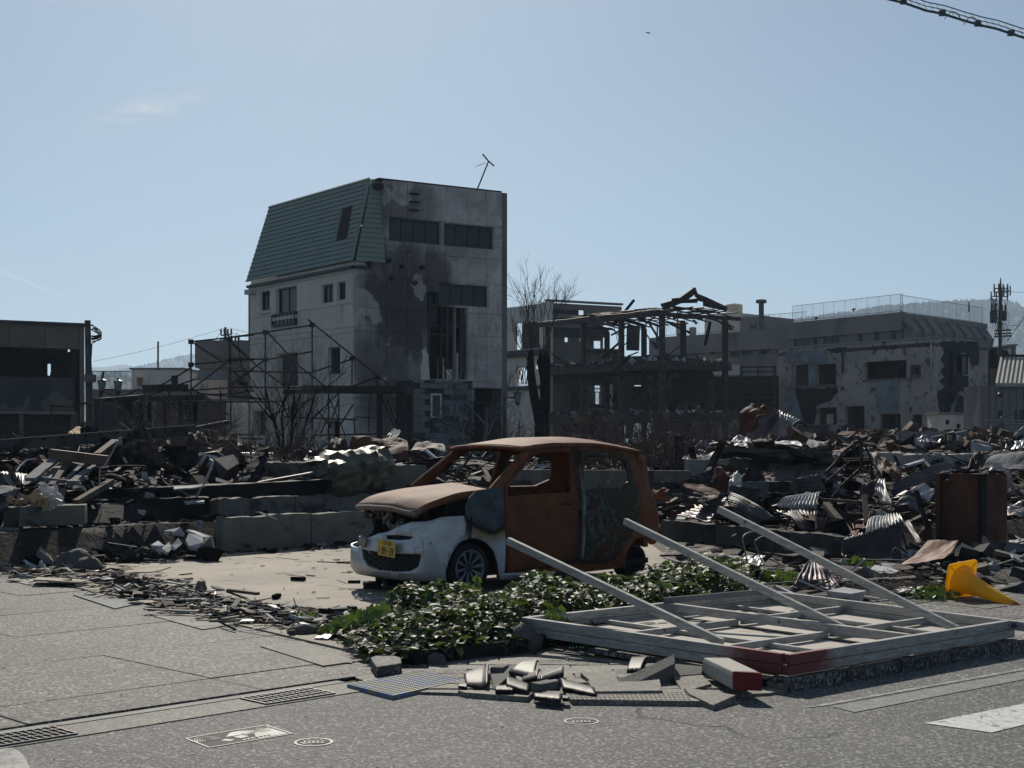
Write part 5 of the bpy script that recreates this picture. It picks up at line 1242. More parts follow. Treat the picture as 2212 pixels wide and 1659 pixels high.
for k in range(96):
 u=rnd.uniform(-.1,2.9);v=rnd.uniform(-.1,.95)
 if.15<v<.8 and u<1 and rnd.random()<.7:continue
 z=ZR+.22+.22*math.sin(v*3)+rnd.uniform(-.04,.12);w_,h_=rnd.uniform(.12,.34),rnd.uniform(.08,.24);t_=rnd.uniform(-.12,.12)
 m=MB();m.quadslab(kp_(u,v,z),kp_(u+w_,v,z+t_),kp_(u+w_,v+h_,z+t_+rnd.uniform(-.1,.1)),kp_(u,v+h_,z+rnd.uniform(-.1,.1)),.02);m.build('roof_sheet',MT['rustd']if rnd.random()<.7 else MT['dark'],b2)
 # collapsed peak
m=MB();A=lambda x,y,Y=87.5:W(c3(x,y),Y)
for a,b in(((1380,335),(1475,325)),((1430,330),(1535,255)),((1535,255),(1552,300)),((1552,300),(1625,330)),((1475,325),(1520,290)),((1560,305),(1640,345)),((1625,330),(1770,398)),((1300,372),(1440,332)),((1310,400),(1470,330)),((1640,372),(1770,400))):m.beam(A(*a),A(*b,88.2),.18,.22)
for q in(((1500,285),(1535,258),(1550,292),(1520,292)),((1560,318),(1600,322),(1635,350),(1560,335)),((1440,335),(1560,322),(1560,350),(1430,352)),((1600,345),(1745,385),(1760,408),(1600,372)),((1330,350),(1450,338),(1450,352),(1320,372))):m.quadslab(*[A(*p,87.5+.2*i)for i,p in enumerate(q)],.05)
m.build('collapsed_peak',MT['rustd'],b2)
for a,b in(((1640,455),(1700,480)),((1700,480),(1760,520)),((1760,520),(1805,550)),((1805,550),(1790,510)),((1820,530),(1770,515)),((1805,550),(1822,530)),((1415,395),(1415,520)),((1380,460),(1600,470))):MB().beam(A(*a,88.6),A(*b,88.8),.08,.10).build('bent_bar',MT['rustd'],b2)
# fallen stair and braces
MB().beam(kp_(.0,.7,Z2_-.6),kp_(1.0,.7,Z1_+.2),1.2,.5).build('fallen_stair',MT['dark'],b2)
for a,b,Y in(((940,540),(1000,600),93),((1145,515),(1260,690),92),((1490,830),(1520,870),90),((500,720),(610,800),97),((1050,520),(1060,690),92),((1270,520),(1265,690),92),((960,700),(1000,745),92),((1380,985),(1375,1020),90),((1380,1020),(1475,1008),90)):MB().tube([A(*a,Y),A(*b,Y+.3)],.05,4).build('brace',MT['rustd'],b2)
MB().beam(A(1095,520,99),A(1090,700,99),.9,.3,up=(0,1,0)).build('leaning_slab',MT['concd'],b2)
for k in range(46):
 u,v,z=rnd.uniform(0,3),rnd.uniform(0,1),rnd.choice((Z2_,Z1_,ZR));L=rnd.uniform(.6,2.4);a=kp_(u,v,z-rnd.uniform(.1,.6)+(1.0 if z<ZR and rnd.random()<.5 else 0));d=Vector((rnd.gauss(0,.6),rnd.gauss(0,.4),rnd.gauss(0,.5))).normalized();w=rnd.uniform(.03,.14)
 MB().beam(a,a+d*L,w,w*rnd.uniform(.5,1.5)).build('charred_bar',MT['char']if rnd.random()<.6 else MT['rustd'],b2)
for k in range(12):
 u,v=rnd.uniform(0,2.8),rnd.uniform(-.02,.9);z=rnd.choice((Z2_,Z1_))-.5;a,b=kp_(u,v,z),kp_(u+rnd.uniform(.1,.3),v,z);hh=rnd.uniform(.4,1.5);MB().quadslab(a,b,b-Vector((rnd.uniform(-.2,.2),0,hh*.8)),a-Vector((rnd.uniform(-.2,.2),0,hh)),.03).build('hanging_sheet',MT['rustd']if k%2 else MT['concd'],b2)
 # interior and ground floor clutter (behind the frame)
t=thing('concrete_ruin','gutted pale concrete building with see-through windows behind the steel frame ruin','building',W(c3(450,1200),98))
PA=Plane(W(c3(448,800),97.5)[:2],(W(c3(160,800),101)-W(c3(448,800),97.5))[:2]);PB=Plane(W(c3(452,800),98)[:2],(W(c3(1010,800),101)-W(c3(452,800),98))[:2])
za=PA.sz(c3(448,358))[1];ea=PA.sz(c3(150,800))[0];ra=PA.rect
ha=[ra(c3,228,495,412,690),ra(c3,240,822,345,962),ra(c3,368,806,412,835)]
m=MB();wall(m,PA,0.05,ea,.8,za,ha,.3);m.build('side_wall',MT['wallL'],t)
k=MB();plbox(k,PA,ha[0][0]-.1,ha[0][1]+.1,ha[0][2]-.1,ha[0][3]+.1,-.9,-.8);k.build('opening_shade_sheet',MT['black'],t)  # black sheet in place of the shade behind the big opening
for q in((165,700,440,745),(165,960,440,985)):k=MB();q=ra(c3,*q);plbox(k,PA,q[0],q[1],q[2],q[3],.001,.35);k.build('slab_edge',MT['wallK'],t)
eb=PB.sz(c3(1010,800))[0];rbx=PB.rect;zb_=PB.sz(c3(600,360))[1]
hb=[rbx(c3,505,402,748,438),rbx(c3,597,605,632,640),rbx(c3,808,630,870,686),rbx(c3,875,520,1100,690),rbx(c3,815,955,866,975),rbx(c3,958,950,1048,980),rbx(c3,815,980,866,1000),rbx(c3,655,570,668,600),rbx(c3,706,612,724,632),rbx(c3,820,1005,860,1090)]
k=PB.sz(c3(878,800))[0]
m=MB();wall(m,PB,0,eb,.8,zb_,hb,.3);m.build('front_wall',MT['wallD'],t)
MB().beam(PB.at(0,.8,.25),PB.at(0,zb_,.25),.9,.5,up=(PB.d.x,PB.d.y,0)).build('corner_pillar',MT['wallL'],t)
k=MB();plbox(k,PB,hb[0][0]-.1,hb[0][1]+.1,hb[0][2]-.1,hb[0][3]+.1,-1.2,-1.1);k.build('opening_shade_sheet',MT['black'],t)  # black sheet in place of the shade behind the upper opening
for x0,y0,x1,y1,o_,mt in((500,540,878,600,.25,'wallK'),(500,790,720,840,.3,'wallK'),(500,880,940,950,.2,'wallK'),(640,950,740,1300,.4,'dark'),(760,700,1000,720,.3,'concd'),(450,345,1005,360,.3,'wallD'),(880,950,930,1100,.3,'wallL'),(500,1150,1000,1170,.3,'wallK')):k=MB();q=rbx(c3,x0,y0,x1,y1);plbox(k,PB,q[0],q[1],q[2],q[3],.001,o_);k.build('facade_band',MT[mt],t)
for x,y,x1,y1,Y in((945,960,1300,1100,96),(1215,985,1300,1070,95)):k=MB();p0,p1=W(c3(x,y),Y),W(c3(x1,y1),Y);k.box(((p0 .x+p1 .x)/2,Y,(p0 .z+p1 .z)/2),(abs(p1 .x-p0 .x),.3,abs(p0 .z-p1 .z)));k.build('ground_wall',MT['wallK']if x>1000 else MT['concd'],t)
# low dark ground floor right of the frame
t=thing('ground_floor_ruin','low blackened storefront with pale fascia and a steel rack right of the frame ruin','building',W(c3(1700,1200),96))
PG=Plane(W(c3(1200,900),97)[:2],(W(c3(2140,900),95)-W(c3(1200,900),97))[:2]);rg=PG.rect
for x0,y0,x1,y1,o_,mt,nm in((1480,808,1870,880,.3,'wallL','fascia'),(1200,850,1500,900,.2,'wallK','lintel'),(1300,880,2140,1180,-2.0,'black','rear_wall'),(1640,880,1680,1120,0,'wallK','pillar'),(1440,830,1490,1110,.1,'concd','pillar'),(1225,1130,2140,1200,.3,'concd','plinth'),(1330,1165,1490,1300,.2,'wallK','plinth'),(1870,812,1885,1090,.1,'steel','rack_post'),(1995,812,2005,1090,.1,'steel','rack_post'),(2115,812,2130,1090,.1,'steel','rack_post')):
 k=MB();q=rg(c3,x0,y0,x1,y1);plbox(k,PG,q[0],q[1],q[2],q[3],o_-.2,o_);k.build(nm,MT[mt],t)
for y in(815,848,885,925,960,1000,1035,1075):
 q=rg(c3,1872,y,2128,y+8);k=MB();plbox(k,PG,q[0],q[1],q[2],q[3]-.0,-.5,.08);k.build('rack_shelf',MT['steel'],t)
hp=[rg(c3,1105,955,1165,980),rg(c3,1262,958,1298,985),rg(c3,1130,700,1180,740)];q=rg(c3,930,740,1440,1190);PI_=Plane(PG.at(0,0,-3)[:2],PG.d);q=PI_.rect(c3,930,740,1440,1190);k=MB();wall(k,PI_,q[0],q[1],q[2],q[3],[PI_.rect(c3,1100,952,1165,982),PI_.rect(c3,1262,955,1300,988)],.2);k.build('rear_wall',MT['wallK'],t)
# ---------------------------------------------------------------- long building with tanks
t=thing('long_building','long flat dark concrete building with rooftop railing and water tanks behind the frame ruin','building',W(c3(1800,1200),116))
PC_=Plane(W(c3(1320,700),121)[:2],(W(c3(2330,700),111)-W(c3(1320,700),121))[:2]);rc=PC_.rect;ec=PC_.sz(c3(2330,700))[0];zc_=PC_.sz(c3(1500,590))[1]
hc=[rc(c3,*q)for q in((1535,682,1600,732),(1800,662,1868,750),(1888,655,1965,735),(2020,650,2085,730),(2135,640,2200,720),(1478,706,1520,735),(1655,678,1690,730))]
m=MB();wall(m,PC_,-1.5,ec,.8,zc_,hc,.4);m.build('front_wall',MT['wallD'],t)
for q in hc:window(PC_,q,t,2,(MT['wallD'],MT['glass']),depth=.3,rail=True)
m=MB();plbox(m,PC_,-1.5,ec,zc_-1.55,zc_-.05,.02,.25);m.build('parapet_band',MT['wallD'],t)
m=MB();plbox(m,PC_,-1.5,ec,zc_-6.0,zc_-5.7,.02,.5);m.build('canopy',MT['wallD'],t)
def railing(pl,s0,s1,z,h_,n_,parent,r_=.012,out=-.3):
 m=MB();m.beam(pl.at(s0,z+h_,out),pl.at(s1,z+h_,out),.03,.03);m.beam(pl.at(s0,z+h_*.12,out),pl.at(s1,z+h_*.12,out),.035,.035)
 for k in range(n_+1):s_=s0+(s1-s0)*k/n_;m.beam(pl.at(s_,z,out),pl.at(s_,z+h_,out),r_*(2.2 if k%10==0 else 1),r_*(2.2 if k%10==0 else 1),up=(1,0,0))
 o=m.build('railing',MT['railm'],parent);return o
MT['railm']=M('pale_metal_railing',(.16,.17,.18),(.12,.13,.14),sc=2,bump=0,rough=.5,metal=.3)
railing(PC_,-1.2,ec,zc_,1.25,130,t)
P0_=Plane(PC_.at(0,0,-5)[:2],PC_.d);q=P0_.rect(c3,1612,440,1885,600);q2=P0_.rect(c3,1885,458,2062,600)
m=MB();plbox(m,P0_,q[0],q[1],zc_,q[3],-4,0);ph=m.build('penthouse',MT['wallL'],t)
m=MB();plbox(m,P0_,q2[0],q2[1],zc_,q2[3],-4,.3);m.build('penthouse',MT['wallD'],t)
q=P0_.rect(c3,1955,515,2000,545);m=MB();plbox(m,P0_,q[0],q[1],q[2],q[3],.3,.34);m.build('window',MT['glass'],t)
def tank(label,x0,x1,y0,y1,Y,zbase=None):
 a,b=W(c3(x0,y0),Y),W(c3(x1,y0),Y);cz=W(c3(x0,y1),Y).z;r_=(b.x-a.x)/2;c=Vector(((a.x+b.x)/2,Y,cz));H_=a.z-cz
 tt=thing('water_tank',label,'water tank',tuple(c),'rooftop water tanks');m=MB();m.lathe([(r_,0),(r_,H_*.45),(r_*1.02,H_*.46),(r_*1.02,H_*.5),(r_,H_*.51),(r_,H_*.9),(r_*.75,H_*.97),(0,H_)],24,c);m.build('tank_body',MT['tank'],tt,smooth=False)
 MB().lathe([(r_*.22,H_*.96),(r_*.22,H_*1.04),(0,H_*1.05)],12,c).build('hatch',MT['tank'],tt)
 m=MB();m.lathe([(r_*.9,-.15),(r_*.9,0)],16,c);m.box(c-Vector((0,0,.25)),(r_*1.6,r_*1.6,.4));m.build('stand',MT['wallD'],tt)
MT['tank']=M('cream_tank',(.56,.49,.36),(.40,.36,.28),sc=1,bump=.1)
tank('large cream water tank on top of the penthouse',1762,1887,362,444,124);tank('grey medium water tank at the left end of the long roof',1404,1478,492,578,121);tank('smallest squat water tank next to the grey one on the long roof',1500,1552,530,580,121)
tt=thing('chimney','thin metal chimney with a cap beside the penthouse','chimney',tuple(W(c3(2025,545),119)));MB().tube([W(c3(2025,600),119),W(c3(2023,352),119)],.22,10).build('flue',MT['pole'],tt);MB().lathe([(.45,0),(.45,.25),(0,.35)],12,W(c3(2023,356),119)).build('cap',MT['pole'],tt)
# ---------------------------------------------------------------- big building with ribbed flank
t=thing('ribbed_building','large grey building with a rooftop railing and a ribbed curved flank','building',W(c4(1270,1150),102))
PD=Plane(W(c4(1270,500),102)[:2],(W(c4(408,500),111.5)-W(c4(1270,500),102))[:2]);PE=Plane(W(c4(1290,500),102)[:2],(W(c4(1935,500),112)-W(c4(1290,500),102))[:2])
zd=PD.sz(c4(1270,252))[1];ed=PD.sz(c4(408,500))[0];rd=PD.rect;hd=[rd(c4,443,432,563,512),rd(c4,668,415,792,500)]
m=MB();wall(m,PD,0,ed,.8,zd,hd,.4);m.build('front_wall',MT['wallD'],t)
for q in hd:window(PD,q,t,2,(MT['frame'],MT['glass']),rail=True)
m=MB();plbox(m,PD,-.1,ed+.1,zd-1.3,zd,.02,.2);m.build('parapet_band',MT['wallD'],t)
for x in(600,950,1075,1205):q=MB();s_=PD.sz(c4(x,400))[0];plbox(q,PD,s_-.25,s_+.1,5,zd-1.3,.02,.05);q.build('drip_stain_strip',MT['wallK'],t)
ee=PE.sz(c4(1932,500))[0];ze=zd-.1;m=MB();wall(m,PE,0,ee,.8,ze-2.4,[],.3);m.build('flank_wall',MT['wallD'],t)
nb_=8
for k in range(nb_):
 s0,s1=ee*k/nb_,ee*(k+1)/nb_
 m=MB();A_=[PE.at(s0+.08,ze-1.2,.55),PE.at(s1-.08,ze-1.2,.55),PE.at(s1-.08,ze,-.3),PE.at(s0+.08,ze,-.3)];m.quadslab(*A_,.2);m.quadslab(PE.at(s0+.08,ze-2.6,.3),PE.at(s1-.08,ze-2.6,.3),PE.at(s1-.08,ze-1.2,.55),PE.at(s0+.08,ze-1.2,.55),.2);m.build('hood_panel',MT['wallD'],t)
 m=MB();plbox(m,PE,s0-.1,s0+.08,ze-4.6,ze-1.1,0,.75);m.quadslab(PE.at(s0-.1,ze-1.1,.75),PE.at(s0+.08,ze-1.1,.75),PE.at(s0+.08,ze+.1,-.2),PE.at(s0-.1,ze+.1,-.2),.3);m.build('rib',MT['wallD'],t)
 window(PE,(s0+.35,s1-.35,ze-4.1,ze-2.9),t,2,(MT['frame'],MT['glassl']if k%3==1 else MT['glass']),depth=-.1)
m=MB();qq=[PD.at(ed,0),PD.at(0,0),PE.at(ee,0),PE.at(ee,0)+Vector((PD.d.x,PD.d.y,0))*ed];m.prism([tuple(q[:2])for q in qq],zd-.4,zd-.02);m.build('roof_slab',MT['wallD'],t)
railing(PD,.2,ed,zd,1.35,100,t);railing(PE,0,ee-.3,zd-.1,1.35,60,t)
for x,y in((600,300),(890,235)):m=MB();m.tube([W(c4(x,y),104),W(c4(x+25,y-8),104)],.06,4);m.tube([W(c4(x+10,y-14),104),W(c4(x+12,y+14),104)],.05,4);m.build('vent',MT['frame'],t)
MB().tube([W(c4(1787,250),112),W(c4(1787,175),112)],.05,4).build('mast',MT['steel'],t)
# ---------------------------------------------------------------- peeling building
t=thing('peeling_building','two storey building with peeling scorched plaster and empty black windows','building',W(c4(1520,1150),87))
b5=t
PF=Plane(W(c4(1522,800),87)[:2],(W(c4(318,800),97.5)-W(c4(1522,800),87))[:2]);PGr=Plane(W(c4(1522,800),87)[:2],(W(c4(1935,800),91.5)-W(c4(1522,800),87))[:2])
rF=PF.rect;zf=PF.sz(c4(1520,452))[1];ef=PF.sz(c4(318,800))[0];eg=PGr.sz(c4(1936,800))[0]
hF=[rF(c4,*q)for q in((420,655,556,822),(612,652,765,810),(985,628,1308,765),(1356,678,1403,735),(620,985,770,1118),(832,975,985,1150),(1100,1035,1262,1148),(1346,1040,1426,1142))]
m=MB();wall(m,PF,0,ef,.8,zf,hF,.3);m.build('front_wall',MT['wallP'],t)
hG=[PGr.rect(c4,1690,585,1768,718)]
m=MB();wall(m,PGr,0.02,eg,.8,zf,hG,.3);m.build('side_wall',MT['wallP'],t)
m=MB();q=[PF.at(ef,0),PF.at(0,0),PGr.at(eg,0),PGr.at(eg,0)+Vector((PF.d.x,PF.d.y,0))*ef];m.prism([tuple(a[:2])for a in q],zf-.5,zf-.25);m.build('roof_slab',MT['concd'],t)
m=MB();wall(m,Plane(q[3][:2],(q[2]-q[3])[:2]),0,ef,.8,zf-.5,[],.2);m.build('rear_wall',MT['black'],t)
m=MB();plbox(m,PF,0,ef,4.6,4.8,-6,-.3);plbox(m,PF,3,3.2,.8,zf-.5,-6,-.3);plbox(m,PF,6.8,7.0,.8,zf-.5,-6,-.3);m.build('inner_floor',MT['dark'],t);m=MB();plbox(m,PF,0,ef,.8,zf-.6,-1.9,-1.8);m.build('inner_shade_sheet',MT['dark'],t)  # last dark sheet is added behind the windows to stand for indoor shade
m=MB();plbox(m,PF,-.1,ef+.1,zf,zf+.1,-.4,.08);plbox(m,PGr,-.1,eg+.1,zf,zf+.1,-.4,.08);m.build('roof_edge',MT['concl'],t)
for q in hF[:4]:m=MB();plbox(m,PF,q[0]-.1,q[1]+.1,q[2]-.12,q[2]-.02,-.1,.12);m.build('sill',MT['conc'],t)
q=hF[3];m=MB();wall(m,PF,q[0]-.15,q[1]+.15,q[2]-.15,q[3]+.15,[q],.1,0,.05);m.build('window_frame',MT['wallK'],t)
q=hG[0];m=MB();wall(m,PGr,q[0]-.12,q[1]+.12,q[2]-.1,q[3]+.1,[q],.1,0,.05);m.build('window_frame',MT['wallP'],t)
def patch(pl,pts,c,o_,mat,nm,parent,jag=.06,step=.35):
 V2,T=cdt([pl.sz(c(*p))for p in pts],[],step,jag);m=MB();m.add([pl.at(a,b,o_)for a,b in V2],T);return m.build(nm,mat,parent)
 # bare black areas where the plaster came off
patch(PF,((450,845),(770,835),(785,860),(760,900),(700,945),(620,970),(605,1115),(520,1115),(480,1000),(455,900)),c4,.012,MT['wallK2']if 'wallK2' in MT else MT['black'],'burnt_area',t)
dkm=M('blue_black_soot',(.02,.026,.034),(.03,.036,.044),sc=.6,bump=.3);b5 .children[-1].data.materials[0]=dkm
patch(PGr,((1560,480),(1860,470),(1865,650),(1800,665),(1790,600),(1762,570),(1690,575),(1680,725),(1775,735),(1785,800),(1780,1030),(1562,1030),(1545,860),(1600,830),(1560,780),(1600,760),(1560,700),(1600,660),(1565,620),(1595,560)),c4,.012,dkm,'burnt_area',t,.08,.25)
for pts in(((690,530),(850,520),(810,560),(770,575),(690,545)),((900,510),(980,500),(970,530),(915,545)),((800,560),(822,560),(825,700),(800,780),(812,640)),((1335,480),(1480,470),(1430,500),(1350,505)),((850,600),(880,580),(872,700),(852,690)),((1465,640),(1520,635),(1522,660),(1480,660)),((1480,720),(1522,710),(1520,780),(1490,770)),((320,560),(372,560),(376,780),(325,800)),((1385,940),(1402,935),(1405,955),(1388,958)),((1425,938),(1440,935),(1440,955),(1428,952)),((1030,850),(1060,845),(1055,870),(1030,875)),((1420,1020),(1450,1000),(1448,1060),(1425,1070))):patch(PF,pts,c4,.010,dkm,'bare_patch',t,.05,.3)if len(pts)>4 else None
def corr_panel(pl,pts,n_,amp,o_,mat,nm,parent,c=c4):
 """pts: bottom left, bottom right, top right, top left"""
 B0,B1_,T1,T0=[pl.sz(c(*p))for p in pts];vs=[]
 for k in range(n_+1):
  f=k/n_;a=(B0[0]+(B1_[0]-B0[0])*f,B0[1]+(B1_[1]-B0[1])*f);b=(T0[0]+(T1[0]-T0[0])*f,T0[1]+(T1[1]-T0[1])*f);oo=o_+(amp if k%2 else-amp)
  vs+=[pl.at(a[0],a[1],oo),pl.at(b[0],b[1],oo)]
 m=MB();m.add(vs,[(2*k,2*k+2,2*k+3,2*k+1)for k in range(n_)]);return m.build(nm,mat,parent)
MT['bluez']=M('bluish_corrugated_sheet',(.26,.29,.31),(.17,.19,.21),(.10,.085,.08),sc=.6,cthr=.6,bump=.1,rough=.45,metal=.3,csharp=.08)
corr_panel(PF,((1082,1027),(1253,1025),(1250,775),(1080,783)),30,.03,.10,MT['bluez'],'corrugated_sheet',t)
corr_panel(PF,((385,640),(700,642),(690,540),(385,552)),44,.03,.12,MT['bluez'],'corrugated_sheet',t);corr_panel(PF,((400,1095),(520,1105),(455,850),(382,848)),18,.03,.1,MT['bluez'],'corrugated_sheet',t)
corr_panel(PF,((560,825),(612,822),(610,650),(558,652)),8,.03,.1,MT['bluez'],'corrugated_sheet',t)
for x in(655,672,690):m=MB();q=rF(c4,x,1035,x+10,1110);plbox(m,PF,q[0],q[1],q[2],q[3],-.6,-.5);m.build('inner_post',MT['wallL'],t)
for a,b in(((1430,665),(1440,820)),((1690,735),(1700,850))):MB().tube([W(c4(*a),88),W(c4(*b),88)],.04,4).build('wire',MT['dark'],t)
t2=thing('collapsed_sheets','collapsed corrugated sheets and charred beams leaning on the flank of the peeling building','sheet debris',W(c4(1750,1000),87))
for a,b,c_,d in(((1640,1030),(1670,1030),(1730,850),(1690,860)),((1750,1030),(1800,1030),(1865,940),(1800,960)),((1800,1035),(1850,1020),(1868,935),(1835,950)),((1700,880),(1790,920),(1800,900),(1730,860))):m=MB();m.quadslab(*[W(c4(*p),87.5+.3*i)for i,p in enumerate((a,b,c_,d))],.06);m.build('sheet',MT['bluez'],t2)
for a,b in(((1560,920),(1780,755)),((1620,1010),(1720,850)),((1780,870),(1860,945))):MB().tube([W(c4(*a),86.5),W(c4(*b),88)],.05,4).build('bar',MT['rustd'],t2)
# white low outhouse with small square holes
t,pl,s1_,zt_=boxbuilding('outhouse','low pale bluish wall with three small square holes in front of the peeling building',c4,1560,1860,1038,80,2,MT['wallL'],.9,(1,.05),holes=((1610,1080,1640,1116),(1694,1112,1726,1148),(1778,1145,1812,1180)))
# block walls
def blockwall(name,label,v0,v1,Y0,Y1,ztop,zbot,bw=.40,bh=.20,th=.15,mat='concB',missing=.03,c=None,cat='wall',ragged=0.0,group=None):
 """wall of concrete blocks, pieces are real blocks"""
 a=W(v0,Y0);b=W(v1,Y1);pl=Plane(a[:2],(b-a)[:2]);L=(Vector(b[:2])-Vector(a[:2])).length;t=thing(name,label,cat,(a.x,a.y,zbot),group)
 z=ztop;row=0
 while z>zbot+.02:
  x=-(bw/2 if row%2 else 0)
  while x<L:
   s0,s1=max(x,0),min(x+bw,L)
   if s1-s0>.06 and not(row==0 and random.random()<ragged)and random.random()>missing*(row<2):
    m=MB();o_=random.uniform(-.006,.006);plbox(m,pl,s0+.004,s1-.004,max(z-bh+.005,zbot-.1),z-.005,o_-th,o_);m.build('concrete_block',MT[mat]if random.random()<.75 else MT['concd'],t)
   x+=bw
  z-=bh;row+=1
 return t,pl,L
blockwall('block_wall','grey concrete block wall below the doors of the peeling building',c4(475,1120),c4(910,1120),74,74,W(c4(475,1120),74).z,.9,.8,.4)
blockwall('block_wall','longer grey block wall to the right below the peeling building',c4(942,1148),c4(1480,1146),76,74,W(c4(942,1148),76).z,.9,.8,.4)
# right shed with ribbed pale roof
t=thing('metal_shed','metal clad shed with a pale ribbed roof at the right edge','shed',W(c4(1870,1150),68))
PH=Plane(W(c4(1870,900),68)[:2],(1,.12));eh=PH.sz(c4(2420,900))[0];zh=PH.sz(c4(1872,820))[1];hh_=[PH.rect(c4,1996,1010,2046,1070),PH.rect(c4,2140,1005,2330,1100)]
m=MB();wall(m,PH,0,eh,.8,zh,hh_,.12);m.build('wall',MT['wallD'],t);m=MB();plbox(m,PH,0,.12,.8,zh,-1.6,-.12);plbox(m,PH,0,eh,.8,zh,-1.75,-1.65);m.build('side_wall',MT['wallD'],t)
for x in(1900,1945,1998,2050,2105,2160,2212,2262,2312):m=MB();s_=PH.sz(c4(x,900))[0];plbox(m,PH,s_-.03,s_+.03,.9,zh,.001,.07);m.build('batten',MT['wallD'],t)
for q in hh_:window(PH,q,t,2,(MT['frame'],MT['glass']),depth=.05)
rfm=M('pale_ribbed_roof',(.50,.48,.42),(.40,.385,.34),(.24,.22,.2),sc=.8,bump=.1,rough=.6,cthr=.68)
zr=PH.sz(c4(2100,612))[1]+.2;RP=lambda u,v:PH.at(.9+u*eh,zh+.05+(zr-zh)*v,.25-v*3.6)+Vector((v*1.9,0,0));m=MB();m.quadslab(RP(-.05,0),RP(1,0),RP(1,1),RP(-.05,1),.1);ro=m.build('roof',rfm,t)
for k in range(17):u=-.045+k*.062;MB().beam(RP(u,-.01)+Vector((0,0,.05)),RP(u,1)+Vector((0,0,.05)),.10,.11).build('roof_rib',rfm,ro)
MB().beam(RP(-.05,1)+Vector((-.1,0,.1)),RP(1,1)+Vector((0,0,.1)),.3,.12).build('ridge_cap',MT['dark'],ro)
m=MB();m.lathe([(.12,0),(.12,.2),(0,.24)],12,W(c4(2022,890),67.6),Matrix.Rotation(math.radians(90),3,'X'));m.build('lamp',MT['frame'],t)
blockwall('block_wall','low block wall with a handrail in front of the metal shed',c4(1960,1118),c4(2300,1120),62,62,W(c4(1960,1118),62).z,.9,.8,.4)
t=thing('handrail','curved pale handrail above the low block wall at the right edge','handrail',W(c4(2030,1110),61));MB().tube([W(c4(1900,1088),61),W(c4(2300,1088),61)],.03,5).build('rail',MT['railm'],t);MB().tube([W(c4(2032,1110),61),W(c4(2036,1062),61),W(c4(2050,1052),61),W(c4(2095,1051),61)],.04,6).build('hook_rail',MT['railm'],t)
m=MB();
for k in range(30):m.tube([W(c4(2030+k*12,1108),60.9),W(c4(2042+k*12,1114),60.9)],.03,4)
m.build('chain',MT['railm'],t)
# things behind: air conditioners and a block, right pole with transformers
t=thing('rooftop_ac','stacked air conditioner units on the low roof beside the right pole','air conditioner',W(c4(2000,635),98))
for x in(1958,2012):
 m=MB();p=W(c4(x,612),98);m.box(p,(1.5,.8,1.3));m.build('unit',MT['wallL'],t)
 for dz in(-.33,.33):MB().lathe([(0,0),(.28,0),(.28,.05)],16,p+Vector((.3,-.42,dz)),Matrix.Rotation(math.radians(90),3,'X')).build('fan',MT['dark'],t)
t,pl,s1_,zt_=boxbuilding('brown_house','brown house behind the pole at the right',c4,1940,2300,638,99,8,MT['wallB'],.9,(1,0));t,pl,s1_,zt_=boxbuilding('roof_block','small square rooftop structure right of the transformer pole',c4,2090,2150,512,105,4,MT['wallD'],.9,(1,0))
t=thing('utility_pole','tall utility pole with two transformers beside the wooded hill','utility pole',W(c4(2028,660),90),'utility poles')
MB().tube([W(c4(2026,1000),90),W(c4(2030,60),90)],.13,10,r2=.10).build('pole',MT['pole'],t);MB().tube([W(c4(2030,70),90),W(c4(2032,-15),90)],.09,8,r2=.02).build('tip',MT['pole'],t)
for x0,x1,y0,y1 in((1950,2004,228,335),(2030,2080,240,318)):
 a,b=W(c4(x0,y0),89.6),W(c4(x1,y1),89.6);c_=(a+b)/2;r_=(b.x-a.x)/2;H_=a.z-b.z;m=MB();m.lathe([(0,-H_/2),(r_*.9,-H_/2),(r_,-H_/2+.1),(r_,H_/2-.2),(r_*.85,H_/2-.05),(0,H_/2)],16,c_);tr=m.build('transformer',MT['pole'],t,smooth=False)
 for k in(-1,1):MB().tube([c_+Vector((k*r_*.5,0,H_/2-.1)),c_+Vector((k*r_*.5,0,H_/2+.35))],.06,6).build('bushing',MT['dark'],tr)
for y,x0,x1 in((70,1978,2090),(98,1982,2092),(130,1955,2088),(88,2030,2110)):
 MB().beam(W(c4(x0,y),90),W(c4(x1,y+2),90),.06,.06).build('crossarm',MT['dark'],t)
 for k in range(4):a=W(c4(x0+4+(x1-x0-8)*k/3,y),90);MB().tube([a-Vector((0,0,.3)),a,a+Vector((0,0,.3))],.045,5).build('insulator',MT['wallD'],t)
rnd=random.Random(4)
for k in range(22):
 x0,y0=rnd.choice(((1960,140),(1985,150),(2075,130),(2000,340),(2060,320),(2030,400)));x1,y1=rnd.uniform(1975,2110),rnd.uniform(350,500);m=MB()
 m.tube([W(c4(x0+(x1-x0)*i/6+14*math.sin(i*1.1+k),y0+(y1-y0)*i/6),90+rnd.uniform(-.4,.4))for i in range(7)],.013,4);m.build('cable',MT['dark'],t)
for y in(395,420,440):MB().tube([W(c4(1985,y),90),W(c4(2115,y-6),90)],.05,4).build('bracket',MT['dark'],t)
for a,b in(((2110,97),(2420,92)),((2045,350),(2420,362)),((2040,520),(2212,300)),((2090,470),(2230,250)),((1990,430),(1950,580)),((2060,440),(2000,560))):MB().tube([W(c4(a[0]+(b[0]-a[0])*i/5,a[1]+(b[1]-a[1])*i/5+5*math.sin(i/5*3.14)),90)for i in range(6)],.015,3).build('wire',MT['dark'],t)
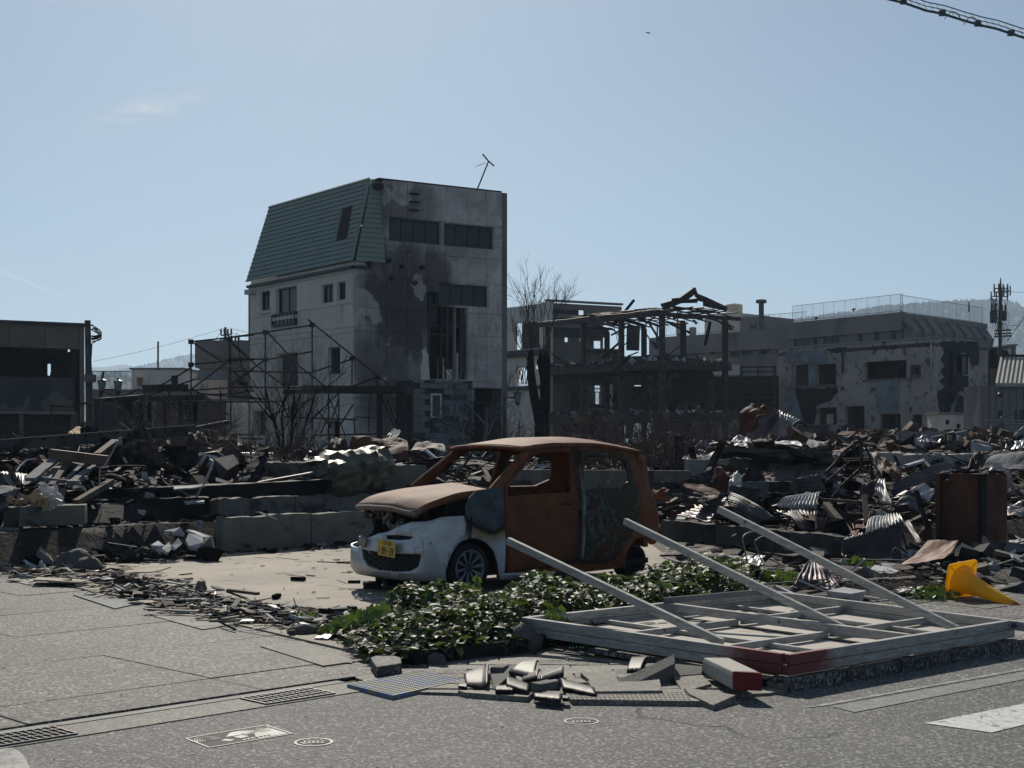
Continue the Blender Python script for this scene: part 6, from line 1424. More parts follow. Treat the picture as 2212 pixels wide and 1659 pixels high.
# ---------------------------------------------------------------- hills
MT['forest']=M('forest_green',(.030,.042,.028),(.05,.058,.038),(.02,.028,.02),sc=.012,bump=0,cthr=.55,csharp=.08,rough=.95)
def hill(Y,crest,mat,depth,seed,tree_h,cell):
 """crest: list of (view x, view y); a ridge with a bumpy forested surface"""
 xs=[W((x,y),Y)for x,y in crest];m=MB();nx=int((xs[-1].x-xs[0].x)/cell);ny=16;rows=[]
 def top(x):
  for a,b in zip(xs,xs[1:]):
   if a.x<=x<=b.x:f=(x-a.x)/(b.x-a.x);f=f*f*(3-2*f);return a.z+(b.z-a.z)*f
  return xs[-1].z
 for j in range(ny+1):
  v=j/ny
  for i in range(nx+1):
   x=xs[0].x+(xs[-1].x-xs[0].x)*i/nx;t_=top(x);z=1.0+(t_-1.0)*math.sin(min(1,v*1.25)*math.pi/2)**1.1*(1 if v<.8 else 1-(v-.8)*1.5)
   z+=tree_h*(noise.noise(Vector((x/cell*.9,v*20,seed)))*.5+noise.noise(Vector((x/90,v*4,seed)))*1.2)*min(1,v*3)
   m.v.append((x,Y-depth*.8+depth*v,z))
 for j in range(ny):
  for i in range(nx):a=j*(nx+1)+i;m.f.append((a,a+1,a+nx+2,a+nx+1));m.m.append(0)
 o=m.build('hills',mat);o['kind']='structure';return xs,top
def crowns(xs,top,Y,depth,n_,size,seed,conifer=.7):
 rnd=random.Random(seed);m=MB()
 for k in range(n_):
  x=rnd.uniform(xs[0].x,xs[-1].x);v=rnd.choice((rnd.uniform(.72,.86),rnd.uniform(.3,.8)));h_=size*rnd.uniform(.6,1.3);t_=top(x)
  z=1.0+(t_-1)*math.sin(min(1,v*1.25)*math.pi/2)**1.1-h_*.3;c=Vector((x,Y-depth*.8+depth*v,z));r_=h_*rnd.uniform(.22,.34)
  if rnd.random()<conifer:m.lathe([(r_*.5,0),(r_,h_*.2),(r_*.75,h_*.5),(r_*.3,h_*.8),(0,h_)],6,c)
  else:m.lathe([(r_*.6,0),(r_*1.3,h_*.25),(r_*1.2,h_*.5),(r_*.6,h_*.72),(0,h_*.78)],6,c)
 o=m.build('forest',MT['forest']);o['kind']='stuff';o['label']='trees covering the far wooded hill';o['category']='forest';return o
x_,tp=hill(2600,[(1560,760),(1640,728),(1690,706),(1730,700),(1800,690),(1900,675),(1985,668),(2060,664),(2110,664),(2150,676),(2185,687),(2230,684),(2330,680),(2450,700)],MT['forest'],1100,2,6,20)
crowns(x_,tp,2600,1100,6500,13,3)
hill(4700,[(60,870),(150,812),(200,797),(260,792),(285,788),(320,793),(360,789),(420,800),(520,830)],MT['forest'],900,5,10,45)
x_,tp=hill(3900,[(150,850),(250,812),(300,798),(330,792),(370,783),(395,775),(430,771),(470,776),(540,800),(700,840),(900,845),(1100,830),(1300,842),(1700,850)],MT['forest'],900,4,6,22)
crowns(x_,tp,3900,900,3600,12,8,.4)
x_,tp=hill(2300,[(150,880),(210,826),(240,818),(258,812),(280,822),(340,836),(420,850),(520,880)],MT['forest'],500,6,3,14)
crowns(x_,tp,2300,500,420,11,9,.8)
# ---------------------------------------------------------------- air
hz_,h,p=new_mat('air');h.t.nodes.remove(p)
vp=h.n('ShaderNodeVolumePrincipled');vp.inputs['Color'].default_value=(.62,.80,1.0,1);vp.inputs['Density'].default_value=.00022;vp.inputs['Anisotropy'].default_value=.25
out=[x for x in h.t.nodes if x.type=='OUTPUT_MATERIAL'][0];h.t.links.new(vp.outputs[0],out.inputs['Volume'])
m=MB();m.box((0,2500,119),(9600,5900,242));o=m.build('haze',hz_);o['kind']='stuff';o['label']='pale blue haze over the whole town';o['category']='haze'
# ---------------------------------------------------------------- foundations and low walls
def lowwall(label,a,b,z0,z1,th,mat,name='foundation_wall',cat='wall',jag=.012,parts=6,group=None):
 """concrete strip between ground points a and b with a slightly broken top, cast in bays"""
 a=Vector(a);b=Vector(b);d=b-a;L=d.length;n=Vector((-d.y,d.x)).normalized();t=thing(name,label,cat,(a.x,a.y,z0),group)
 for k in range(parts):
  f0,f1=k/parts,(k+1)/parts;m=MB();K=10;vs=[]
  for i in range(K+1):
   f=f0+(f1-f0)*i/K+(.002 if i==0 else-.002 if i==K else 0);p=a+d*f;zt=z1+random.uniform(-jag,jag)+.02*noise.noise(Vector((p.x*2,p.y*2,5)))
   q=p+n*th;vs+=[(p.x,p.y,z0-.2),(p.x,p.y,zt),(q.x,q.y,zt+random.uniform(-jag,jag)),(q.x,q.y,z0-.2)]
  m.v=vs
  for i in range(K):
   for j in range(3):m.f.append((i*4+j,i*4+4+j,i*4+5+j,i*4+1+j));m.m.append(0)
  m.f.append((0,1,2,3));m.f.append((K*4+3,K*4+2,K*4+1,K*4));m.m+=[0,0]
  m.build('cast_section',mat,t)
 return t
MT['found']=M('foundation_concrete',(.185,.18,.16),(.12,.12,.11),(.045,.045,.045),sc=1.0,bump=.6,bs=16,cthr=.60,csharp=.07,speck=(25,.6,(.07,.07,.07),.6),stretch=(1,1,1.6))
lowwall('long concrete foundation wall behind the sandy lot, running towards the car',(-4.06,19.9),(.25,24.75),0,.54,.16,MT['found'],parts=4)
lowwall('low dark foundation wall at the left behind the fallen plaster boards',(-6.55,18.75),(-4.45,19.75),0,.24,.16,MT['found'],parts=2)
lowwall('sooty middle foundation step above the plaster boards',(-6.3,19.5),(-4.2,20.5),.1,.44,.14,MT['concd'],parts=2)
lowwall('second foundation step set back behind the long wall',(-4.35,20.95),(-.4,25.3),.3,.76,.16,MT['found'],parts=4)
lowwall('dark foundation wall right of the car behind the ivy',(2.30,21.75),(4.18,17.85),0,.41,.16,MT['concd'],parts=3)
lowwall('short foundation stub turning away beside the standing corrugated sheet',(4.18,17.85),(4.9,18.5),0,.38,.16,MT['concd'],parts=1)
p0,p1=W(cM(380,395),26.5),W(cM(700,402),26);lowwall('flat topped concrete plinth below the metal louvre',p0[:2],p1[:2],.6,p0 .z,.9,MT['found'],parts=2)
p0,p1=W(cM(720,385),25.5),W(cM(1230,425),24.6);lowwall('concrete plinth between the leaning charred post and the dry shrub',p0[:2],p1[:2],.6,p0 .z,.9,MT['found'],parts=2)
p0,p1=W(c1(290,288),24.5),W(c1(600,300),25);lowwall('grey foundation wall seen left of the car windscreen pillar',p0[:2],p1[:2],.5,p0 .z,.2,MT['found'],parts=1)
p0,p1=W(c4(1090,1332),31),W(c4(1312,1350),30.5);lowwall('low grey foundation in the middle of the right rubble field',p0[:2],p1[:2],.8,p0 .z,.3,MT['concl'],parts=1)
p0,p1=W(c4(1348,1348),30),W(c4(1960,1335),31);lowwall('longest pale foundation in the right rubble field',p0[:2],p1[:2],.8,p0 .z,.3,MT['concl'],parts=3)
p0,p1=W(c4(560,1332),38),W(c4(900,1310),38);lowwall('small far foundation behind the red earth',p0[:2],p1[:2],.9,p0 .z,.3,MT['concl'],parts=1)
blockwall('block_wall','pale block wall seen through the car windows',(1080,1012),(1490,1034),25.2,24.0,1.12,.3,.40,.20,mat='conc',ragged=.0)
blockwall('block_wall','grey block wall below the charred slab right of the car',(1486,990),(1810,990),24.6,25.6,1.30,.5,.40,.20,mat='concB',ragged=.05)
# bigger concrete blocks at the left
def blk(label,pts,z0,z1,mat,name='concrete_block',cat='concrete block',tilt=None):
 m=MB();m.prism([tuple(p[:2])for p in pts],z0,z1);return single(name,m,mat,label,cat,bevel=.012)
a,b=W(cL(205,870),18.4),W(cL(925,835),18.9);n=Vector((-.3,.7));za=a.z
blk('large board marked concrete block carrying the plastic rubbish bag',[a,b,b+Vector((-.1,.45,0)),a+Vector((-.1,.45,0))],.50,za,MT['found'])
a,b=W(cL(35,870),18.55),W(cL(203,870),18.42);blk('rough concrete block joined to the left of the bag block',[a,b,b+Vector((-.1,.4,0)),a+Vector((-.1,.4,0))],.35,a.z-.01,MT['concd'])
a,b=W(cL(-260,1105),18.3),W(cL(195,1090),18.2);blk('flat concrete block at the left edge with a pipe in front',[a,b,b+Vector((-.1,.5,0)),a+Vector((-.1,.5,0))],-.05,a.z,MT['found'])
m=MB();m.tube([W(cL(60,1175),18.0),W(cL(70,1210),18.0),W(cL(140,1215),17.95),W(cL(165,1225),17.95),W(cL(165,1300),17.95),W(cL(165,1340),17.95)],.022,8)
for q in((70,1205),(160,1222),(165,1300)):m.lathe([(.0,-.03),(.032,-.03),(.032,.03),(0,.03)],10,W(cL(*q),17.95))
single('drain_pipe',m,MT['concl'],'pale elbow drain pipe on the concrete block at the left edge','pipe',smooth=True)
# ---------------------------------------------------------------- debris pieces
def rot(rnd,flat=.25):
 return Matrix.Rotation(rnd.uniform(0,6.28),3,'Z')@Matrix.Rotation(rnd.gauss(0,flat),3,'X')@Matrix.Rotation(rnd.gauss(0,flat),3,'Y')
def piece(m,c,kind,s,rnd,mi,flat=.25):
 R_=rot(rnd,flat);c=Vector(c)
 if kind=='plank':m.box(c,(s*rnd.uniform(1.2,3.2),s*rnd.uniform(.12,.3),s*rnd.uniform(.05,.12)),R_,mi)
 elif kind=='stick':m.box(c,(s*rnd.uniform(1.5,4),s*.05,s*.05),R_,mi)
 elif kind=='wire':
  d=R_@Vector((1,0,0));e=R_@Vector((0,1,.6));m.tube([c+d*(s*2.4*(i/5-.5))+e*(s*.7*math.sin(i*1.1+s*50))*.6+Vector((0,0,s*.35*math.sin(i/5*3.14)))for i in range(6)],.007+s*.012,3,mi,cap=False)
 elif kind=='chip':
  n=rnd.randint(4,6);a0=rnd.uniform(0,6);pts=[]
  for i in range(n):a=a0+6.283*i/n;r=s*rnd.uniform(.3,.6);pts.append((r*math.cos(a),r*math.sin(a)))
  t=s*rnd.uniform(.04,.10);vs=[R_@Vector((x,y,0))+c for x,y in pts]+[R_@Vector((x,y,t))+c for x,y in pts]
  m.add(vs,[tuple(reversed(range(n))),tuple(range(n,2*n))]+[(i,(i+1)%n,n+(i+1)%n,n+i)for i in range(n)],mi)
 elif kind=='chunk':
  vs=[R_@Vector((x*s*rnd.uniform(.25,.5),y*s*rnd.uniform(.2,.5),z*s*rnd.uniform(.15,.4)))+c for x in(-1,1)for y in(-1,1)for z in(-1,1)]
  m.add(vs,[(0,1,3,2),(4,6,7,5),(0,4,5,1),(2,3,7,6),(0,2,6,4),(1,5,7,3)],mi)
 elif kind=='sheet':
  w,h=s*rnd.uniform(.6,1.5),s*rnd.uniform(.4,.9);bnd=rnd.uniform(-.4,.4)*s
  vs=[]
  for i in range(4):
   for j in range(3):vs.append(R_@Vector((w*(i/3-.5)+rnd.uniform(-.06,.06)*s,h*(j/2-.5)+rnd.uniform(-.06,.06)*s,bnd*math.sin(i/3*3.14)+rnd.uniform(-.05,.05)*s))+c)
  m.add(vs,[(i*3+j,i*3+3+j,i*3+4+j,i*3+1+j)for i in range(3)for j in range(2)],mi)
 elif kind=='corr':
  w,h=s*rnd.uniform(.8,1.6),s*rnd.uniform(.5,1.1);n=max(4,int(w/.05));n=min(n,26);bnd=rnd.uniform(-.5,.5)*s;vs=[]
  for i in range(n+1):
   for j in range(3):vs.append(R_@Vector((w*(i/n-.5),h*(j/2-.5),(.012 if i%2 else-.012)*(1+s)+bnd*(j/2-.5)**2*2))+c)
  m.add(vs,[(i*3+j,i*3+3+j,i*3+4+j,i*3+1+j)for i in range(n)for j in range(2)],mi)
DM=['char','ash','rust','rustd','zinc','zincl','conc','plast','wood','plum','woodg']
def scatter(name,label,n,where,size,mix,kinds,seed,zj=.15,flat=.25,kind='stuff',cat='rubble'):
 """mix: {material: weight}, kinds: {kind: weight}; where(rnd) -> (x, y) or None"""
 rnd=random.Random(seed);m=MB();ms=list(mix);mw=[mix[k]for k in ms];ks=list(kinds);kw=[kinds[k]for k in ks];mats=[MT[k]for k in ms];c=0;tries=0
 while c<n and tries<n*5:
  tries+=1;p=where(rnd)
  if p is None:continue
  s=size(rnd,p);k=rnd.choices(ks,kw)[0];mi=rnd.choices(range(len(ms)),mw)[0]
  if k in('corr','sheet')and ms[mi]in('char','conc','wood','woodg','ash'):mi=rnd.choice([i for i in range(len(ms))if ms[i]in('zinc','zincl','rust','rustd','plum')]or[mi])
  z=(p[2]if len(p)>2 else gz(p[0],p[1]))+s*.06+abs(rnd.gauss(0,zj))*min(1,s*2)
  piece(m,(p[0],p[1],z),k,s,rnd,mi,flat);c+=1
 o=m.build(name,mats);o['kind']=kind;o['label']=label;o['category']=cat;return o
def lefty(rnd,y0,y1,x0=-16,x1=0.3):
 y=y0+(y1-y0)*rnd.random()**1.2;x=rnd.uniform(max(-.40*y,x0),x1)
 d1=(x+4.06)*-.75+(y-19.9)*.66
 return(x,y)if d1>1.9 else None
def rights(rnd,y0,y1):
 y=y0+(y1-y0)*rnd.random()**1.2;x=rnd.uniform(.1,.40*y)
 e=min((x-2.28)*.9+(y-21.7)*.44,(y-17.9)*.75-(x-4.16)*.66)
 return(x,y)if(e>.25 or y>25.2)else None
pw=lambda a,b,k=2.2:(lambda rnd,p:a+(b-a)*rnd.random()**k)
scatter('rubble','dark burnt rubble piled over the left foundations',3400,lambda r:lefty(r,20.4,31),pw(.05,.42,2.6),dict(char=11,ash=1.4,rust=1.6,rustd=2.6,zinc=1,zincl=.35,conc=.4,plast=.55,wood=1.8,plum=.5),dict(plank=4,stick=5,chip=2.6,chunk=2.4,sheet=.8,corr=.25,wire=1.3),1,.10,.28)
scatter('rubble','black crumbs on the foundation steps',1100,lambda r:(lambda x,y:(x,y)if.3<(x+4.06)*-.75+(y-19.9)*.66<2.2 and x<.4 else None)(r.uniform(-7.5,.4),r.uniform(18.8,26)),pw(.03,.22,2.4),dict(char=9,ash=1.5,rustd=1.5,plast=.5,wood=1,zincl=.4),dict(plank=3,stick=4,chip=4,chunk=2),51,.05,.2)
scatter('rubble','burnt rubble in the left middle distance below the scaffold',3200,lambda r:lefty(r,30,62,-26,2),pw(.08,.6,2.6),dict(char=9,ash=1.6,rust=2,rustd=3,zinc=.8,zincl=.35,conc=.7,plast=.6,wood=2),dict(plank=4,stick=5,chip=2.6,chunk=2.4,sheet=.7,corr=.1,wire=1.2),2,.10,.28)
scatter('rubble','rubble heaped right of the car over the foundations',3600,lambda r:rights(r,18,32),pw(.05,.42,2.6),dict(char=10,ash=1.4,rust=2.4,rustd=3.2,zinc=1,zincl=.45,conc=.4,plast=.4,wood=1.4,plum=1),dict(plank=4,stick=5,chip=2.6,chunk=2.4,sheet=1,corr=.3,wire=1.3),3,.10,.28)
scatter('rubble','rubble field in the right middle distance',3400,lambda r:rights(r,31,58),pw(.08,.6,3),dict(char=3,ash=2,rust=1.5,rustd=2.5,zinc=1,zincl=1.2,conc=1.5,plast=1.8,wood=2),dict(plank=3,stick=4,chip=4,chunk=3,sheet=.6,corr=.1),4,.07,.25)
scatter('rubble','far pale rubble before the buildings',3000,lambda r:(lambda y:(r.uniform(-.4*y,.4*y),y))(r.uniform(55,82)),pw(.12,.8,3),dict(ash=2,rustd=2,zincl=1.5,conc=3,plast=3,wood=2,char=2),dict(plank=3,stick=2,chip=4,chunk=4,sheet=.5),5,.06,.25)
scatter('red_rubble','reddish earth and brick crumbs heaped in the right middle distance',2600,lambda r:(lambda a,q:(13+5.5*q*math.cos(a)+r.gauss(0,3),46+6*q*math.sin(a)))(r.uniform(0,6.28),r.random()),pw(.06,.5,3),dict(redearth=6,rustd=2,wood=1,ash=1),dict(chunk=6,chip=2,stick=1),6,.12,.4)
scatter('red_rubble','reddish crumbs below the brambles behind the car',1300,lambda r:(r.uniform(3,9),r.uniform(30,44)),pw(.06,.4,3),dict(redearth=5,rustd=2,wood=1,plast=.8),dict(chunk=6,chip=2,stick=1),16,.1,.4)
# mounds of crumbs under everything near the walls
def onstrip(p0,p1,w):
 a,b=Vector(p0),Vector(p1);d=b-a;n=Vector((-d.y,d.x)).normalized()
 def f(r):t=r.random();q=a+d*t+n*r.gauss(0,w);return(q.x,q.y,.045)
 return f
edge=[g2(p)for p in(cD(40,60),cD(560,130),cD(950,225),cD(1300,320),cD(1850,400),cD(2150,480))]
for k,(w_,n_)in enumerate(((.36,850),(.26,560),(.20,430),(.26,760),(.22,520))):
 scatter('debris_strip',['splinters and shards heaped on the pavement edge at the far left','shards along the left edge of the sandy lot','thin broken boards along the lot edge near the middle','splinters heaped in front of the lot edge','broken tile and wood bits running up to the ivy'][k],n_,onstrip(edge[k],edge[k+1],w_),pw(.02,.19,2.3),dict(char=2.2,wood=3.5,plast=1.6,conc=.6,zincl=.6,ash=.6,rustd=1.2,woodg=1,board=1.6),dict(plank=4,stick=6,chip=4.5,chunk=.25),20+k,.025,.13)
scatter('debris_strip','dark debris along the foot of the long foundation wall',520,onstrip((-5.6,18.9),(-2.0,21.9),.30),pw(.02,.18,2),dict(char=5,wood=1.5,plast=1.5,conc=.6,rustd=1.5,board=.8),dict(plank=3,stick=4,chip=4,chunk=1),31,.04,.2)
scatter('debris_strip','burnt bits at the foot of the wall right beside the car nose',260,onstrip((-2.2,21.5),(.4,24.3),.3),pw(.03,.2,2),dict(char=4,wood=1.5,plast=2,conc=1,rustd=1.5),dict(plank=3,stick=3,chip=4,chunk=2),32,.03,.2)
scatter('debris_strip','burnt planks and chips under the fallen plaster boards',420,onstrip((-6.4,18.3),(-4.3,19.4),.28),pw(.05,.35,2),dict(char=5,wood=1.5,plast=1.4,ash=1,rustd=1.5),dict(plank=4,stick=3,chip=4,chunk=2),33,.1,.25)
scatter('scattered_bits','small burnt bits lying loose on the sandy lot',480,lambda r:(lambda x,y:(x,y,.044)if inside((x,y),LOT)and not(abs(x-.1)<1.8 and 13.2<y<17.6)else None)(r.uniform(-6,1),r.uniform(11,22)),pw(.008,.12,4),dict(char=4,wood=3,plast=.8,rust=1),dict(plank=4,stick=5,chip=4),34,.004,.05)
scatter('scattered_bits','tiny white chips on the left pavement',130,lambda r:(lambda p:(p[0],p[1],.03))(ab(r.uniform(-2,7),r.uniform(.1,8))),pw(.008,.035,2),dict(plast=5,wood=1),dict(chip=5,stick=.6),35,.002,.05)
scatter('scattered_bits','tiny chips and grit on the road',150,lambda r:(lambda x,y:(x,y,.009)if(y<8.5 and y<9.9+x)else None)(r.uniform(-3,5),r.uniform(6.5,9)),pw(.005,.02,2),dict(plast=3,char=3,wood=1),dict(chip=5,stick=.6),36,.001,.05)
scatter('bed_debris','shards and tile bits in the planting bed behind the hoarding',620,lambda r:(lambda x,y:(x,y)if y>12.9+max(0,x-3.4)*.75 else None)(r.uniform(2.0,7.6),r.uniform(13.2,18.6)),pw(.04,.34,2.2),dict(char=3,ash=1,zincl=1.5,plast=2.4,conc=1.2,wood=1.8,rustd=1.5,zinc=1),dict(plank=3,stick=2.5,chip=4.5,chunk=1,sheet=.7),37,.05,.22)
scatter('rubble','white and grey crumbs heaped around the rusty cabinet and cone',900,lambda r:(r.gauss(6.6,.9),r.gauss(17.3,1.0),None)and(lambda x,y:(x,y)if x>4.9 and y>15.2 else None)(r.gauss(6.8,.8),r.gauss(17.2,1.0)),pw(.03,.3,2.4),dict(char=3,ash=3,plast=1.2,conc=2,rustd=1,zincl=.8),dict(chunk=4,chip=4,plank=1.5,stick=1),38,.08,.3)
scatter('tile_crumbs','broken brown tile crumbs under the yellow cone',120,lambda r:(r.uniform(3.3,4.9),r.gauss(13.85+0,.10),.06),pw(.02,.10,1.5),dict(rustd=3,char=2,plast=.5,conc=1),dict(chip=5,plank=1),39,.01,.12)
# ---------------------------------------------------------------- named sheets, beams and tubes
def P3(q):return W(q[0](q[1],q[2]),q[3])
def patchmesh(pts,nu,nv,disp,mat,jag=0.0,seed=0):
 a,b,c,d=[P3(q)for q in pts];n=(b-a).cross(d-a).normalized()
 if n.y>0:n=-n
 rnd=random.Random(seed);vs=[]
 for j in range(nv+1):
  for i in range(nu+1):
   u,v=i/nu,j/nv;p=a*(1-u)*(1-v)+b*u*(1-v)+c*u*v+d*(1-u)*v
   if jag and(j in(0,nv)):p=p+(d-a).normalized()*rnd.uniform(-jag,jag)
   vs.append(p+n*disp(u,v))
 m=MB();m.add(vs,[(j*(nu+1)+i,j*(nu+1)+i+1,(j+1)*(nu+1)+i+1,(j+1)*(nu+1)+i)for j in range(nv)for i in range(nu)]);return m
def csheet(label,pts,mat,waves=12,amp=.014,bend=0.0,jag=.02,name='corrugated_sheet',cat='metal sheet',axis_='u',group=None,crump=.02,twist=0.0):
 sd=hash(label)%1000 if False else len(label)*7%97;a,b,c,d=[P3(q)for q in pts]
 nw=waves*4
 def dsp(u,v):
  w,o=(u,v)if axis_=='u' else(v,u)
  return amp*math.sin(w*waves*2*math.pi)+bend*math.sin(o*math.pi)+crump*noise.noise(Vector((u*3,v*3,sd)))*2+twist*(u-.5)*(v-.5)
 m=patchmesh(pts,nw if axis_=='u' else 12,12 if axis_=='u' else nw,dsp,mat,jag,sd);o=single(name,m,MT[mat]if isinstance(mat,str)else mat,label,cat,group,smooth=True)
 s=o.modifiers.new('s','SOLIDIFY');s.thickness=.004;s.offset=0;return o
def fsheet(label,pts,mat,bend=0.0,th=.01,crump=.02,jag=.02,name='metal_sheet',cat='metal sheet',fold=None):
 sd=len(label)*13%89
 def dsp(u,v):return bend*math.sin(v*math.pi)+crump*(noise.noise(Vector((u*2.5,v*2.5,sd)))*2+.5*noise.noise(Vector((u*7,v*7,sd))))+(0 if fold is None else fold[1]*abs(u-fold[0]))
 m=patchmesh(pts,14,10,dsp,mat,jag,sd);o=single(name,m,MT[mat]if isinstance(mat,str)else mat,label,cat)
 s=o.modifiers.new('s','SOLIDIFY');s.thickness=th;s.offset=0;return o
def beam(label,a,b,w,h,mat,name='timber',cat='timber',rough=0.0,roll=0.0,seg=8):
 a=P3(a);b=P3(b);m=MB()
 if rough:
  d=b-a;x=d.normalized();y=Vector((0,0,1)).cross(x)
  if y.length<.05:y=Vector((0,1,0)).cross(x)
  y.normalize();z=x.cross(y);rnd=random.Random(len(label));vs=[]
  for i in range(seg+1):
   for sy,sz in((-1,-1),(1,-1),(1,1),(-1,1)):vs.append(a+d*(i/seg)+y*sy*w/2*(1+rnd.uniform(-rough,rough))+z*sz*h/2*(1+rnd.uniform(-rough,rough)))
  m.add(vs,[(i*4+j,i*4+(j+1)%4,i*4+4+(j+1)%4,i*4+4+j)for i in range(seg)for j in range(4)]+[(3,2,1,0),(seg*4,seg*4+1,seg*4+2,seg*4+3)])
 else:m.beam(a,b,w,h,roll=roll)
 return single(name,m,MT[mat],label,cat)
def cable(label,pts,r,mat='cable',name='cable',cat='cable'):
 P=[P3(q)for q in pts];Q=[]
 for i in range(len(P)-1):
  p0,p1,p2,p3=P[max(i-1,0)],P[i],P[i+1],P[min(i+2,len(P)-1)]
  for k in range(5):t=k/5;Q.append(.5*((2*p1)+(p2-p0)*t+(2*p0-5*p1+4*p2-p3)*t*t+(3*p1-p0-3*p2+p3)*t**3))
 Q.append(P[-1]);m=MB();m.tube(Q,r,6);return single(name,m,MT[mat],label,cat,smooth=True)
q4=lambda c,Y,*pts:[(c,p[0],p[1],(Y if not isinstance(Y,(list,tuple))else Y[i]))for i,p in enumerate(pts)]
# ---------------------------------------------------------------- right rubble, piece by piece
csheet('pale lit top of the crumpled corrugated sheet in the middle of the right rubble',q4(cR,(19.6,19.6,20.3,20.3),(1482,1060),(1955,1000),(2005,880),(1690,870)),'zincl',11,.018,.05,.03,twist=.2)  # sunlight on the top is put into this pale colour
csheet('plum grey corrugated sheet hanging down below the crumpled one',q4(cR,(19.0,19.2,19.7,19.6),(1790,1300),(1945,1315),(1955,1000),(1490,1065)),'plum',10,.014,.05,.02)  # front of the crumpled sheet above, its shade put into the darker colour
csheet('purple grey corrugated sheet lying slanted on the dark foundation wall',q4(cR,(20.5,20.0,21,21.2),(330,1128),(730,1205),(940,915),(790,930)),'plum',9,.016,.0,.01,axis_='v')
csheet('dark olive corrugated sheet sloping down right of the purple one',q4(cR,(20.6,20.2,19.8,21),(880,1020),(1230,1200),(1500,1160),(965,850)),'zinc',10,.016,.04,.01,axis_='v')
csheet('curved grey corrugated sheet standing on edge left of the bent frame',q4(cR,21.6,(1860,900),(2070,840),(1990,640),(1665,690)),'zinc',9,.012,.10,.02,axis_='v')
fsheet('dark rusted plate standing in front of the grey block wall',q4(cR,23.2,(800,660),(1190,705),(1200,582),(788,515)),'rustd',.02,.01,.02)
fsheet('twisted brown sheet standing left of the pale scrap',q4(cR,(21.6,21.6,22,22),(738,795),(900,840),(985,640),(800,545)),'rust',.12,.01,.06)
fsheet('pale zinc scrap with a rusted top edge',q4(cR,(21.4,21.4,21.8,21.8),(930,850),(1095,775),(1147,665),(1000,612)),'zincl',.05,.008,.04)
csheet('grey ribbed strip under the pale zinc scrap',q4(cR,21.2,(950,870),(1290,880),(1325,805),(945,770)),'zinc',5,.012,.03,.01,axis_='v')
fsheet('brown lit top of the rusted trough',q4(cR,(20.9,20.7,21.4,21.6),(372,768),(812,915),(850,848),(690,782)),'rust',.03,.01,.02)  # lighter rust carries the sunlight on the trough top
fsheet('dark front of the rusted trough',q4(cR,(20.6,20.4,20.7,20.9),(400,962),(800,1030),(812,915),(370,768)),'rustd',.02,.01,.03)  # darker rust carries the shade on the trough front
fsheet('small rusted basin beside the tail of the car',q4(cR,(21,20.8,20.9,21.1),(75,940),(270,965),(255,820),(68,842)),'rust',.10,.012,.03)
fsheet('charred triangular board behind the rusted trough',q4(cR,(22,22,22.4,22.2),(215,800),(640,790),(585,660),(330,745)),'char',.02,.02,.03)
beam('long charred pole leaning up from the rusted plate',(cR,640,730,21.8),(cR,868,285,22.8),.09,.07,'char',rough=.3)
beam('grey splintered lower end of the leaning pole',(cR,620,735,21.6),(cR,735,590,21.9),.10,.12,'ash',rough=.5,name='splintered_wood',cat='timber')
beam('thin brown board tilted on top of the leaning pole',(cR,738,218,22.7),(cR,1005,325,22.9),.10,.03,'wood',name='board',cat='board')
beam('black burnt post standing in the brambles',(cR,370,480,28),(cR,366,192,28),.17,.17,'char',rough=.15,name='burnt_post',cat='post')
beam('short black burnt stump right of the standing post',(cR,540,470,27),(cR,495,325,27),.10,.10,'char',rough=.3,name='burnt_post',cat='post')
beam('pale slat lying on top of the standing burnt post',(cR,250,152,27.8),(cR,400,205,28),.10,.03,'plast',name='board',cat='board')
fsheet('thick charred roof slab lying above the grey block wall',q4(cR,(24.8,24.8,26,26),(860,440),(2150,500),(2090,365),(870,385)),'char',.05,.10,.08,.05,name='charred_slab',cat='charred slab')
fsheet('black burnt mat hanging over the right end of the block wall',q4(cR,(24.6,24.3,24.8,24.8),(1850,520),(2160,540),(2150,370),(1600,345)),'char',.05,.04,.08,.06,name='charred_slab',cat='charred slab')
fsheet('rusted open box on top of the charred slab',q4(cR,25.2,(1232,335),(1470,318),(1455,208),(1208,240)),'rustd',.12,.012,.03)
fsheet('crumpled white metal sheet left of the rusted open box',q4(cR,(25.4,25.4,26.5,26.5),(985,305),(1165,318),(1150,270),(1040,262)),'zincl',.02,.006,.03)
fsheet('pale folded roof plate above the white sheet',q4(cR,(26,26,27,27),(950,262),(1205,270),(1190,240),(1075,208)),'zinc',.03,.006,.04)
fsheet('long pale flat sheet on the charred slab right of the box',q4(cR,(25.4,25.2,26.2,26.2),(1480,285),(1800,310),(1740,265),(1470,262)),'zincl',.02,.006,.02)
csheet('small pale corrugated sheet on the right end of the charred slab',q4(cR,(25,25,26.4,26.4),(1808,300),(1990,348),(2062,275),(1872,236)),'zincl',12,.012,-.06,.0)
fsheet('bluish tin lying behind the burnt stump',q4(cR,(27,27,28.5,28.5),(400,465),(690,470),(800,395),(480,430)),'zinc',.02,.006,.03)
fsheet('small white card lying on the dark foundation wall',q4(cR,(20.7,20.7,21.3,21.3),(325,1165),(430,1168),(452,1140),(350,1135)),'plast',0,.01,.002,name='card',cat='card')
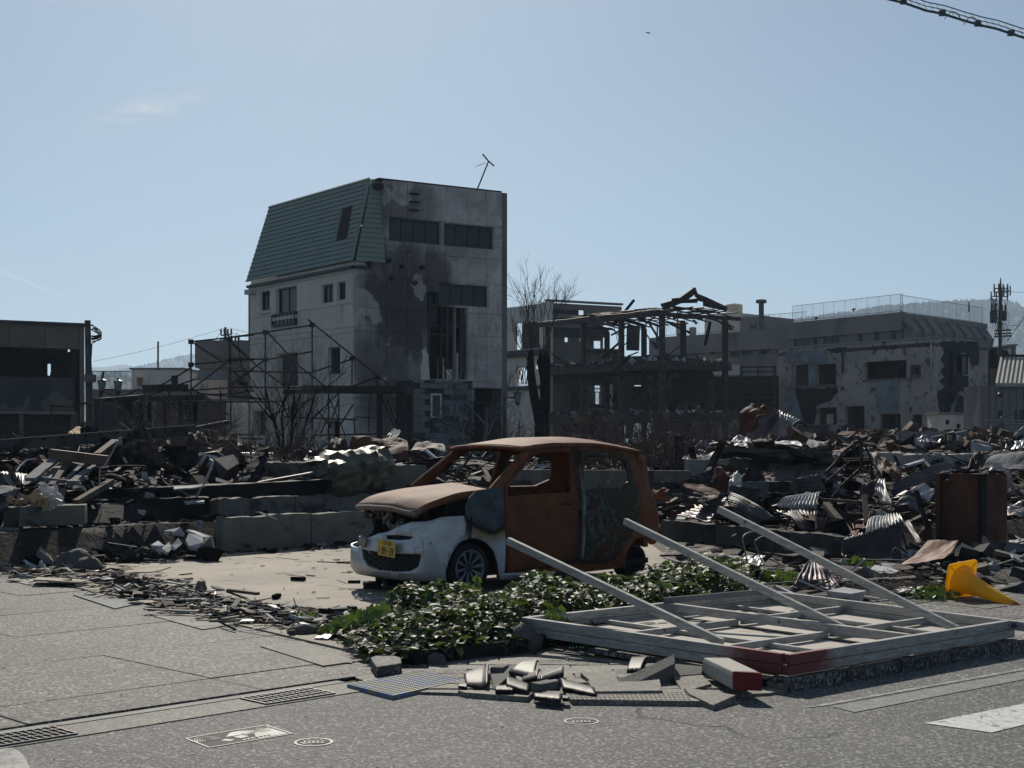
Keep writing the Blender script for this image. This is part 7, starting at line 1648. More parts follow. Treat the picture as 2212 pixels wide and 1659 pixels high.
# around the bent frame
for k,(pts,r_)in enumerate(((((0,590),(110,480),(190,370),(290,290),(370,235)),.028),(((340,180),(385,260),(392,420),(385,530),(290,620),(165,740)),.024),(((345,185),(430,290),(480,400),(500,480),(505,640)),.018),(((300,260),(430,200),(520,150)),.015),(((0,690),(150,560),(260,470)),.014),(((60,860),(170,740),(230,660)),.014))):
 cable(['thick bent pipe arching up over the right rubble','bent pipe dropping from the peak of the arch','thin curved rod right of the peak','short rod crossing the top of the arch','thin rod slanting through the black hollow','thin rod at the lower left of the cage'][k],[(cQ,x,y,22.5)for x,y in pts],r_,'steel','bent_pipe','pipe')
t=thing('wire_cage','burnt wire cage inside the arch of bent pipes','wire cage',W(cQ(350,520),22.6))
for a,b in(((190,435),(480,428)),((195,460),(490,450)),((198,440),(240,655)),((490,450),(510,640)),((215,540),(420,555)),((220,510),(300,590)),((240,655),(380,540))):MB().tube([W(cQ(*a),22.6),W(cQ(*b),22.7)],.014,5).build('wire',MT['steel'],t)
for k in range(9):x=240+k*28;MB().tube([W(cQ(x,430),22.8),W(cQ(x+8,490+(k%3)*12),22.9)],.012,4).build('wire',MT['char'],t)
fsheet('big dark rust sheet rising to a peak behind the cage',q4(cQ,(22,22,23.5,23.5),(515,620),(780,690),(700,470),(490,372)),'rustd',.10,.01,.05)
fsheet('dark rust sheet falling to the right of the peaked one',q4(cQ,(22,21.8,22.5,22.8),(640,560),(790,700),(835,590),(600,400)),'rust',.05,.01,.04)
fsheet('black sheet arching between the bent pipes',q4(cQ,23.6,(90,520),(380,500),(380,300),(230,360)),'char',.05,.02,.04)
csheet('yellowish sunlit corrugated sheet hanging in the middle of the rubble',q4(cQ,(20.4,20,20.9,20.9),(590,900),(738,942),(645,648),(565,672)),'zincl',6,.012,.05,.03)
csheet('plum sheet folded left of the yellowish one',q4(cQ,20.8,(372,860),(520,840),(580,635),(375,740)),'plum',5,.012,.05,.03,axis_='v')
csheet('long purple grey roof sheet slanting up behind the rusty cabinet',q4(cQ,(21.2,22.5,23.2,21.6),(758,838),(1440,570),(1365,445),(732,702)),'plum',7,.02,.04,.02,axis_='v')
csheet('streaked corrugated sheet under the long purple one',q4(cQ,(20.2,20.2,21,21.2),(915,775),(1120,905),(1195,790),(1080,700)),'zincl',8,.014,.03,.02)
csheet('brown grey corrugated sheet left of the rusty cabinet',q4(cQ,(19.6,19.6,20.4,20.3),(742,935),(1005,1012),(1080,900),(900,780)),'zinc',9,.012,.03,.02,axis_='v')
csheet('sunlit rolled top of the standing corrugated sheet',q4(cQ,(17.7,17.7,18.3,18.3),(440,1290),(850,1112),(800,1050),(520,1070)),'zincl',11,.022,.06,.02)  # top of the standing sheet, painted pale for the sunlight on it
csheet('standing blue grey corrugated sheet in front of the foundation end',q4(cQ,(17.4,17.4,17.7,17.6),(185,1500),(838,1560),(852,1115),(195,1310)),'plum',20,.014,-.08,.03)  # front of that sheet, painted darker than its lit top
csheet('narrow corrugated strip leaning right of the standing sheet',q4(cQ,(17.8,17.8,18.6,18.6),(1000,1375),(1055,1360),(905,1100),(858,1130)),'zinc',3,.014,.02,.01)
csheet('striped corrugated sheet behind the rusty cabinet',q4(cQ,(20.6,20.3,21.4,21.4),(1960,790),(2070,815),(2000,560),(1765,590)),'plum',10,.02,.06,.01,axis_='v')
csheet('second striped sheet peak rising left of the cabinet top',q4(cQ,(21.2,21.2,22,21.8),(1765,592),(2035,650),(1930,545),(1825,490)),'zincl',8,.02,.04,.0,axis_='v')
fsheet('broad weathered wooden panel at the right edge above the cabinet',q4(cQ,(23,22.6,23.4,23.8),(1715,528),(2240,560),(2240,345),(1880,410)),'woodg',.08,.03,.03,name='weathered_board',cat='board')
fsheet('dark rust sheet behind the weathered panel',q4(cQ,(24.5,24.5,25,25),(1765,445),(2240,420),(2240,355),(1832,348)),'rustd',.03,.01,.02)
fsheet('dark crumpled plate just above the rusty cabinet',q4(cQ,(22,22,22.6,22.6),(1550,560),(1715,545),(1720,370),(1630,372)),'rustd',.08,.02,.05)
beam('dark post standing left of the sunlit rolled sheet',(cQ,450,1150,18.9),(cQ,425,840,19.4),.07,.07,'rustd',name='burnt_post',cat='post')
beam('brown timber falling to the right below the crumpled sheet',(cQ,0,925,19.6),(cQ,285,1260,18.6),.09,.06,'wood')
beam('long thin batten across the rubble below the plum sheet',(cQ,-20,878,19.8),(cQ,368,905,19.6),.06,.04,'wood')
beam('white strip lying across the left part of the rubble',(cQ,880,510,26),(cQ,1060,455,27),.10,.04,'plast',name='board',cat='board')
beam('curved dark rail leaning against the left side of the cabinet',(cQ,1160,1320,18.3),(cQ,990,790,19.2),.06,.05,'char')
fsheet('orange brown rusted plate lying in front of the cabinet',q4(cQ,(16.1,16.2,17.4,17.4),(800,1605),(1290,1518),(1445,1328),(1115,1325)),'rustlit' if 'rustlit' in MT else 'rust',-.03,.008,.012,.02)
fsheet('sunlit white plate right of the cabinet',q4(cQ,(18.6,18.6,20,20),(1985,1385),(2300,1330),(2300,1290),(2000,1320)),'zincl',.02,.01,.01)
csheet('purple sheet lying at the right edge beside the cabinet',q4(cQ,(20,20,21.5,21.5),(1980,1048),(2300,1010),(2300,950),(1985,960)),'plum',7,.014,.02,.01,axis_='v')
fsheet('rusted curl of sheet at the foot of the dark rail',q4(cQ,(18.4,18.4,18.8,18.8),(1000,1280),(1140,1325),(1130,1205),(1060,1230)),'rust',.10,.01,.06)
fsheet('brown rusted scrap behind the sunlit rolled sheet',q4(cQ,(18.8,18.8,19.1,19.1),(470,1110),(560,1090),(540,1000),(495,1005)),'rust',.05,.01,.04)
fsheet('flat rusted scrap left of the sunlit rolled sheet',q4(cQ,(18.6,18.6,19.4,19.4),(310,1180),(450,1190),(460,1150),(350,1145)),'rust',.02,.01,.02)
fsheet('broken concrete slab standing right of the hanging sheet',q4(cR,(18.9,18.9,19,19),(1960,1290),(2115,1315),(2095,1145),(1950,1160)),'wood',.0,.05,.01,name='concrete_slab',cat='slab')
csheet('folded dark corrugated sheet lying in the ivy bed in front of the foundation',q4(cA,(16.6,16.6,17.4,17.4),(140,850),(520,870),(490,810),(180,815)),'rustd',5,.02,.02,.01,axis_='v')
csheet('purple corrugated sheet leaning behind the middle of the hoarding',q4(cA,(14.3,14.2,14.8,14.8),(900,1035),(1185,1060),(1060,900),(985,872)),'plum',7,.014,.04,.01,twist=.1)
csheet('flat ribbed sheet lying in the ivy beside the left strut',q4(cB,(12.0,11.7,12.4,12.8),(1480,520),(1720,525),(1700,430),(1375,385)),'plum',9,.010,.02,.0,axis_='v')
fsheet('small shiny tin sheet in the bed behind the middle strut',q4(cA,(16.0,16.0,16.5,16.5),(600,895),(735,905),(742,848),(600,868)),'zincl',.03,.005,.03)
cable('thin pale wire loop rising from the tin sheet',[(cA,640,900,15.8),(cA,622,800,15.8),(cA,612,750,15.8),(cA,640,720,15.9),(cA,700,705,16)],.008)
cable('second pale wire beside the wire loop',[(cA,720,880,15.8),(cA,690,800,15.8),(cA,682,765,15.8),(cA,735,735,15.9)],.007)
cable('thin wire sticking out in front of the standing sheet',[(cQ,720,1455,16.9),(cQ,760,1400,16.9),(cQ,860,1460,16.9),(cQ,875,1500,17),(cQ,835,1550,17)],.006)
# folded rusty sheets on the red earth
fsheet('big folded rust sheet like a tent on the red earth',q4(c4,(46,45,45,46),(18,1200),(190,1140),(290,985),(115,960)),'rust',.2,.03,.12)
fsheet('grey flank of the folded sheet tent on the red earth',q4(c4,(44.5,44.5,45,45),(185,1188),(240,1188),(330,1078),(290,990)),'plum',.05,.03,.05)
csheet('yellowish corrugated sheet at the right of the sheet tent',q4(c4,(44.5,44.2,45,45),(330,1085),(450,1145),(495,1095),(325,1012)),'zincl',8,.05,.05,.05)
cable('bent pipe arching over the right end of the sheet tent',[(c4,440,1200,43),(c4,430,1150,43),(c4,470,1100,43),(c4,520,1110,43),(c4,545,1140,43)],.05,'steel','bent_pipe','pipe')
t=thing('guard_rail','weathered white wooden guard rail in the right rubble field','guard rail',W(c4(1500,1250),42))
for a,b in(((1245,1196),(1660,1190)),((1500,1235),(1770,1183))):MB().beam(W(c4(*a),42),W(c4(*b),44),.08,.18).build('rail',MT['woodg'],t)
for x,y0,y1 in((1252,1195,1245),(1470,1190,1235),(1510,1228,1320),(1640,1195,1240)):MB().beam(W(c4(x,y1),42),W(c4(x,y0),42),.12,.12).build('post',MT['woodg'],t)
fsheet('crumpled white sheet below the guard rail',q4(c4,(41,41,42,42),(1380,1272),(1560,1285),(1570,1250),(1350,1236)),'zincl',.05,.01,.12)
fsheet('bluish crumpled tarpaulin at the far right edge of the rubble',q4(c4,(38,38,40,40),(2060,1340),(2290,1330),(2270,1262),(2090,1262)),'bluez',.1,.02,.16,name='tarpaulin',cat='tarpaulin')
beam('charred branch sticking up at the right edge',(c4,2140,1210,40),(c4,2215,1140,40),.10,.10,'woodg',rough=.3,name='branch',cat='branch')
# rusty cabinet
t=thing('rusty_cabinet','tall rusted steel cabinet standing on end above the yellow cone','cabinet',W(cQ(1600,1520),18.9))
Y0,Y1=18.7,18.55
cabp=Plane(W(cQ(1197,1000),18.9)[:2],(W(cQ(1705,1000),18.35)-W(cQ(1197,1000),18.9))[:2]);sp=Plane(W(cQ(1705,1000),18.35)[:2],(W(cQ(1985,1000),18.75)-W(cQ(1705,1000),18.35))[:2])
z1c=cabp.sz(cQ(1197,590))[1];z0c=.12;wc_=cabp.sz(cQ(1705,1000))[0];ws_=sp.sz(cQ(1985,1000))[0];rustc=M('cabinet_rust',(.12,.048,.026),(.07,.030,.02),(.05,.022,.016),sc=3,bump=.35,bs=50,cthr=.6,csharp=.1)
m=MB();plbox(m,cabp,.07,wc_-.10,z0c,z1c-.09,-.05,-.04);m.build('door_panel',rustc,t)
for s0,s1,z0,z1 in((0,.07,z0c,z1c),(wc_-.10,wc_,z0c,z1c),(.07,wc_-.10,z1c-.07,z1c)):m=MB();plbox(m,cabp,s0,s1,z0,z1,-.10,0);m.build('frame',MT['black']if s0>.06 else rustc,t)
m=MB();plbox(m,sp,0.002,ws_,z0c,z1c+.005,-.5,0);m.build('side_panel',rustc,t,bevel=.02)
m=MB();rnd=random.Random(9)
for k in range(60):q=cabp.at(rnd.uniform(.15,wc_+.2),z1c+rnd.uniform(0,.05),rnd.uniform(-.3,-.02));piece(m,q,rnd.choice(('chip','chunk','stick')),rnd.uniform(.05,.14),rnd,0,.3)
o=single('ash_crumbs',m,MT['ash'],'grey crumbs lying on top of the rusty cabinet','rubble',kind='stuff')
m=MB();m.lathe([(0,.02),(.10,.015),(.11,0),(0,0)],16,cabp.at(.13,z1c+.012,-.12));single('lid',m,MT['plast'],'round pale lid on the left corner of the rusty cabinet','lid')
# concrete lump beside the cone
m=MB();rnd=random.Random(2)
for k in range(26):q=W(cQ(rnd.uniform(1450,1900),rnd.uniform(1400,1600)),rnd.uniform(17.2,18.0));q.z=max(q.z,.12);piece(m,q,'chunk',rnd.uniform(.12,.35),rnd,0,.5)
single('ash_heap',m,MT['ash'],'heap of ash and clinker between the cabinet and the cone','rubble',kind='stuff')
# ---------------------------------------------------------------- left rubble, piece by piece
beam('very long pale steel beam lying across the left rubble',(cL,-60,205,30.5),(c5,1700,1090,33),.16,.24,'concd',name='steel_beam',cat='beam')
beam('dark pipe sticking out of the end of the long beam',(c5,1650,1090,33),(c5,1992,1022,33.5),.10,.10,'steel',name='pipe',cat='pipe')
t=thing('beam_clamps','short bolts standing along the top of the long pale beam','clamps',W(cL(600,130),31));t['group']='bolts on the long beam'
for x in(290,395,480,680,930,1090,1270):y=195-(x+60)*0.087-12;MB().beam(W(cL(x,y+12),31),W(cL(x,y-14),31),.06,.06).build('bolt',MT['char'],t)
beam('dark horizontal beam below the long pale beam',(cL,-60,372,25.5),(cL,545,365,26.2),.2,.26,'char',name='steel_beam',cat='beam')
for lb,a,b,w,h,mt in(('leftmost grey plank of the slanting wooden deck',(330,575,0),(600,350,0),.16,.05,'woodg'),('lower continuation of the leftmost deck plank',(60,790,0),(330,570,0),.16,.05,'woodg'),('second grey plank of the slanting deck',(430,640,0),(640,440,0),.10,.04,'woodg'),('third dark plank of the slanting deck',(560,640,0),(750,375,0),.09,.04,'wood'),('splintered plank right in the slanting deck',(600,700,0),(880,440,0),.08,.04,'woodg'),('dark plank at the right of the slanting deck',(660,700,0),(965,410,0),.09,.04,'char'),('rightmost splintered plank of the slanting deck',(740,640,0),(1010,430,0),.10,.04,'woodg'),('short grey plank end below the deck',(780,610,0),(905,550,0),.14,.05,'woodg')):
 beam(lb,(cL,a[0],a[1],20.0),(cL,b[0],b[1],21.2),w,h,mt,'plank','plank',rough=.12)
beam('brown rusty beam across the top of the slanting deck',(cL,552,298,21.2),(cL,1170,372,20.9),.10,.15,'rustbrown',name='rusty_beam',cat='beam')
beam('thin grey batten across the middle of the slanting deck',(cL,310,545,20.3),(cL,822,615,20.2),.08,.06,'woodg',name='batten',cat='batten')
beam('brown timber rising to the charred roof part',(cL,1070,345,21.5),(cL,1265,195,22),.12,.18,'rustbrown',name='rusty_beam',cat='beam')
fsheet('large charred roof part rising to a peak in the left rubble',q4(cL,(21.5,21,22.3,22.3),(1110,430),(1640,420),(1570,70),(1330,180)),'char',.08,.08,.06,.05,name='charred_slab',cat='charred slab')
fsheet('black side of the charred roof part falling to the right',q4(cL,(21,21.2,22.4,22.3),(1640,430),(1770,440),(1610,100),(1560,90)),'char',.05,.08,.05,.04,name='charred_slab',cat='charred slab')
for lb,a,b,w in(('charred rafter along the peak of the roof part',(1380,170),(1545,20),.12),('second charred rafter just below the peak',(1440,210),(1600,95),.10),('charred rafter stub pointing up at the peak',(1500,60),(1540,0),.08),('dark rafter crossing behind the brown timber',(930,310),(1150,170),.08),('short crossed rafter behind the brown timber',(1120,130),(1215,200),.07)):beam(lb,(cL,a[0],a[1],22.2),(cL,b[0],b[1],22.6),w,w,'char',rough=.3,name='charred_rafter',cat='timber')
fsheet('pale torn insulation on the charred roof part',q4(cL,21.9,(1300,200),(1335,205),(1325,115),(1290,130)),'plast',.02,.02,.03,name='torn_lining',cat='lining')
fsheet('small pale torn strip on the charred roof part',q4(cL,21.8,(1440,225),(1480,240),(1450,195),(1410,190)),'plast',.02,.02,.03,name='torn_lining',cat='lining')
fsheet('pale jagged shard inside the charred hollow',q4(cL,21.2,(1355,385),(1390,390),(1365,345),(1340,335)),'plast',.01,.01,.01,name='shard',cat='shard')
fsheet('pale curved board standing in the dark rubble',q4(cL,20.9,(1560,575),(1635,585),(1600,500),(1545,500)),'plast',.04,.02,.01,name='shard',cat='shard')
fsheet('long grey board lying on the rubble right of the hollow',q4(cL,(21.2,21.2,22,22),(1550,465),(1790,480),(1720,445),(1600,432)),'woodg',.01,.02,.01,name='board',cat='board')
cable('white cord hanging straight down from the charred roof part',[(cL,1285,150,21.0),(cL,1210,300,20.8),(cL,1135,435,20.6)],.014)
cable('white cord hanging in front of the black hollow',[(cL,1180,440,20.3),(cL,1095,452,20.2),(cL,1086,480,20.2),(cL,1086,660,20.1)],.013)
cable('thin thread below the hanging cord',[(cL,1100,780,19.9),(cL,1102,900,19.9),(cL,1095,1000,19.9)],.006)
cable('dark cable stretched across the top of the hollow',[(cL,1000,450,20.6),(cL,1200,435,20.6),(cL,1400,428,20.7),(cL,1590,432,20.8)],.014,'steel')
cable('curved hose arching over the left corrugated sheet',[(cL,390,355,21),(cL,300,365,21),(cL,220,430,20.8),(cL,175,495,20.6)],.014)
cable('pale bent hose standing behind the black beam',[(cM,350,362,21.6),(cM,378,390,21.5),(cM,350,480,21.4),(cM,290,610,21.3),(cM,230,700,21.1),(cM,190,825,21)],.022)
cable('thin curved hose left of the pale bent one',[(cL,1760,540,21.3),(cL,1800,610,21.2),(cL,1890,660,21.1),(cL,2030,740,21),(cL,2070,820,20.9)],.010)
cable('short pale hose lying in the dark hollow',[(cL,1145,525,20.8),(cL,1210,520,20.8),(cL,1300,545,20.8),(cL,1372,582,20.8)],.016)
cable('curled cable between the deck and the black beam',[(cL,835,628,20.2),(cL,890,655,20.2),(cL,925,690,20.2),(cL,942,730,20.2)],.012)
beam('round grey timber leaning from the concrete block up to the right',(cL,828,828,19.2),(cL,1212,600,20.2),.09,.08,'wood',name='pole',cat='pole')
beam('short pale stake standing right of the rubbish bag',(cL,640,830,19.0),(cL,692,680,19.2),.08,.05,'wood',name='stake',cat='stake')
beam('thin rod slanting behind the deck',(cL,235,700,20.2),(cL,240,440,20.6),.04,.04,'char',name='rod',cat='rod')
beam('charred stick leaning over the pale corrugated sheet',(cL,205,650,19.7),(cL,85,420,20.6),.06,.05,'char',rough=.3,name='stick',cat='stick')
csheet('pale corrugated sheet curling at the left edge',q4(cL,(20.2,20.0,20.8,20.8),(100,650),(270,640),(320,530),(30,490)),'zincl',8,.02,.08,.02,axis_='u')
csheet('grey ribbed board at the far left edge',q4(cL,(18.6,18.8,19.6,19.6),(-200,850),(150,690),(130,640),(-200,700)),'woodg',6,.01,.02,.01,axis_='v')
beam('grey board sloping down at the far left edge',(cL,-160,1010,18.5),(cL,60,770,19.1),.22,.04,'woodg',name='board',cat='board')
# sill beam across the left; its black also stands for the dark void beneath
beam('long black charred sill beam across the left foundations',(cL,700,800,20.7),(cM,2080,640,23.4),.34,.26,'black',name='charred_beam_and_void',cat='beam',rough=.06,seg=30)
beam('left thick end of the black charred wall plate',(cL,960,890,20.5),(cM,330,860,21.1),.3,.26,'black',name='charred_beam_and_void',cat='beam',rough=.08,seg=16)
fsheet('white flat board lying on the black beam',q4(cL,(20.5,20.7,21.2,21.1),(1890,685),(2074,672),(2230,652),(1900,660)),'plast',0,.02,.003,name='board',cat='board')
fsheet('white foam board hanging on the hoses below the black beam',q4(cM,(20.6,20.7,21,20.9),(85,838),(290,825),(290,800),(60,810)),'plast',0,.03,.003,name='board',cat='board')
fsheet('yellowish torn strip under the black beam',q4(cM,(20.8,20.9,21.1,21.0),(350,805),(470,790),(560,772),(400,782)),'wood',.0,.01,.01,name='board',cat='board')
beam('charred log leaning against the concrete plinth',(cM,712,640,23.0),(cM,935,275,24.4),.17,.17,'charlog',rough=.25,seg=16,name='charred_log',cat='log')
t=thing('louvre_panel','metal louvre panel lying upright in the left rubble','louvre',W(cM(850,400),27))
MB().beam(W(cM(650,400),26.8),W(cM(660,235),27),.06,.06).build('frame',MT['rustd'],t);MB().beam(W(cM(660,238),27),W(cM(1040,248),27.4),.05,.05).build('frame',MT['rustd'],t)
for k in range(9):MB().quadslab(W(cM(668,285+k*13),26.9),W(cM(1035-(k>5)*160,290+k*13),27.2),W(cM(1035-(k>5)*160,284+k*13),27.5),W(cM(668,279+k*13),27.2),.01).build('slat',MT['zincl'],t)
# crumpled tank
def crumpled():
 a,b=W(cM(1470,500),22.6),W(cM(2160,440),24.0);d=b-a;x=d.normalized();z=Vector((0,0,1));y=x.cross(z).normalized();vs=[];n,k=16,15
 for i in range(n+1):
  for j in range(k+1):
   an=math.radians(-60+210*j/k);rr=.50*(1+.22*noise.noise(Vector((i*.3,j*.4,2)))+.14*noise.noise(Vector((i*.7,j*.9,7))))*(1-.15*(i/n))*(.75+.25*min(1,i/5))
   vs.append(a+d*(i/n)+y*(math.cos(an)*rr)+z*(math.sin(an)*rr*.85-.12+.10*i/n))
 m=MB();m.add(vs,[(i*(k+1)+j,(i+1)*(k+1)+j,(i+1)*(k+1)+j+1,i*(k+1)+j+1)for i in range(n)for j in range(k)])
 o=single('crumpled_tank',m,M('olive_burnt_metal',(.13,.12,.085),(.07,.066,.05),(.035,.03,.025),sc=2,cthr=.55,rough=.5,metal=.3,bump=.3,bs=9,csharp=.08),'crumpled olive grey metal tank lying behind the black beam left of the car','tank')
 s=o.modifiers.new('s','SOLIDIFY');s.thickness=.01
crumpled()
fsheet('orange brown rusted panel behind the crumpled tank',q4(c1,(26,25.6,26.6,26.6),(100,205),(490,265),(480,135),(165,122)),'rust',.10,.01,.05)
fsheet('dark rusted hump left of the orange brown panel',q4(cM,(26,26,26.8,26.8),(1640,300),(1870,270),(1780,160),(1670,160)),'rustd',.15,.01,.06)
csheet('small folded corrugated scrap on top of the rusted panel',q4(c1,(27,27,27.5,27.5),(345,118),(410,122),(440,75),(395,62)),'zincl',4,.02,.0,.0)
fsheet('grey curled sheet right of the rusted panel',q4(c1,(26,26,27,27),(490,200),(720,190),(700,160),(580,150)),'rustd',.06,.01,.04)
fsheet('brown rusted tent sheet beside the scaffold posts',q4(cM,(31,31,32,32),(360,260),(720,265),(640,160),(500,150)),'rustd',.2,.02,.1)
fsheet('dark rust sheet left of the rusted tent',q4(cM,(32,32,33,33),(100,220),(380,240),(300,150),(160,150)),'rustd',.2,.02,.12)
fsheet('sunlit tan board on the rubble in front of the shutters',q4(c5,(36,36,38,38),(595,1132),(700,1138),(740,1085),(655,1075)),'tan',0,.03,.05,name='board',cat='board')
beam('dark gas pipe with valve above the long beam',(cL,885,60,32),(cL,1050,55,32),.2,.25,'char',rough=.3,name='burnt_machine',cat='machine')
# boards, shards and stones near the left pavement
def slabobj(label,pts,th,mat,name='plaster_board',cat='plaster board',bevel=0):
 m=MB();P=[P3(q)for q in pts];n=(P[1]-P[0]).cross(P[2]-P[0]).normalized()
 if n.y>0:n=-n
 k=len(P);m.add(P+[p-n*th for p in P],[tuple(range(k)),tuple(reversed(range(k,2*k)))]+[(i,k+i,k+(i+1)%k,(i+1)%k)for i in range(k)]);return single(name,m,MT[mat],label,cat,bevel=bevel)
slabobj('broken white plaster slab, left one of the stack against the wall',q4(cL,(18.6,18.5,18.6,18.9),(1640,1290),(1745,1375),(1800,1300),(1720,1240)),.04,'plast')
slabobj('broken white plaster slab in the middle of the stack',q4(cL,(18.4,18.4,18.7,18.8),(1760,1325),(1830,1370),(1895,1300),(1845,1250)),.04,'plast')
slabobj('broken white plaster slab, right one of the stack',q4(cL,(18.5,18.5,18.8,18.8),(1870,1290),(1915,1330),(1985,1270),(1940,1210)),.04,'plast')
slabobj('upper thin plaster slab above the stack',q4(cL,(19.0,18.9,19.1,19.1),(1780,1165),(1890,1175),(2005,1200),(1960,1125)),.04,'plast')
slabobj('large white hexagonal plaster piece leaning on the wall',q4(cM,(18.9,18.8,18.8,18.9,19.1,19.1),(85,1230),(120,1300),(215,1325),(275,1260),(275,1190),(120,1160)),.05,'plast')
slabobj('grey concrete fragment right of the hexagonal plaster piece',q4(cM,(18.9,18.9,18.9,19.2),(225,1340),(400,1375),(355,1195),(285,1200)),.12,'found','concrete_fragment','concrete fragment')
slabobj('thin roof like slab lying over the hexagonal piece',q4(cM,(19.2,19.1,19.4,19.5),(95,1120),(280,1200),(350,1190),(180,1130)),.03,'plast')
slabobj('bluish plaster slab standing at the far left pile',q4(cL,(18.0,17.9,18.2,18.3),(215,1430),(280,1470),(350,1400),(280,1350)),.04,'plast')
slabobj('second bluish slab in the far left pile',q4(cL,(17.9,17.9,18.0,18.1),(285,1440),(350,1470),(400,1460),(345,1390)),.04,'plast')
slabobj('grey concrete slice leaning right in the far left pile',q4(cL,(17.7,17.6,18.0,18.0),(385,1400),(550,1530),(480,1430),(400,1355)),.08,'conc','concrete_fragment','concrete fragment')
slabobj('dark board standing behind the far left pile',q4(cL,(18.2,18.1,18.4,18.4),(160,1560),(290,1560),(480,1370),(130,1360)),.03,'concd','board','board')
fsheet('white crumpled cloth lying on the far left pile',q4(cL,(17.5,17.4,17.8,17.8),(330,1560),(510,1545),(440,1480),(240,1450)),'white',.03,.01,.05,.03,name='cloth',cat='cloth')
def rock(label,c,r,mat,name='stone',cat='stone',sq=(1,1,1),seed=1):
 me=MB();n,k=14,9;vs=[]
 for j in range(k+1):
  for i in range(n):
   a=2*math.pi*i/n;b=math.pi*j/k;d=Vector((math.sin(b)*math.cos(a),math.sin(b)*math.sin(a),math.cos(b)));s=r*(1+.35*noise.noise(d*1.6+Vector((seed,0,0)))+.12*noise.noise(d*5+Vector((seed,3,0))));vs.append(Vector(c)+Vector((d.x*sq[0],d.y*sq[1],d.z*sq[2]))*s)
 me.add(vs,[(j*n+i,(j+1)*n+i,(j+1)*n+(i+1)%n,j*n+(i+1)%n)for j in range(k)for i in range(n)]);return single(name,me,MT[mat],label,cat,smooth=True)
p=W(cL(800,1470),17.5);rock('rounded grey boulder in front of the low left wall',(p.x,p.y,.10),.24,'concd2',sq=(1.1,.7,.72),seed=3)
p=W(cL(930,1500),17.3);rock('smaller boulder leaning on the rounded grey one',(p.x+.03,p.y,.08),.15,'concd2',sq=(1.1,.8,.8),seed=5)
# rubbish bag on the block
t=thing('rubbish_bag','torn clear plastic bag with cartons spilling on the concrete block','rubbish bag',W(cL(350,850),18.6));rnd=random.Random(8)
for k in range(22):
 q=W(cL(rnd.uniform(90,590),rnd.uniform(760,835)),rnd.uniform(18.5,18.8));q.z=max(q.z,za+.03);m=MB();piece(m,q,rnd.choice(('sheet','chip','chunk')),rnd.uniform(.10,.24),rnd,0,.6);m.build('carton',[MT['tan'],MT['white'],MT['plast'],MT['tan'],MT['bluez']][k%5],t)
bm,h,pp=new_mat('clear_plastic');pp.inputs['Base Color'].default_value=(.7,.7,.7,1);pp.inputs['Roughness'].default_value=.25;pp.inputs['Alpha'].default_value=.35
c0=W(cL(520,780),18.65);vs=[];n,k=24,14
for j in range(k+1):
 for i in range(n):
  a=2*math.pi*i/n;b=math.pi*(.08+.92*j/k);d=Vector((math.sin(b)*math.cos(a),math.sin(b)*math.sin(a)*.7,math.cos(b)));s=.17*(1+.5*noise.noise(d*2.5)+.35*noise.noise(d*6));vs.append(c0+d*s)
m=MB();m.add(vs,[(j*n+i,(j+1)*n+i,(j+1)*n+(i+1)%n,j*n+(i+1)%n)for j in range(k)for i in range(n)]);m.build('bag',bm,t)
# loose items on the lot, the wall top and pavement
fsheet('torn white strip hanging over the top of the long foundation wall',q4(cM,(19.8,19.75,20.0,20.0),(1040,1000),(1095,1012),(900,925),(850,930)),'plast',.01,.005,.03,name='torn_strip',cat='strip')
fsheet('small green and white scrap hanging on the middle step',q4(cM,19.9,(215,1105),(272,1085),(250,1010),(195,1040)),'plast',.02,.01,.03,name='scrap',cat='scrap')
fsheet('long pale warped board on the edge of the sandy lot',q4(cL,(15.5,15.4,16.1,16.0),(1215,1600),(1640,1585),(1860,1530),(1400,1570)),'board',.01,.012,.004,name='board',cat='board')
fsheet('flat yellowish board lying on the pavement under the far left pile',q4(cD,(15.5,15.4,15.8,15.9),(208,135),(500,150),(560,135),(230,120)),'board',.0,.02,.002,name='board',cat='board')
beam('brown stick lying alone on the sandy lot',(cD,1420,195,13.05),(cD,1605,218,12.8),.045,.025,'wood',name='stick',cat='stick')
for lb,x,y in(('small dark wood block on the lot right of the stick',1855,133),('small curved bark piece on the lot',1720,242),('small dark cube among the chips by the lot edge',880,243)):
 q=G(cD(x,y),.05);m=MB();m.box((q.x,q.y,.065),(.17,.06,.04),Matrix.Rotation(x*.01,3,'Z'));single('wood_block',m,MT['char'],lb,'wood block',bevel=.006)
cable('thin wire lying on the sandy lot left of the bumper',[(c1,-80,888,15.8),(c1,20,892,15.7),(c1,130,900,15.3)],.006,'char','wire','wire')
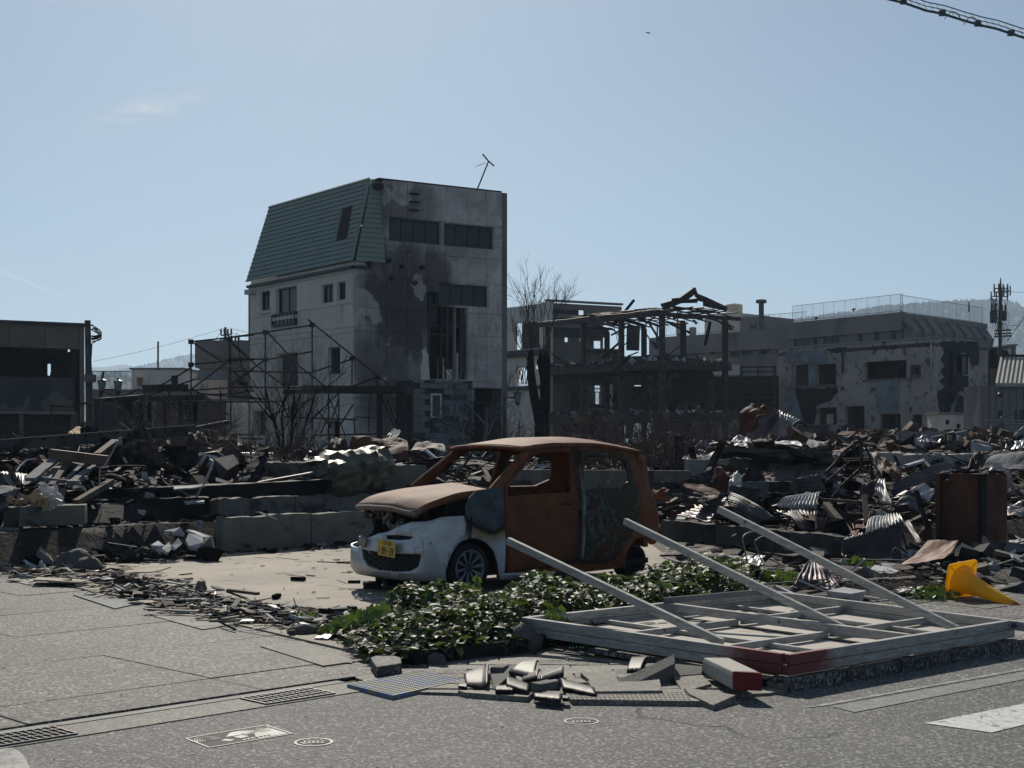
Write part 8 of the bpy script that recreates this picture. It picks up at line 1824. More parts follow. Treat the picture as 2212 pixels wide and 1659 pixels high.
# ---------------------------------------------------------------- fallen hoarding frame
t=thing('fallen_hoarding','fallen grey timber hoarding frame with three raised struts and a red painted corner','hoarding',(1.77,9.13,.1))
red,h,p=new_mat('timber_with_red_corner');co=h.n('ShaderNodeNewGeometry').outputs['Position'];n1=h.noise(co,7,5,.65);n4=h.noise(h.scale(co,(2,2,14)),3,5,.65,1.0)
col=h.mix(h.step(n4,.35,.65),(.42,.405,.375),(.25,.243,.23));col=h.mix(h.step(n1,.64,.70),col,(.08,.075,.07))
rd_=h.math('SUBTRACT',1.0,h.step(h.math('ADD',h.vmath('DISTANCE',co,(1.77,9.13,.2)),h.math('MULTIPLY',n1,.5)),.52,.86));col=h.mix(h.math('MULTIPLY',rd_,.92),col,(.17,.018,.018))
h.put(p.inputs['Base Color'],col);p.inputs['Roughness'].default_value=.75;b=h.n('ShaderNodeBump');b.inputs['Strength'].default_value=.5;b.inputs['Distance'].default_value=.006;h.put(b.inputs['Height'],h.math('ADD',n4,h.noise(co,60,3)));h.put(p.inputs['Normal'],b.outputs[0]);MT['hoard']=red
HA,HB,HD,HE=Vector((1.77,9.13,0)),Vector((3.83,10.90,0)),Vector((2.42,13.02,0)),Vector((.09,11.06,0))
ZL,ZT=.108,.165
def hb(name,a,b,z0,z1,w=.045,mat='hoard',ins=0.0,par=None):
 a=Vector((a[0],a[1],0));b=Vector((b[0],b[1],0));d=(b-a).normalized();m=MB();a=a+d*ins;b=b-d*ins
 m.beam((a.x,a.y,(z0+z1)/2),(b.x,b.y,(z0+z1)/2),w,z1-z0);return m.build(name,MT[mat],par or t,bevel=.003)
AB=lambda f:HA+(HB-HA)*f;ED=lambda f:HE+(HD-HE)*f
for nm,a,b in(('front_beam',HA,HB),('end_beam',HE,HD)):
 hb(nm,a,b,ZT+.002,.235,.05);hb(nm,a,b,ZL-.005,ZT-.002,.045,ins=-.02 if nm=='front_beam' else 0)
for f in(0.0,.52,.985):
 a,b=AB(f),ED(f);d=(b-a).normalized();hb('long_beam',a+d*(-.25 if f>.9 else.03),b+d*(.0),ZT+.004,.238,.048);
 if f!=.52:hb('long_beam',a+d*.03,b,ZL-.003,ZT,.042)
for f0,f1 in((0.01,.51),(.53,.98)):
 for g_ in(.30,.66):
  a=AB(f0).lerp(ED(f0),g_);b=AB(f1).lerp(ED(f1),g_);hb('cross_bar',a,b,.135,.185,.04)
 a=AB(f0+.26).lerp(ED(f0+.26),.03);b=AB(f0+.26).lerp(ED(f0+.26),.97);hb('cross_bar',a,b,.128,.160,.04)
MT['ply']=M('pinkish_plywood',(.50,.455,.40),(.43,.385,.34),(.30,.26,.22),sc=1.6,bump=.1,cthr=.66,csharp=.02)
for f0,f1,g0,g1 in((.02,.50,.02,.99),(.54,.97,.02,.99)):
 m=MB();P=[AB(f0).lerp(ED(f0),g0),AB(f1).lerp(ED(f1),g0),AB(f1).lerp(ED(f1),g1),AB(f0).lerp(ED(f0),g1)];m.prism([tuple(q[:2])for q in P],.112,.124);m.build('plywood_panel',MT['ply'],t)
m=MB();a=AB(.5).lerp(ED(.5),.98);b=AB(.9).lerp(ED(.9),.96);m.beam((a.x,a.y,.26),(b.x,b.y,.255),.02,.05);m.build('thin_slat',MT['woodg'],t)
SD=Vector((-.66,.75,0)).normalized()
for base_,c_,tip in((G(cC(345,650),.22),cC,cV(1098,1163)),(G(cC(1085,565),.22),cC,cV(1350,1121)),(G(cC(1775,570),.22),cC,cV(1553,1095))):
 k=(tip[0]-CX)/F;tt_=(base_.x-k*base_.y)/(k*SD.y-SD.x);Y=base_.y+SD.y*tt_;tp_=W(tip,Y);tp_.z-=.02
 m=MB();dd=(base_-tp_).normalized();m.beam(base_+dd*.05,tp_,.042,.058);m.build('strut',MT['hoard'],t,bevel=.003)
m=MB();q=W(cB(1108,775),11.3);m.tube([q,q+Vector((-.10,.0,.012))],.003,4);m.build('nail',MT['rustd'],t)
# green netting and rods under the raised corner
t=thing('green_netting','scrap of green plastic netting under the raised frame edge','netting',G(cB(1600,690),.06));MT['net']=M('green_net',(.06,.24,.18),(.04,.16,.13),sc=4,bump=0)
for k in range(9):
 for sg in(0,1):pts=[G(cB(1505+k*20+(i*16 if sg else-i*12)+40,655+i*12+sg*4),.065+.008*math.sin(i+k))for i in range(6)];MB().tube(pts,.0035,3).build('strand',MT['net'],t)
for a,b in(((1330,675),(1660,770)),((1360,740),(1640,765))):m=MB();m.tube([G(cB(*a),.08),G(cB(*b),.06)],.006,5);single('thin_rod',m,MT['steel'],'thin metal rod lying under the raised frame edge, the %s one'%('longer' if a[1]==675 else 'lower'),'rod')
# red ended wheel stop
t=thing('parking_block','concrete parking block with a dark red painted end under the frame corner','parking block',G(cG(1930,150),.05))
P=[G(cG(1735,5),.19),G(cG(1935,110),.21),G(cG(2130,115),.20),G(cG(1870,5),.19)];bot_=.07
pa,pb,pc_,pd_=[Vector((q.x,q.y))for q in(G(cG(1728,85),.07),G(cG(1935,200),.07),G(cG(2132,207),.07),G(cG(1905,85),.07))]
m=MB();vs=[]
for(q,zt_,inn)in((pa,.175,.02),(pb,.185,.012),(pc_,.18,.012),(pd_,.175,.02)):cc_=(pa+pb+pc_+pd_)/4;qi=q+(cc_-q).normalized()*inn;vs+=[(q.x,q.y,.07),(q.x,q.y,zt_-.03),(qi.x,qi.y,zt_)]
m.add(vs,[(0,3,4,1),(3,6,7,4),(6,9,10,7),(9,0,1,10),(1,4,5,2),(4,7,8,5),(7,10,11,8),(10,1,2,11),(2,5,8,11),(9,6,3,0)])
rb_,h,p=new_mat('red_ended_concrete');co=h.n('ShaderNodeNewGeometry').outputs['Position'];n1=h.noise(co,14,5,.7);dr=h.vmath('DOT_PRODUCT',h.vmath('SUBTRACT',co,((pb.x+pc_.x)/2,(pb.y+pc_.y)/2,0)),((pb-pa).normalized().x,(pb-pa).normalized().y,0))
mk=h.step(h.math('ADD',dr,h.math('MULTIPLY',h.math('SUBTRACT',n1,.5),.09)),-.055,-.035);col=h.mix(h.step(h.noise(co,60,3),.45,.65),(.36,.34,.30),(.26,.25,.22));h.put(p.inputs['Base Color'],h.mix(mk,col,(.16,.012,.014)));p.inputs['Roughness'].default_value=.8;b=h.n('ShaderNodeBump');b.inputs['Strength'].default_value=.4;b.inputs['Distance'].default_value=.004;h.put(b.inputs['Height'],h.noise(co,80,3));h.put(p.inputs['Normal'],b.outputs[0])
m.build('block',rb_,t,bevel=.008)
# traffic cone lying on its side
cm,h,p=new_mat('yellow_cone_with_red_smears');co=h.n('ShaderNodeTexCoord').outputs['Object'];X=h.xyz(co);n1=h.noise(co,9,4,.6)
col=h.mix(h.step(n1,.4,.7),(.85,.52,.015),(.74,.43,.012));sm=h.math('SUBTRACT',1.0,h.step(h.math('ADD',h.vmath('DISTANCE',co,(.02,-.13,.10)),h.math('MULTIPLY',n1,.16)),.12,.20));col=h.mix(sm,col,(.62,.07,.01))
col=h.mix(h.step(h.math('ADD',X[2],h.math('MULTIPLY',n1,.05)),.66,.70),col,(.35,.05,.03));h.put(p.inputs['Base Color'],col);p.inputs['Roughness'].default_value=.42;tr=h.n('ShaderNodeBsdfTranslucent');tr.inputs[0].default_value=(1,.68,.03,1);mx=h.n('ShaderNodeMixShader');mx.inputs[0].default_value=.45;h.t.links.new(p.outputs[0],mx.inputs[1]);h.t.links.new(tr.outputs[0],mx.inputs[2]);h.t.links.new(mx.outputs[0],[x for x in h.t.nodes if x.type=='OUTPUT_MATERIAL'][0].inputs[0]);MT['cone']=cm
cb_=G(cC(1900,400),.1);t=thing('traffic_cone','yellow traffic cone with red smears lying on its side by the kerb','traffic cone',(0,0,0))
ax=(W(cC(2112,412),13.32)-W(cC(1835,287),13.80)).normalized();base0=W(cC(1832,287),13.82)
R_=ax.to_track_quat('Z','Y').to_matrix();roll=Matrix.Rotation(math.radians(6),3,'Z');t.location=base0;ORG[t.name]=Vector((0,0,0));t.rotation_euler=(R_@roll).to_euler()
m=MB();rr=[]
for cx_,cy_,a0 in((.155,-.155,-90),(.155,.155,0),(-.155,.155,90),(-.155,-.155,180)):
 for k in range(5):a=math.radians(a0+22.5*k);rr.append((cx_+.035*math.cos(a),cy_+.035*math.sin(a)))
m.prism(rr,-.022,.0);cbase_=m.build('cone_base',MT['cone'],t,local=True)
m=MB();m.lathe([(.158,0),(.158,.018),(.150,.022),(.138,.022),(.132,.03),(.118,.06)],36,(0,0,0));m.build('base_ring',MT['cone'],t,local=True,smooth=True)
m=MB();m.lathe([(.118,.058),(.098,.12),(.060,.40),(.036,.64),(.030,.68),(.026,.70),(.022,.70),(.022,.66)],36,(0,0,0));m.build('cone_body',MT['cone'],t,local=True,smooth=True)
for sx,sy in((1,1),(1,-1),(-1,1),(-1,-1)):m=MB();m.beam((sx*.115,sy*.115,.004),(sx*.165,sy*.165,.004),.008,.010);m.build('base_rib',MT['cone'],t,local=True)
# broken roof tiles
MT['tile']=M('dark_glazed_tile',(.010,.010,.012),(.020,.019,.021),(.05,.035,.03),sc=4,rough=.5,spec=.14,bump=.15,bs=12,cthr=.66);MT['tileb']=M('tile_underside',(.10,.055,.045),(.07,.05,.045),sc=5)
def tile(label,pts,z,curve=.05,th=.018,tilt=(0,0),lip=False,cat='roof tile',name='roof_tile'):
 """curved tile fragment; pts: four picture corners on the paving"""
 z-=.028;P=[G(q,z)for q in pts];P=[Vector((q.x,q.y,z+tilt[0]*.5*((i in(1,2))-.5)+tilt[1]*.6*((i>1)-.5)))for i,q in enumerate(P)];n,k=10,5;rnd=random.Random(len(label));vs=[]
 for j in range(k+1):
  for i in range(n+1):u,v=i/n,j/k;q=P[0]*(1-u)*(1-v)+P[1]*u*(1-v)+P[2]*u*v+P[3]*(1-u)*v;q=q+Vector((0,rnd.uniform(-.006,.006)if j in(0,k)else 0,curve*.42*(1-(2*v-1)**2)+(.012 if lip and i>8 else 0)));vs.append(q)
 N_=len(vs);vs+=[q-Vector((0,0,th))for q in vs];fs=[]
 for j in range(k):
  for i in range(n):a=j*(n+1)+i;fs+=[(a,a+1,a+n+2,a+n+1),(N_+a+n+1,N_+a+n+2,N_+a+1,N_+a)]
 for i in range(n):fs+=[(i,N_+i,N_+i+1,i+1),(k*(n+1)+i,k*(n+1)+i+1,N_+k*(n+1)+i+1,N_+k*(n+1)+i)]
 for j in range(k):a=j*(n+1);b=a+n;fs+=[(a,a+n+1,N_+a+n+1,N_+a),(b,N_+b,N_+b+n+1,b+n+1)]
 m=MB();m.add(vs,fs);o=single(name,m,MT['tile'],label,cat,smooth=False);o.data.polygons.foreach_set('use_smooth',[i<2*n*k for i in range(len(fs))]);return o
tile('glossy dark roof tile with a raised rib, leftmost of the broken tiles',[cG(140,140),cG(290,175),cG(300,50),(cG(130,85))],.09,.03,tilt=(.05,.05),lip=True)
tile('small dark tile piece under the leftmost rib tile',[cG(92,172),cG(150,180),cG(150,150),cG(98,155)],.07,.01)
tile('curved dark tile on edge in the middle of the tile heap',[cG(415,175),cG(560,195),cG(575,150),cG(415,125)],.10,.04,tilt=(-.05,.03))
tile('black ridge tile lying flat in front of the heap',[cG(340,205),cG(460,208),cG(470,165),cG(345,172)],.085,.035)
tile('black burnt tile standing at the top of the heap',[cG(430,50),cG(600,100),cG(625,10),cG(540,15)],.15,.03,tilt=(.02,.06))
tile('second black tile jammed in the top of the heap',[cG(520,120),cG(620,135),(cG(640,75)),cG(530,60)],.13,.04,tilt=(.08,.0))
tile('half round dark tile lying right of the black tiles',[cG(640,130),cG(800,100),cG(800,55),cG(640,105)],.11,.05,tilt=(.04,.02))
tile('brown edged tile under the half round tile',[cG(580,158),cG(765,160),cG(770,122),cG(580,130)],.09,.02)
tile('large shiny pointed tile at the right of the heap',[cG(790,185),cG(1025,220),cG(990,175),cG(775,135)],.09,.03,tilt=(-.03,.03))
tile('rounded dark tile lying alone on the tactile strip',[cG(598,250),cG(780,268),cG(790,222),cG(600,222)],.085,.035)
tile('tiny tile bit right of the rounded tile on the strip',[cG(790,255),cG(832,256),cG(828,232),cG(795,232)],.085,.01)
tile('curved shiny tile lying in the shadow of the frame',[cB(1845,840),cB(1930,850),cB(1975,780),cB(1880,770)],.13,.04,tilt=(.03,.03))
tile('brown ridge tile right of the curved tile in the frame shadow',[cB(1920,840),cB(2070,830),cB(2070,805),cB(1930,810)],.12,.02)
for c_,w_,h_ in(((690,165),.10,.05),((640,175),.08,.05),((370,60),.14,.05)):q=G(cG(*c_),.09);m=MB();m.box(q,(w_,.09,h_),Matrix.Rotation(w_*9,3,'Z'));single('stone_piece',m,MT['conc'],{(690,165):'grey rough piece in the middle of the tile heap',(640,175):'grey chunk left of the rough piece in the heap',(370,60):'grey paving piece lying behind the leftmost rib tile'}[c_],'stone',bevel=.008)
# ---------------------------------------------------------------- ivy bed
IV=[g2(cV(*p),.05)for p in((735,1385),(795,1425),(880,1432),(960,1425),(1150,1402),(1200,1388))]+[(.9,11.7),(1.9,12.6),(2.5,13.6),(2.9,15.2),(2.4,16.2),(1.7,15.6),(.9,14.0),(.2,13.25),(-.5,12.9),(-1.0,12.3),(-1.35,11.6)]
single('bed_soil',MB().prism([(x*.97+.02,y*.985+.18)for x,y in IV],.03,.13),MT['earth'],'dark soil of the ivy bed','soil',kind='structure')
def ivh(x,y):
 d=min(((x-a[0])*(b[1]-a[1])-(y-a[1])*(b[0]-a[0]))/math.hypot(b[0]-a[0],b[1]-a[1])*1.0 for a,b in zip(IV,IV[1:]+IV[:1])if True)if False else 1
 d=9
 for a,b in zip(IV,IV[1:]+IV[:1]):
  vx,vy=b[0]-a[0],b[1]-a[1];t_=max(0,min(1,((x-a[0])*vx+(y-a[1])*vy)/(vx*vx+vy*vy)));d=min(d,math.hypot(x-a[0]-vx*t_,y-a[1]-vy*t_))
 return(.08+.22*sst(d,0,.5))*(1+.6*noise.noise(Vector((x*2.2,y*2.2,1))))
def leafmat(name,cols,rough):
 m,h,p=new_mat(name);r=h.n('ShaderNodeNewGeometry').outputs['Random Per Island'];rp=h.n('ShaderNodeValToRGB');cr=rp.color_ramp;cr.interpolation='CONSTANT'
 while len(cr.elements)<len(cols):cr.elements.new(.5)
 for i,(ps_,c)in enumerate(cols):cr.elements[i].position=ps_;cr.elements[i].color=(*c,1)
 h.put(rp.inputs[0],r);h.put(p.inputs['Base Color'],rp.outputs[0]);p.inputs['Roughness'].default_value=rough;p.inputs['Specular IOR Level'].default_value=.4
 tr=h.n('ShaderNodeBsdfTranslucent');h.put(tr.inputs[0],h.mix(.5,rp.outputs[0],(.16,.24,.03)));mx=h.n('ShaderNodeMixShader');mx.inputs[0].default_value=.28;h.t.links.new(p.outputs[0],mx.inputs[1]);h.t.links.new(tr.outputs[0],mx.inputs[2]);out=[x for x in h.t.nodes if x.type=='OUTPUT_MATERIAL'][0];h.t.links.new(mx.outputs[0],out.inputs[0]);return m
MT['ivy']=leafmat('ivy_leaves',[(0,(.022,.042,.018)),(.3,(.035,.060,.022)),(.55,(.05,.078,.028)),(.74,(.075,.105,.035)),(.86,(.05,.032,.022)),(.93,(.11,.085,.04)),(.97,(.11,.15,.04))],.55)
MT['weed']=leafmat('weed_leaves',[(0,(.07,.13,.025)),(.4,(.10,.17,.03)),(.7,(.14,.20,.05)),(.9,(.19,.19,.06))],.42)
def leaf(m,c,s,nrm,az,droop=.15,shape='ivy',fold=.25):
 z=nrm.normalized();x=Vector((math.cos(az),math.sin(az),0));x=(x-z*x.dot(z)).normalized();y=z.cross(x)
 if shape=='ivy':pts=((0,0),(.05,.32),(-.08,.55),(.30,.42),(.55,.42),(1.0,0),(.55,-.42),(.30,-.42),(-.08,-.55),(.05,-.32))
 else:pts=((0,0),(.15,.16),(.4,.26),(.7,.22),(.9,.1),(1.0,0),(.9,-.1),(.7,-.22),(.4,-.26),(.15,-.16))
 vs=[c+x*(u*s)+y*(v*s)+z*(abs(v)*s*fold-droop*u*u*s)for u,v in pts];vs.append(c+x*(.5*s)-z*(droop*.25*s));n=len(pts)
 m.add(vs,[(i,(i+1)%n,n)for i in range(n)])
rnd=random.Random(21);ivs=[MB()for _ in range(3)];x0,x1=min(p[0]for p in IV),max(p[0]for p in IV);y0,y1=min(p[1]for p in IV),max(p[1]for p in IV);c_=0
while c_<10500:
 x,y=rnd.uniform(x0,x1),rnd.uniform(y0,y1)
 if not inside((x,y),IV):continue
 if rnd.random()<sst(y,13,15.5)*.35:continue
 if noise.noise(Vector((x*1.6,y*1.6,9)))<-.22 and rnd.random()<.75:continue
 hgt=ivh(x,y);k=rnd.random()**.45;z=.05+hgt*k;up=Vector((rnd.gauss(0,.42),rnd.gauss(-.12,.42),1));leaf(ivs[c_%3],Vector((x,y,z)),rnd.uniform(.04,.088),up,rnd.uniform(0,6.28),.2);c_+=1
for i,mb in enumerate(ivs):
 o=mb.build('ivy',MT['ivy']);o['kind']='stuff';o['label']='glossy ivy covering the planting bed beside the car';o['category']='ivy'
m=MB();c_=0
for k in range(700):
 x,y=rnd.uniform(x0,x1),rnd.uniform(y0,y1)
 if inside((x,y),IV):q=Vector((x,y,.06));m.tube([q,q+Vector((rnd.gauss(0,.06),rnd.gauss(0,.06),ivh(x,y)*.9))],.004,3,cap=False)
o=m.build('ivy_stems',MT['twig']);o['kind']='stuff'
def weed(label,c,r,h_,n,s,seed,cat='weed',mat='weed'):
 rnd=random.Random(seed);m=MB()
 for k in range(n):
  a=rnd.uniform(0,6.28);q=rnd.random()**.6*r;p=Vector((c.x+q*math.cos(a),c.y+q*math.sin(a),c.z+rnd.uniform(.1,1)*h_*(1-.5*q/r)));d=Vector((math.cos(a)*.8+rnd.gauss(0,.3),math.sin(a)*.8+rnd.gauss(0,.3),rnd.uniform(.3,1.2)));leaf(m,p,s*rnd.uniform(.6,1.3),d,a+rnd.gauss(0,.5),.35,'long' if rnd.random()<.5 else 'ivy',.2)
  if k%3==0:m.tube([Vector((c.x,c.y,c.z)),p],.004,3,cap=False)
 return single('weed',m,MT[mat],label,cat)
for lb,v,r,h_,n,s,sd in(('bright green leafy weed at the left tip of the ivy',cB(110,620),.22,.16,150,.07,1),('large light green dock leaves in front of the ivy',cB(330,640),.30,.30,190,.11,2),('yellow green leafy weed behind the broad leaves',cB(230,600),.24,.20,150,.08,3),('tall upright green leaves rising from the ivy',cB(530,600),.14,.42,60,.15,4),('trailing green leaves hanging over the kerb stone',cB(370,730),.20,.13,120,.09,5),('bright leaf tuft in the middle of the ivy',cB(800,560),.12,.42,40,.10,6),('light green leaf shoots near the front wheel',cB(905,500),.10,.42,30,.08,11),('light green shoot right of the ivy under the left strut',cB(1400,640),.12,.34,50,.09,12)):
 weed(lb,G(v,.06),r,h_,n,s,sd)
for lb,v,r,h_,n,s,sd in(('green leaves lying in the bed behind the hoarding',cA(850,1000),.30,.12,70,.16,7),('small green leaf patch beside the standing sheet',cA(1270,900),.22,.08,40,.12,8),('low green moss and fern on the kerb left of the cone',cA(1690,1070),.25,.10,160,.06,9),('small grass tuft at the splinters on the lot edge',cD(1930,370),.10,.08,60,.05,10)):weed(lb,G(v,.12 if sd<10 else.05),r,h_,n,s,sd)
# kerb of the bed and stones
p0_,p1_=G(cB(400,800),.03),G(cB(1200,715),.03);lowwall('dark low kerb along the front of the ivy bed',p0_[:2],p1_[:2],0,.155,.12,MT['concd'],'bed_kerb','kerb',.008,3)
p0_,p1_=G(cB(1190,715),.03),(2.6,12.4);lowwall('dark kerb of the bed hidden under the hoarding',p0_[:2],p1_,0,.12,.12,MT['concd'],'bed_kerb','kerb',.008,3)
p0_,p1_=G(cA(1180,1085),.03),G(cA(1760,1062),.03);lowwall('dark kerb of the bed left of the yellow cone',p0_[:2],p1_[:2],0,.20,.14,MT['concd'],'bed_kerb','kerb',.008,3)
for lb,v,r,sq,sd,z in(('rough lump of concrete at the left end of the ivy kerb',cB(575,770),.10,(1.1,.8,1.1),4,.08),('small stone at the foot of the concrete lump',cB(660,815),.05,(1.1,.8,.9),6,.05),('rough square stone at the right end of the ivy kerb',cB(1215,725),.095,(1,.8,1),8,.09),('small dark stone beside the cut paving block',cB(470,800),.045,(1,1,1),9,.05),('grey stone among the shards by the lot edge',cD(1885,470),.07,(1.3,.8,.7),10,.05),('dark stone near the splinters by the lot edge',cD(1250,205),.06,(.8,.8,.9),12,.07)):q=G(v,.03);rock(lb,(q.x,q.y,z),r*1.35,'concd2','stone','stone',sq,sd)
m=MB();q=[g2(cB(*p),.08)for p in((250,790),(290,850),(445,825),(440,785),(310,765))];m.prism(q,.03,.10);single('paving_block',m,MT['paving'],'loose pentagonal paving block at the left end of the ivy bed','paving block',bevel=.008)
for lb,pts in(('grey tile shard sticking out of the splinters by the ivy',((1940,425),(2020,400),(2030,385),(1955,395))),('pale board shard in the splinters',((1770,335),(1820,375),(1800,330),(1775,320))),('crumpled foil glinting at the left tip of the ivy',((1955,495),(2040,500),(2110,470),(2060,450)))):
 m=MB();P=[G(cD(*p),.05)for p in pts];P=[Vector((a.x,a.y,.055+.03*(i>1)))for i,a in enumerate(P)];m.quadslab(*P,.012);single('shard',m,MT['zincl']if 'foil' in lb else MT['plast'],lb,'shard')
 # ---------------------------------------------------------------- collapsed scaffold
t=thing('pipe_scaffold','collapsed scaffold of thin rusty pipes standing in front of the tall building','scaffold',W(c2(450,1560),44))
def pipes(c,segs,Y,r=.025,nm='pipe',mat='steel'):
 for s_ in segs:
  a,b=s_[:2];ya=Y+(s_[2]if len(s_)>2 else 0);yb=Y+(s_[3]if len(s_)>3 else(s_[2]if len(s_)>2 else 0));sag=s_[4]if len(s_)>4 else 0
  MB().tube([W(c(a[0]+(b[0]-a[0])*i/5,a[1]+(b[1]-a[1])*i/5+sag*math.sin(i/5*3.14)),ya+(yb-ya)*i/5)for i in range(6)]if sag else[W(c(*a),ya),W(c(*b),yb)],r,6).build(nm,MT[mat],t)
pipes(c2,[((5,1008),(460,940)),((455,935),(455,1570)),((433,910),(905,1292)),((200,978),(200,1540),1),((213,980),(325,1100)),((380,1160),(545,1290)),((10,1000),(12,1570)),((18,1045),(200,1200)),((200,1130),(450,1085)),((0,1130),(205,1125)),((0,1268),(205,1125)),((460,1195),(672,1125)),((672,1112),(672,1290)),((672,1275),(808,1222)),((808,1215),(808,1295)),((0,1190),(460,1200),.5),((0,1278),(450,1282),.5),((0,1360),(300,1355),1),((0,1320),(210,1345),1),((205,1200),(330,1290)),((455,1090),(455,1092)),((545,1310),(545,1570),2),((600,1310),(600,1570),2),((480,1400),(560,1500),1),((500,1530),(545,1440),1),((540,1520),(600,1340),1),((610,1480),(680,1370),1),((300,1440),(700,1455),1),((470,1540),(900,1530),1),((0,1555),(190,1560)),((830,1330),(905,1500)),((860,1340),(930,1530),1),((915,1520),(985,1330),.5),((915,1325),(915,1570),.5),((350,1310),(480,1310),1),((210,1440),(460,1340),2)],44)
pipes(c2,[((540,1320),(640,1550),2),((770,1320),(760,1520),3),((690,1440),(790,1445),1),((680,1440),(690,1540),1)],44,.02,'thin_rod')
for x0,x1,y,mt in((430,980,1300,'rustd'),):
 a,b=W(c2(x0,y-10),44.4),W(c2(x1,y-5),43.6);m=MB();m.beam(a,b,.9,.22);m.build('deck_board',MT['rustd'],t)
for x in(822,985):m=MB();m.beam(W(c2(x,1600),44),W(c2(x,1312),44),.16,.2,up=(0,1,0));m.build('post',MT['rustd'],t)
m=MB();m.beam(W(c2(300,1306),44.5),W(c2(440,1300),44.4),.3,.12);m.build('deck_board',MT['rustd'],t)
pipes(c5,[((1660,322),(2212,262)),((1665,320),(1663,1070)),((1668,322),(1925,490)),((1655,522),(2212,470)),((2000,305),(2212,505)),((2000,300),(2000,800),.5),((1580,600),(1660,545)),((1280,770),(1590,595)),((1100,858),(1705,645)),((1640,755),(1980,500)),((890,750),(1190,740),0,0,55),((1190,735),(1380,740),0,0,12),((1030,852),(1280,800)),((1280,800),(1700,790),0,0,10),((1600,750),(2212,710)),((1740,780),(2212,745),0,0,15),((1700,770),(2212,820)),((1620,848),(2212,848)),((1410,845),(1920,865),0,0,22),((1480,850),(1680,935),0,0,45),((1720,760),(1720,1170)),((1920,740),(1925,1170)),((2010,850),(2010,1150)),((1105,800),(1105,1090)),((1260,745),(1255,1080)),((1420,850),(1425,1060)),((1475,740),(1475,1020)),((1310,880),(1440,1010)),((1130,1020),(1290,870)),((1140,960),(1250,880)),((2040,580),(2212,760),1),((2000,720),(2212,560),1),((1760,800),(1990,960),1),((1660,720),(1900,870),1),((1600,1010),(1990,1000),1),((1700,1140),(2212,1130)),((1220,1080),(1700,1060),1),((870,745),(865,830)),((865,830),(880,745))],44)
for x0,y0,x1,y1,h_ in((860,832,1260,800,.22),(1260,822,1740,808,.28),(1320,725,1560,722,.34)):m=MB();m.beam(W(c5(x0,y0),43.5),W(c5(x1,y1),44.5),.8,h_*.6);m.build('deck_board',MT['rustd'],t)
for x in(1135,1218,1298,1435,1575,1700):m=MB();m.beam(W(c5(x,1180),45),W(c5(x,840),45),.13,.13,up=(0,1,0));m.build('post',MT['rustd']if x%2 else MT['char'],t)
for c,x,y in((c5,1663,322),(c5,1663,522),(c5,1998,305),(c2,455,940),(c2,200,980),(c2,672,1122),(c2,808,1225),(c2,200,1130)):m=MB();m.box(W(c(x,y),43.9),(.14,.14,.14));m.build('coupler',MT['steel'],t)
m=MB();m.tube([W(c5(440,878),46),W(c5(590,890),46),W(c5(680,875),46),W(c5(745,855),46),W(c5(808,878),46)],.035,6);m.tube([W(c5(447,880),46),W(c5(440,1150),46)],.025,6);single('sagging_pipe',m,MT['steel'],'sagging pipe on a thin post in front of the roller shutters','pipe')
# ---------------------------------------------------------------- trees and bushes
def grow(m,p,d,L,r,depth,rnd,spread=.45,kids=3,up=.25,mi=0,seg=3):
 pts=[p];q=p;dd=d.normalized()
 for i in range(seg):dd=(dd+Vector((rnd.gauss(0,.10),rnd.gauss(0,.10),rnd.gauss(0,.06)+up*.08))).normalized();q=q+dd*(L/seg);pts.append(q)
 m.tube(pts,r,5 if r>.03 else 3,mi,r2=r*.5,cap=False)
 if depth<=0:return
 for k in range(kids):
  f=rnd.uniform(.35,1.0);i=min(seg-1,int(f*seg));base=pts[i].lerp(pts[i+1],f*seg-i);a=rnd.uniform(0,6.28);side_=dd.cross(Vector((math.cos(a),math.sin(a),.3))).normalized();grow(m,base,dd*(1-spread)+side_*spread+Vector((0,0,up*.5)),L*rnd.uniform(.45,.75),r*rnd.uniform(.40,.6),depth-1,rnd,spread,kids,up,mi,seg)
Yt=48;t=thing('burnt_tree','blackened bare tree with two forked trunks and fine twigs right of the tall building','tree',W(c3(430,1360),Yt));rnd=random.Random(14)
tr1=[(430,1380),(425,1240),(395,1120),(370,1010),(352,880),(348,790),(352,705)];tr2=[(432,1370),(440,1200),(452,1040),(455,900),(440,780),(438,705)]
m=MB();m.tube([W(c3(*q),Yt)for q in tr1],[.26,.21,.17,.15,.14,.13,.10],8);m.tube([W(c3(*q),Yt+.1)for q in tr2],[.25,.20,.17,.18,.22,.10],8);m.build('trunk',MT['char'],t)
for k,(a,b)in enumerate((((352,720),(320,230)),((352,720),(375,150)),((345,780),(240,330)),((350,740),(420,200)),((438,720),(470,330)),((440,720),(560,300)),((440,760),(400,260)),((438,740),(360,420)),((345,800),(190,480)))):
 p,q=W(c3(*a),Yt),W(c3(*b),Yt+rnd.uniform(-1,1));m=MB();grow(m,p,q-p,(q-p).length*.66,.03,3,rnd,.32,4,.22,0,5);m.build('branch',MT['tree'],t)
for k in range(7):x=250+k*12;m=MB();m.tube([W(c3(x+rnd.uniform(-6,6),815+i*rnd.uniform(20,34)),Yt+1)for i in range(5)],.02,4);m.build('hanging_wire',MT['char'],t)
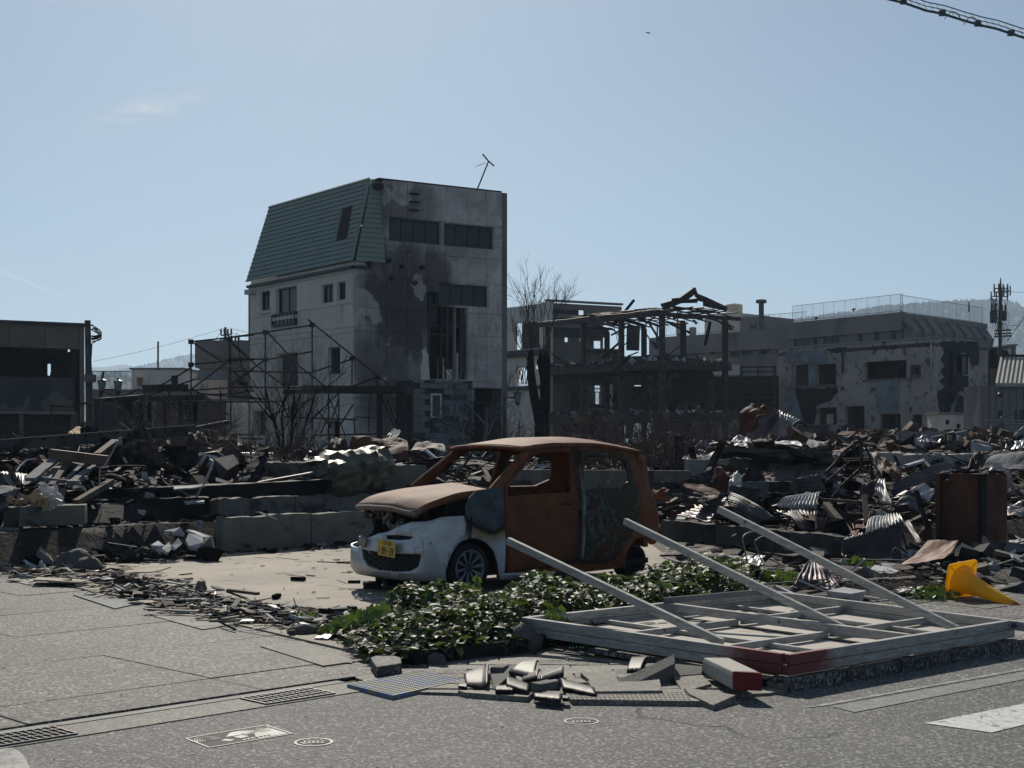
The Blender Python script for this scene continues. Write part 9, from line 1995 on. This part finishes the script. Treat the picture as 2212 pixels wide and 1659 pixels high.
def shrub(label,c,Y,n,H,wd,r,seed,mat='twig',depth=2,kids=3,lean=.35,zb=None,cat='bush',name='dry_bush',group=None):
 rnd=random.Random(seed);b=W(c,Y);b.z=gz(b.x,b.y)-.05 if zb is None else zb;t=thing(name,label,cat,b,group);m=MB()
 for k in range(n):
  a=rnd.uniform(0,6.28);q=rnd.random()**.5*wd*.4;p=b+Vector((q*math.cos(a),q*math.sin(a),0));d=Vector((math.cos(a)*lean*rnd.random()*1.6,math.sin(a)*lean*rnd.random(),1));grow(m,p,d,H*rnd.uniform(.35,.7),r,depth,rnd,.42,kids,.15)
 m.build('stems',MT[mat],t);return t
shrub('tall dry leafless shrub in front of the scaffold left of the tall building',c2(330,1500),38,44,3.3,1.3,.011,31,'tree',3,3,.18,cat='shrub',name='dry_shrub')
shrub('dark dead stems rising beside the tall dry shrub',c2(300,1500),37,6,3.4,.6,.04,32,'char',2,3,.25,cat='shrub',name='dry_shrub')
shrub('small pale pruned tree standing before the dark entrance recess',c2(1375,1560),47,3,3.0,.3,.07,33,'woodg',3,4,.9,cat='tree',name='pruned_tree')
for k,(lb,c_,Y,n,H,wd,sd)in enumerate((('brown bramble thicket under the left bay of the frame ruin',c3(700,1290),56,24,1.9,4.2,41),('brown bramble thicket behind the roof of the car',c3(1180,1330),40,40,1.4,4.2,42),('dense bramble thicket right of the car roof',c3(1010,1360),33,70,1.5,3.0,43),('low dry thicket below the rack of the frame ruin',c3(1650,1250),52,24,1.8,4.0,44),('low bramble patch behind the car rear window',(1400,985),28,60,1.3,2.4,45),('dry twigs left of the big folded sheets',c3(1850,1270),50,30,1.8,2.4,46),('dry twigs standing among the left rubble',c5(1480,1180),34,24,1.8,2.0,47),('dead twigs behind the louvre panel',cM(1150,330),26,40,1.0,2.2,48),('dry tangle beside the small pruned tree',c3(60,1200),50,30,2.0,2.0,49),('small black conifer skeleton behind the scaffold',c5(1830,1000),58,14,2.6,1.2,50))):
 shrub(lb,c_,Y,n,H,wd,.016 if Y<45 else.022,sd,'twig' if k not in(6,9)else 'tree',2,4,.55,group='dry bushes in the rubble')
t=thing('dead_grass','matted dead grass in the bed left of the cone','grass',G(cA(1450,990),.15));m=MB();rnd=random.Random(5)
for k in range(900):q=G(cA(rnd.uniform(1180,1740),rnd.uniform(950,1040)),.16);a=rnd.uniform(0,6.28);m.tube([q+Vector((0,0,rnd.uniform(-.04,.04))),q+Vector((math.cos(a)*.14,math.sin(a)*.14,rnd.uniform(-.02,.05)))],.003,3,cap=False)
o=m.build('blades',MT['twig'],t);o['kind']='stuff'
# ---------------------------------------------------------------- crane jib and bird
t=thing('crane_jib','lattice crane jib with cables crossing the top right corner of the sky','crane',W((2060,40),70));J=lambda x,y,Y=70:W(cK(x,y),Y);ck=[(-300,-125),(350,-10),(560,40),(860,145),(1090,190),(1360,275),(1600,345),(1830,395),(2040,465),(2212,520),(2700,665)]
MB().tube([J(*q)for q in ck],.06,6).build('main_chord',MT['frame'],t);MB().tube([J(x,y-62,71)for x,y in ck],.025,5).build('chord',MT['frame'],t);MB().tube([J(x+30,y-112,70.5)for x,y in ck],.028,5).build('chord',MT['frame'],t)
for k in range(22):
 x=300+k*95;y=-20+(x-300)*.281;MB().tube([J(x,y),J(x+45,y-100,70.5),J(x+95,y+26)],.014,4).build('lattice_bar',MT['frame'],t)
for x,y in((1240,205),(1500,280)):pts=[J(x-125+250*i/10,y+60+18*i/10*2-125*math.sin(i/10*3.14159))for i in range(11)];MB().tube(pts,.02,5).build('cable_loop',MT['frame'],t)
for x,y in((550,20),(1085,180),(1575,325),(2030,455)):MB().box(J(x,y),(.3,.2,.26)).build('clamp',MT['frame'],t)
b=W((1400,71),90);m=MB()
for sg in(-1,1):m.add([b,b+Vector((sg*.10,.1,.03)),b+Vector((sg*.22,-.02,.06)),b+Vector((sg*.12,-.08,.02))],[(0,1,2,3)])
m.tube([b+Vector((-.13,0,.04)),b,b+Vector((.14,0,-.03))],[.015,.045,.01],6);single('bird',m,MT['char'],'tiny dark bird flying in the sky above the car','bird')
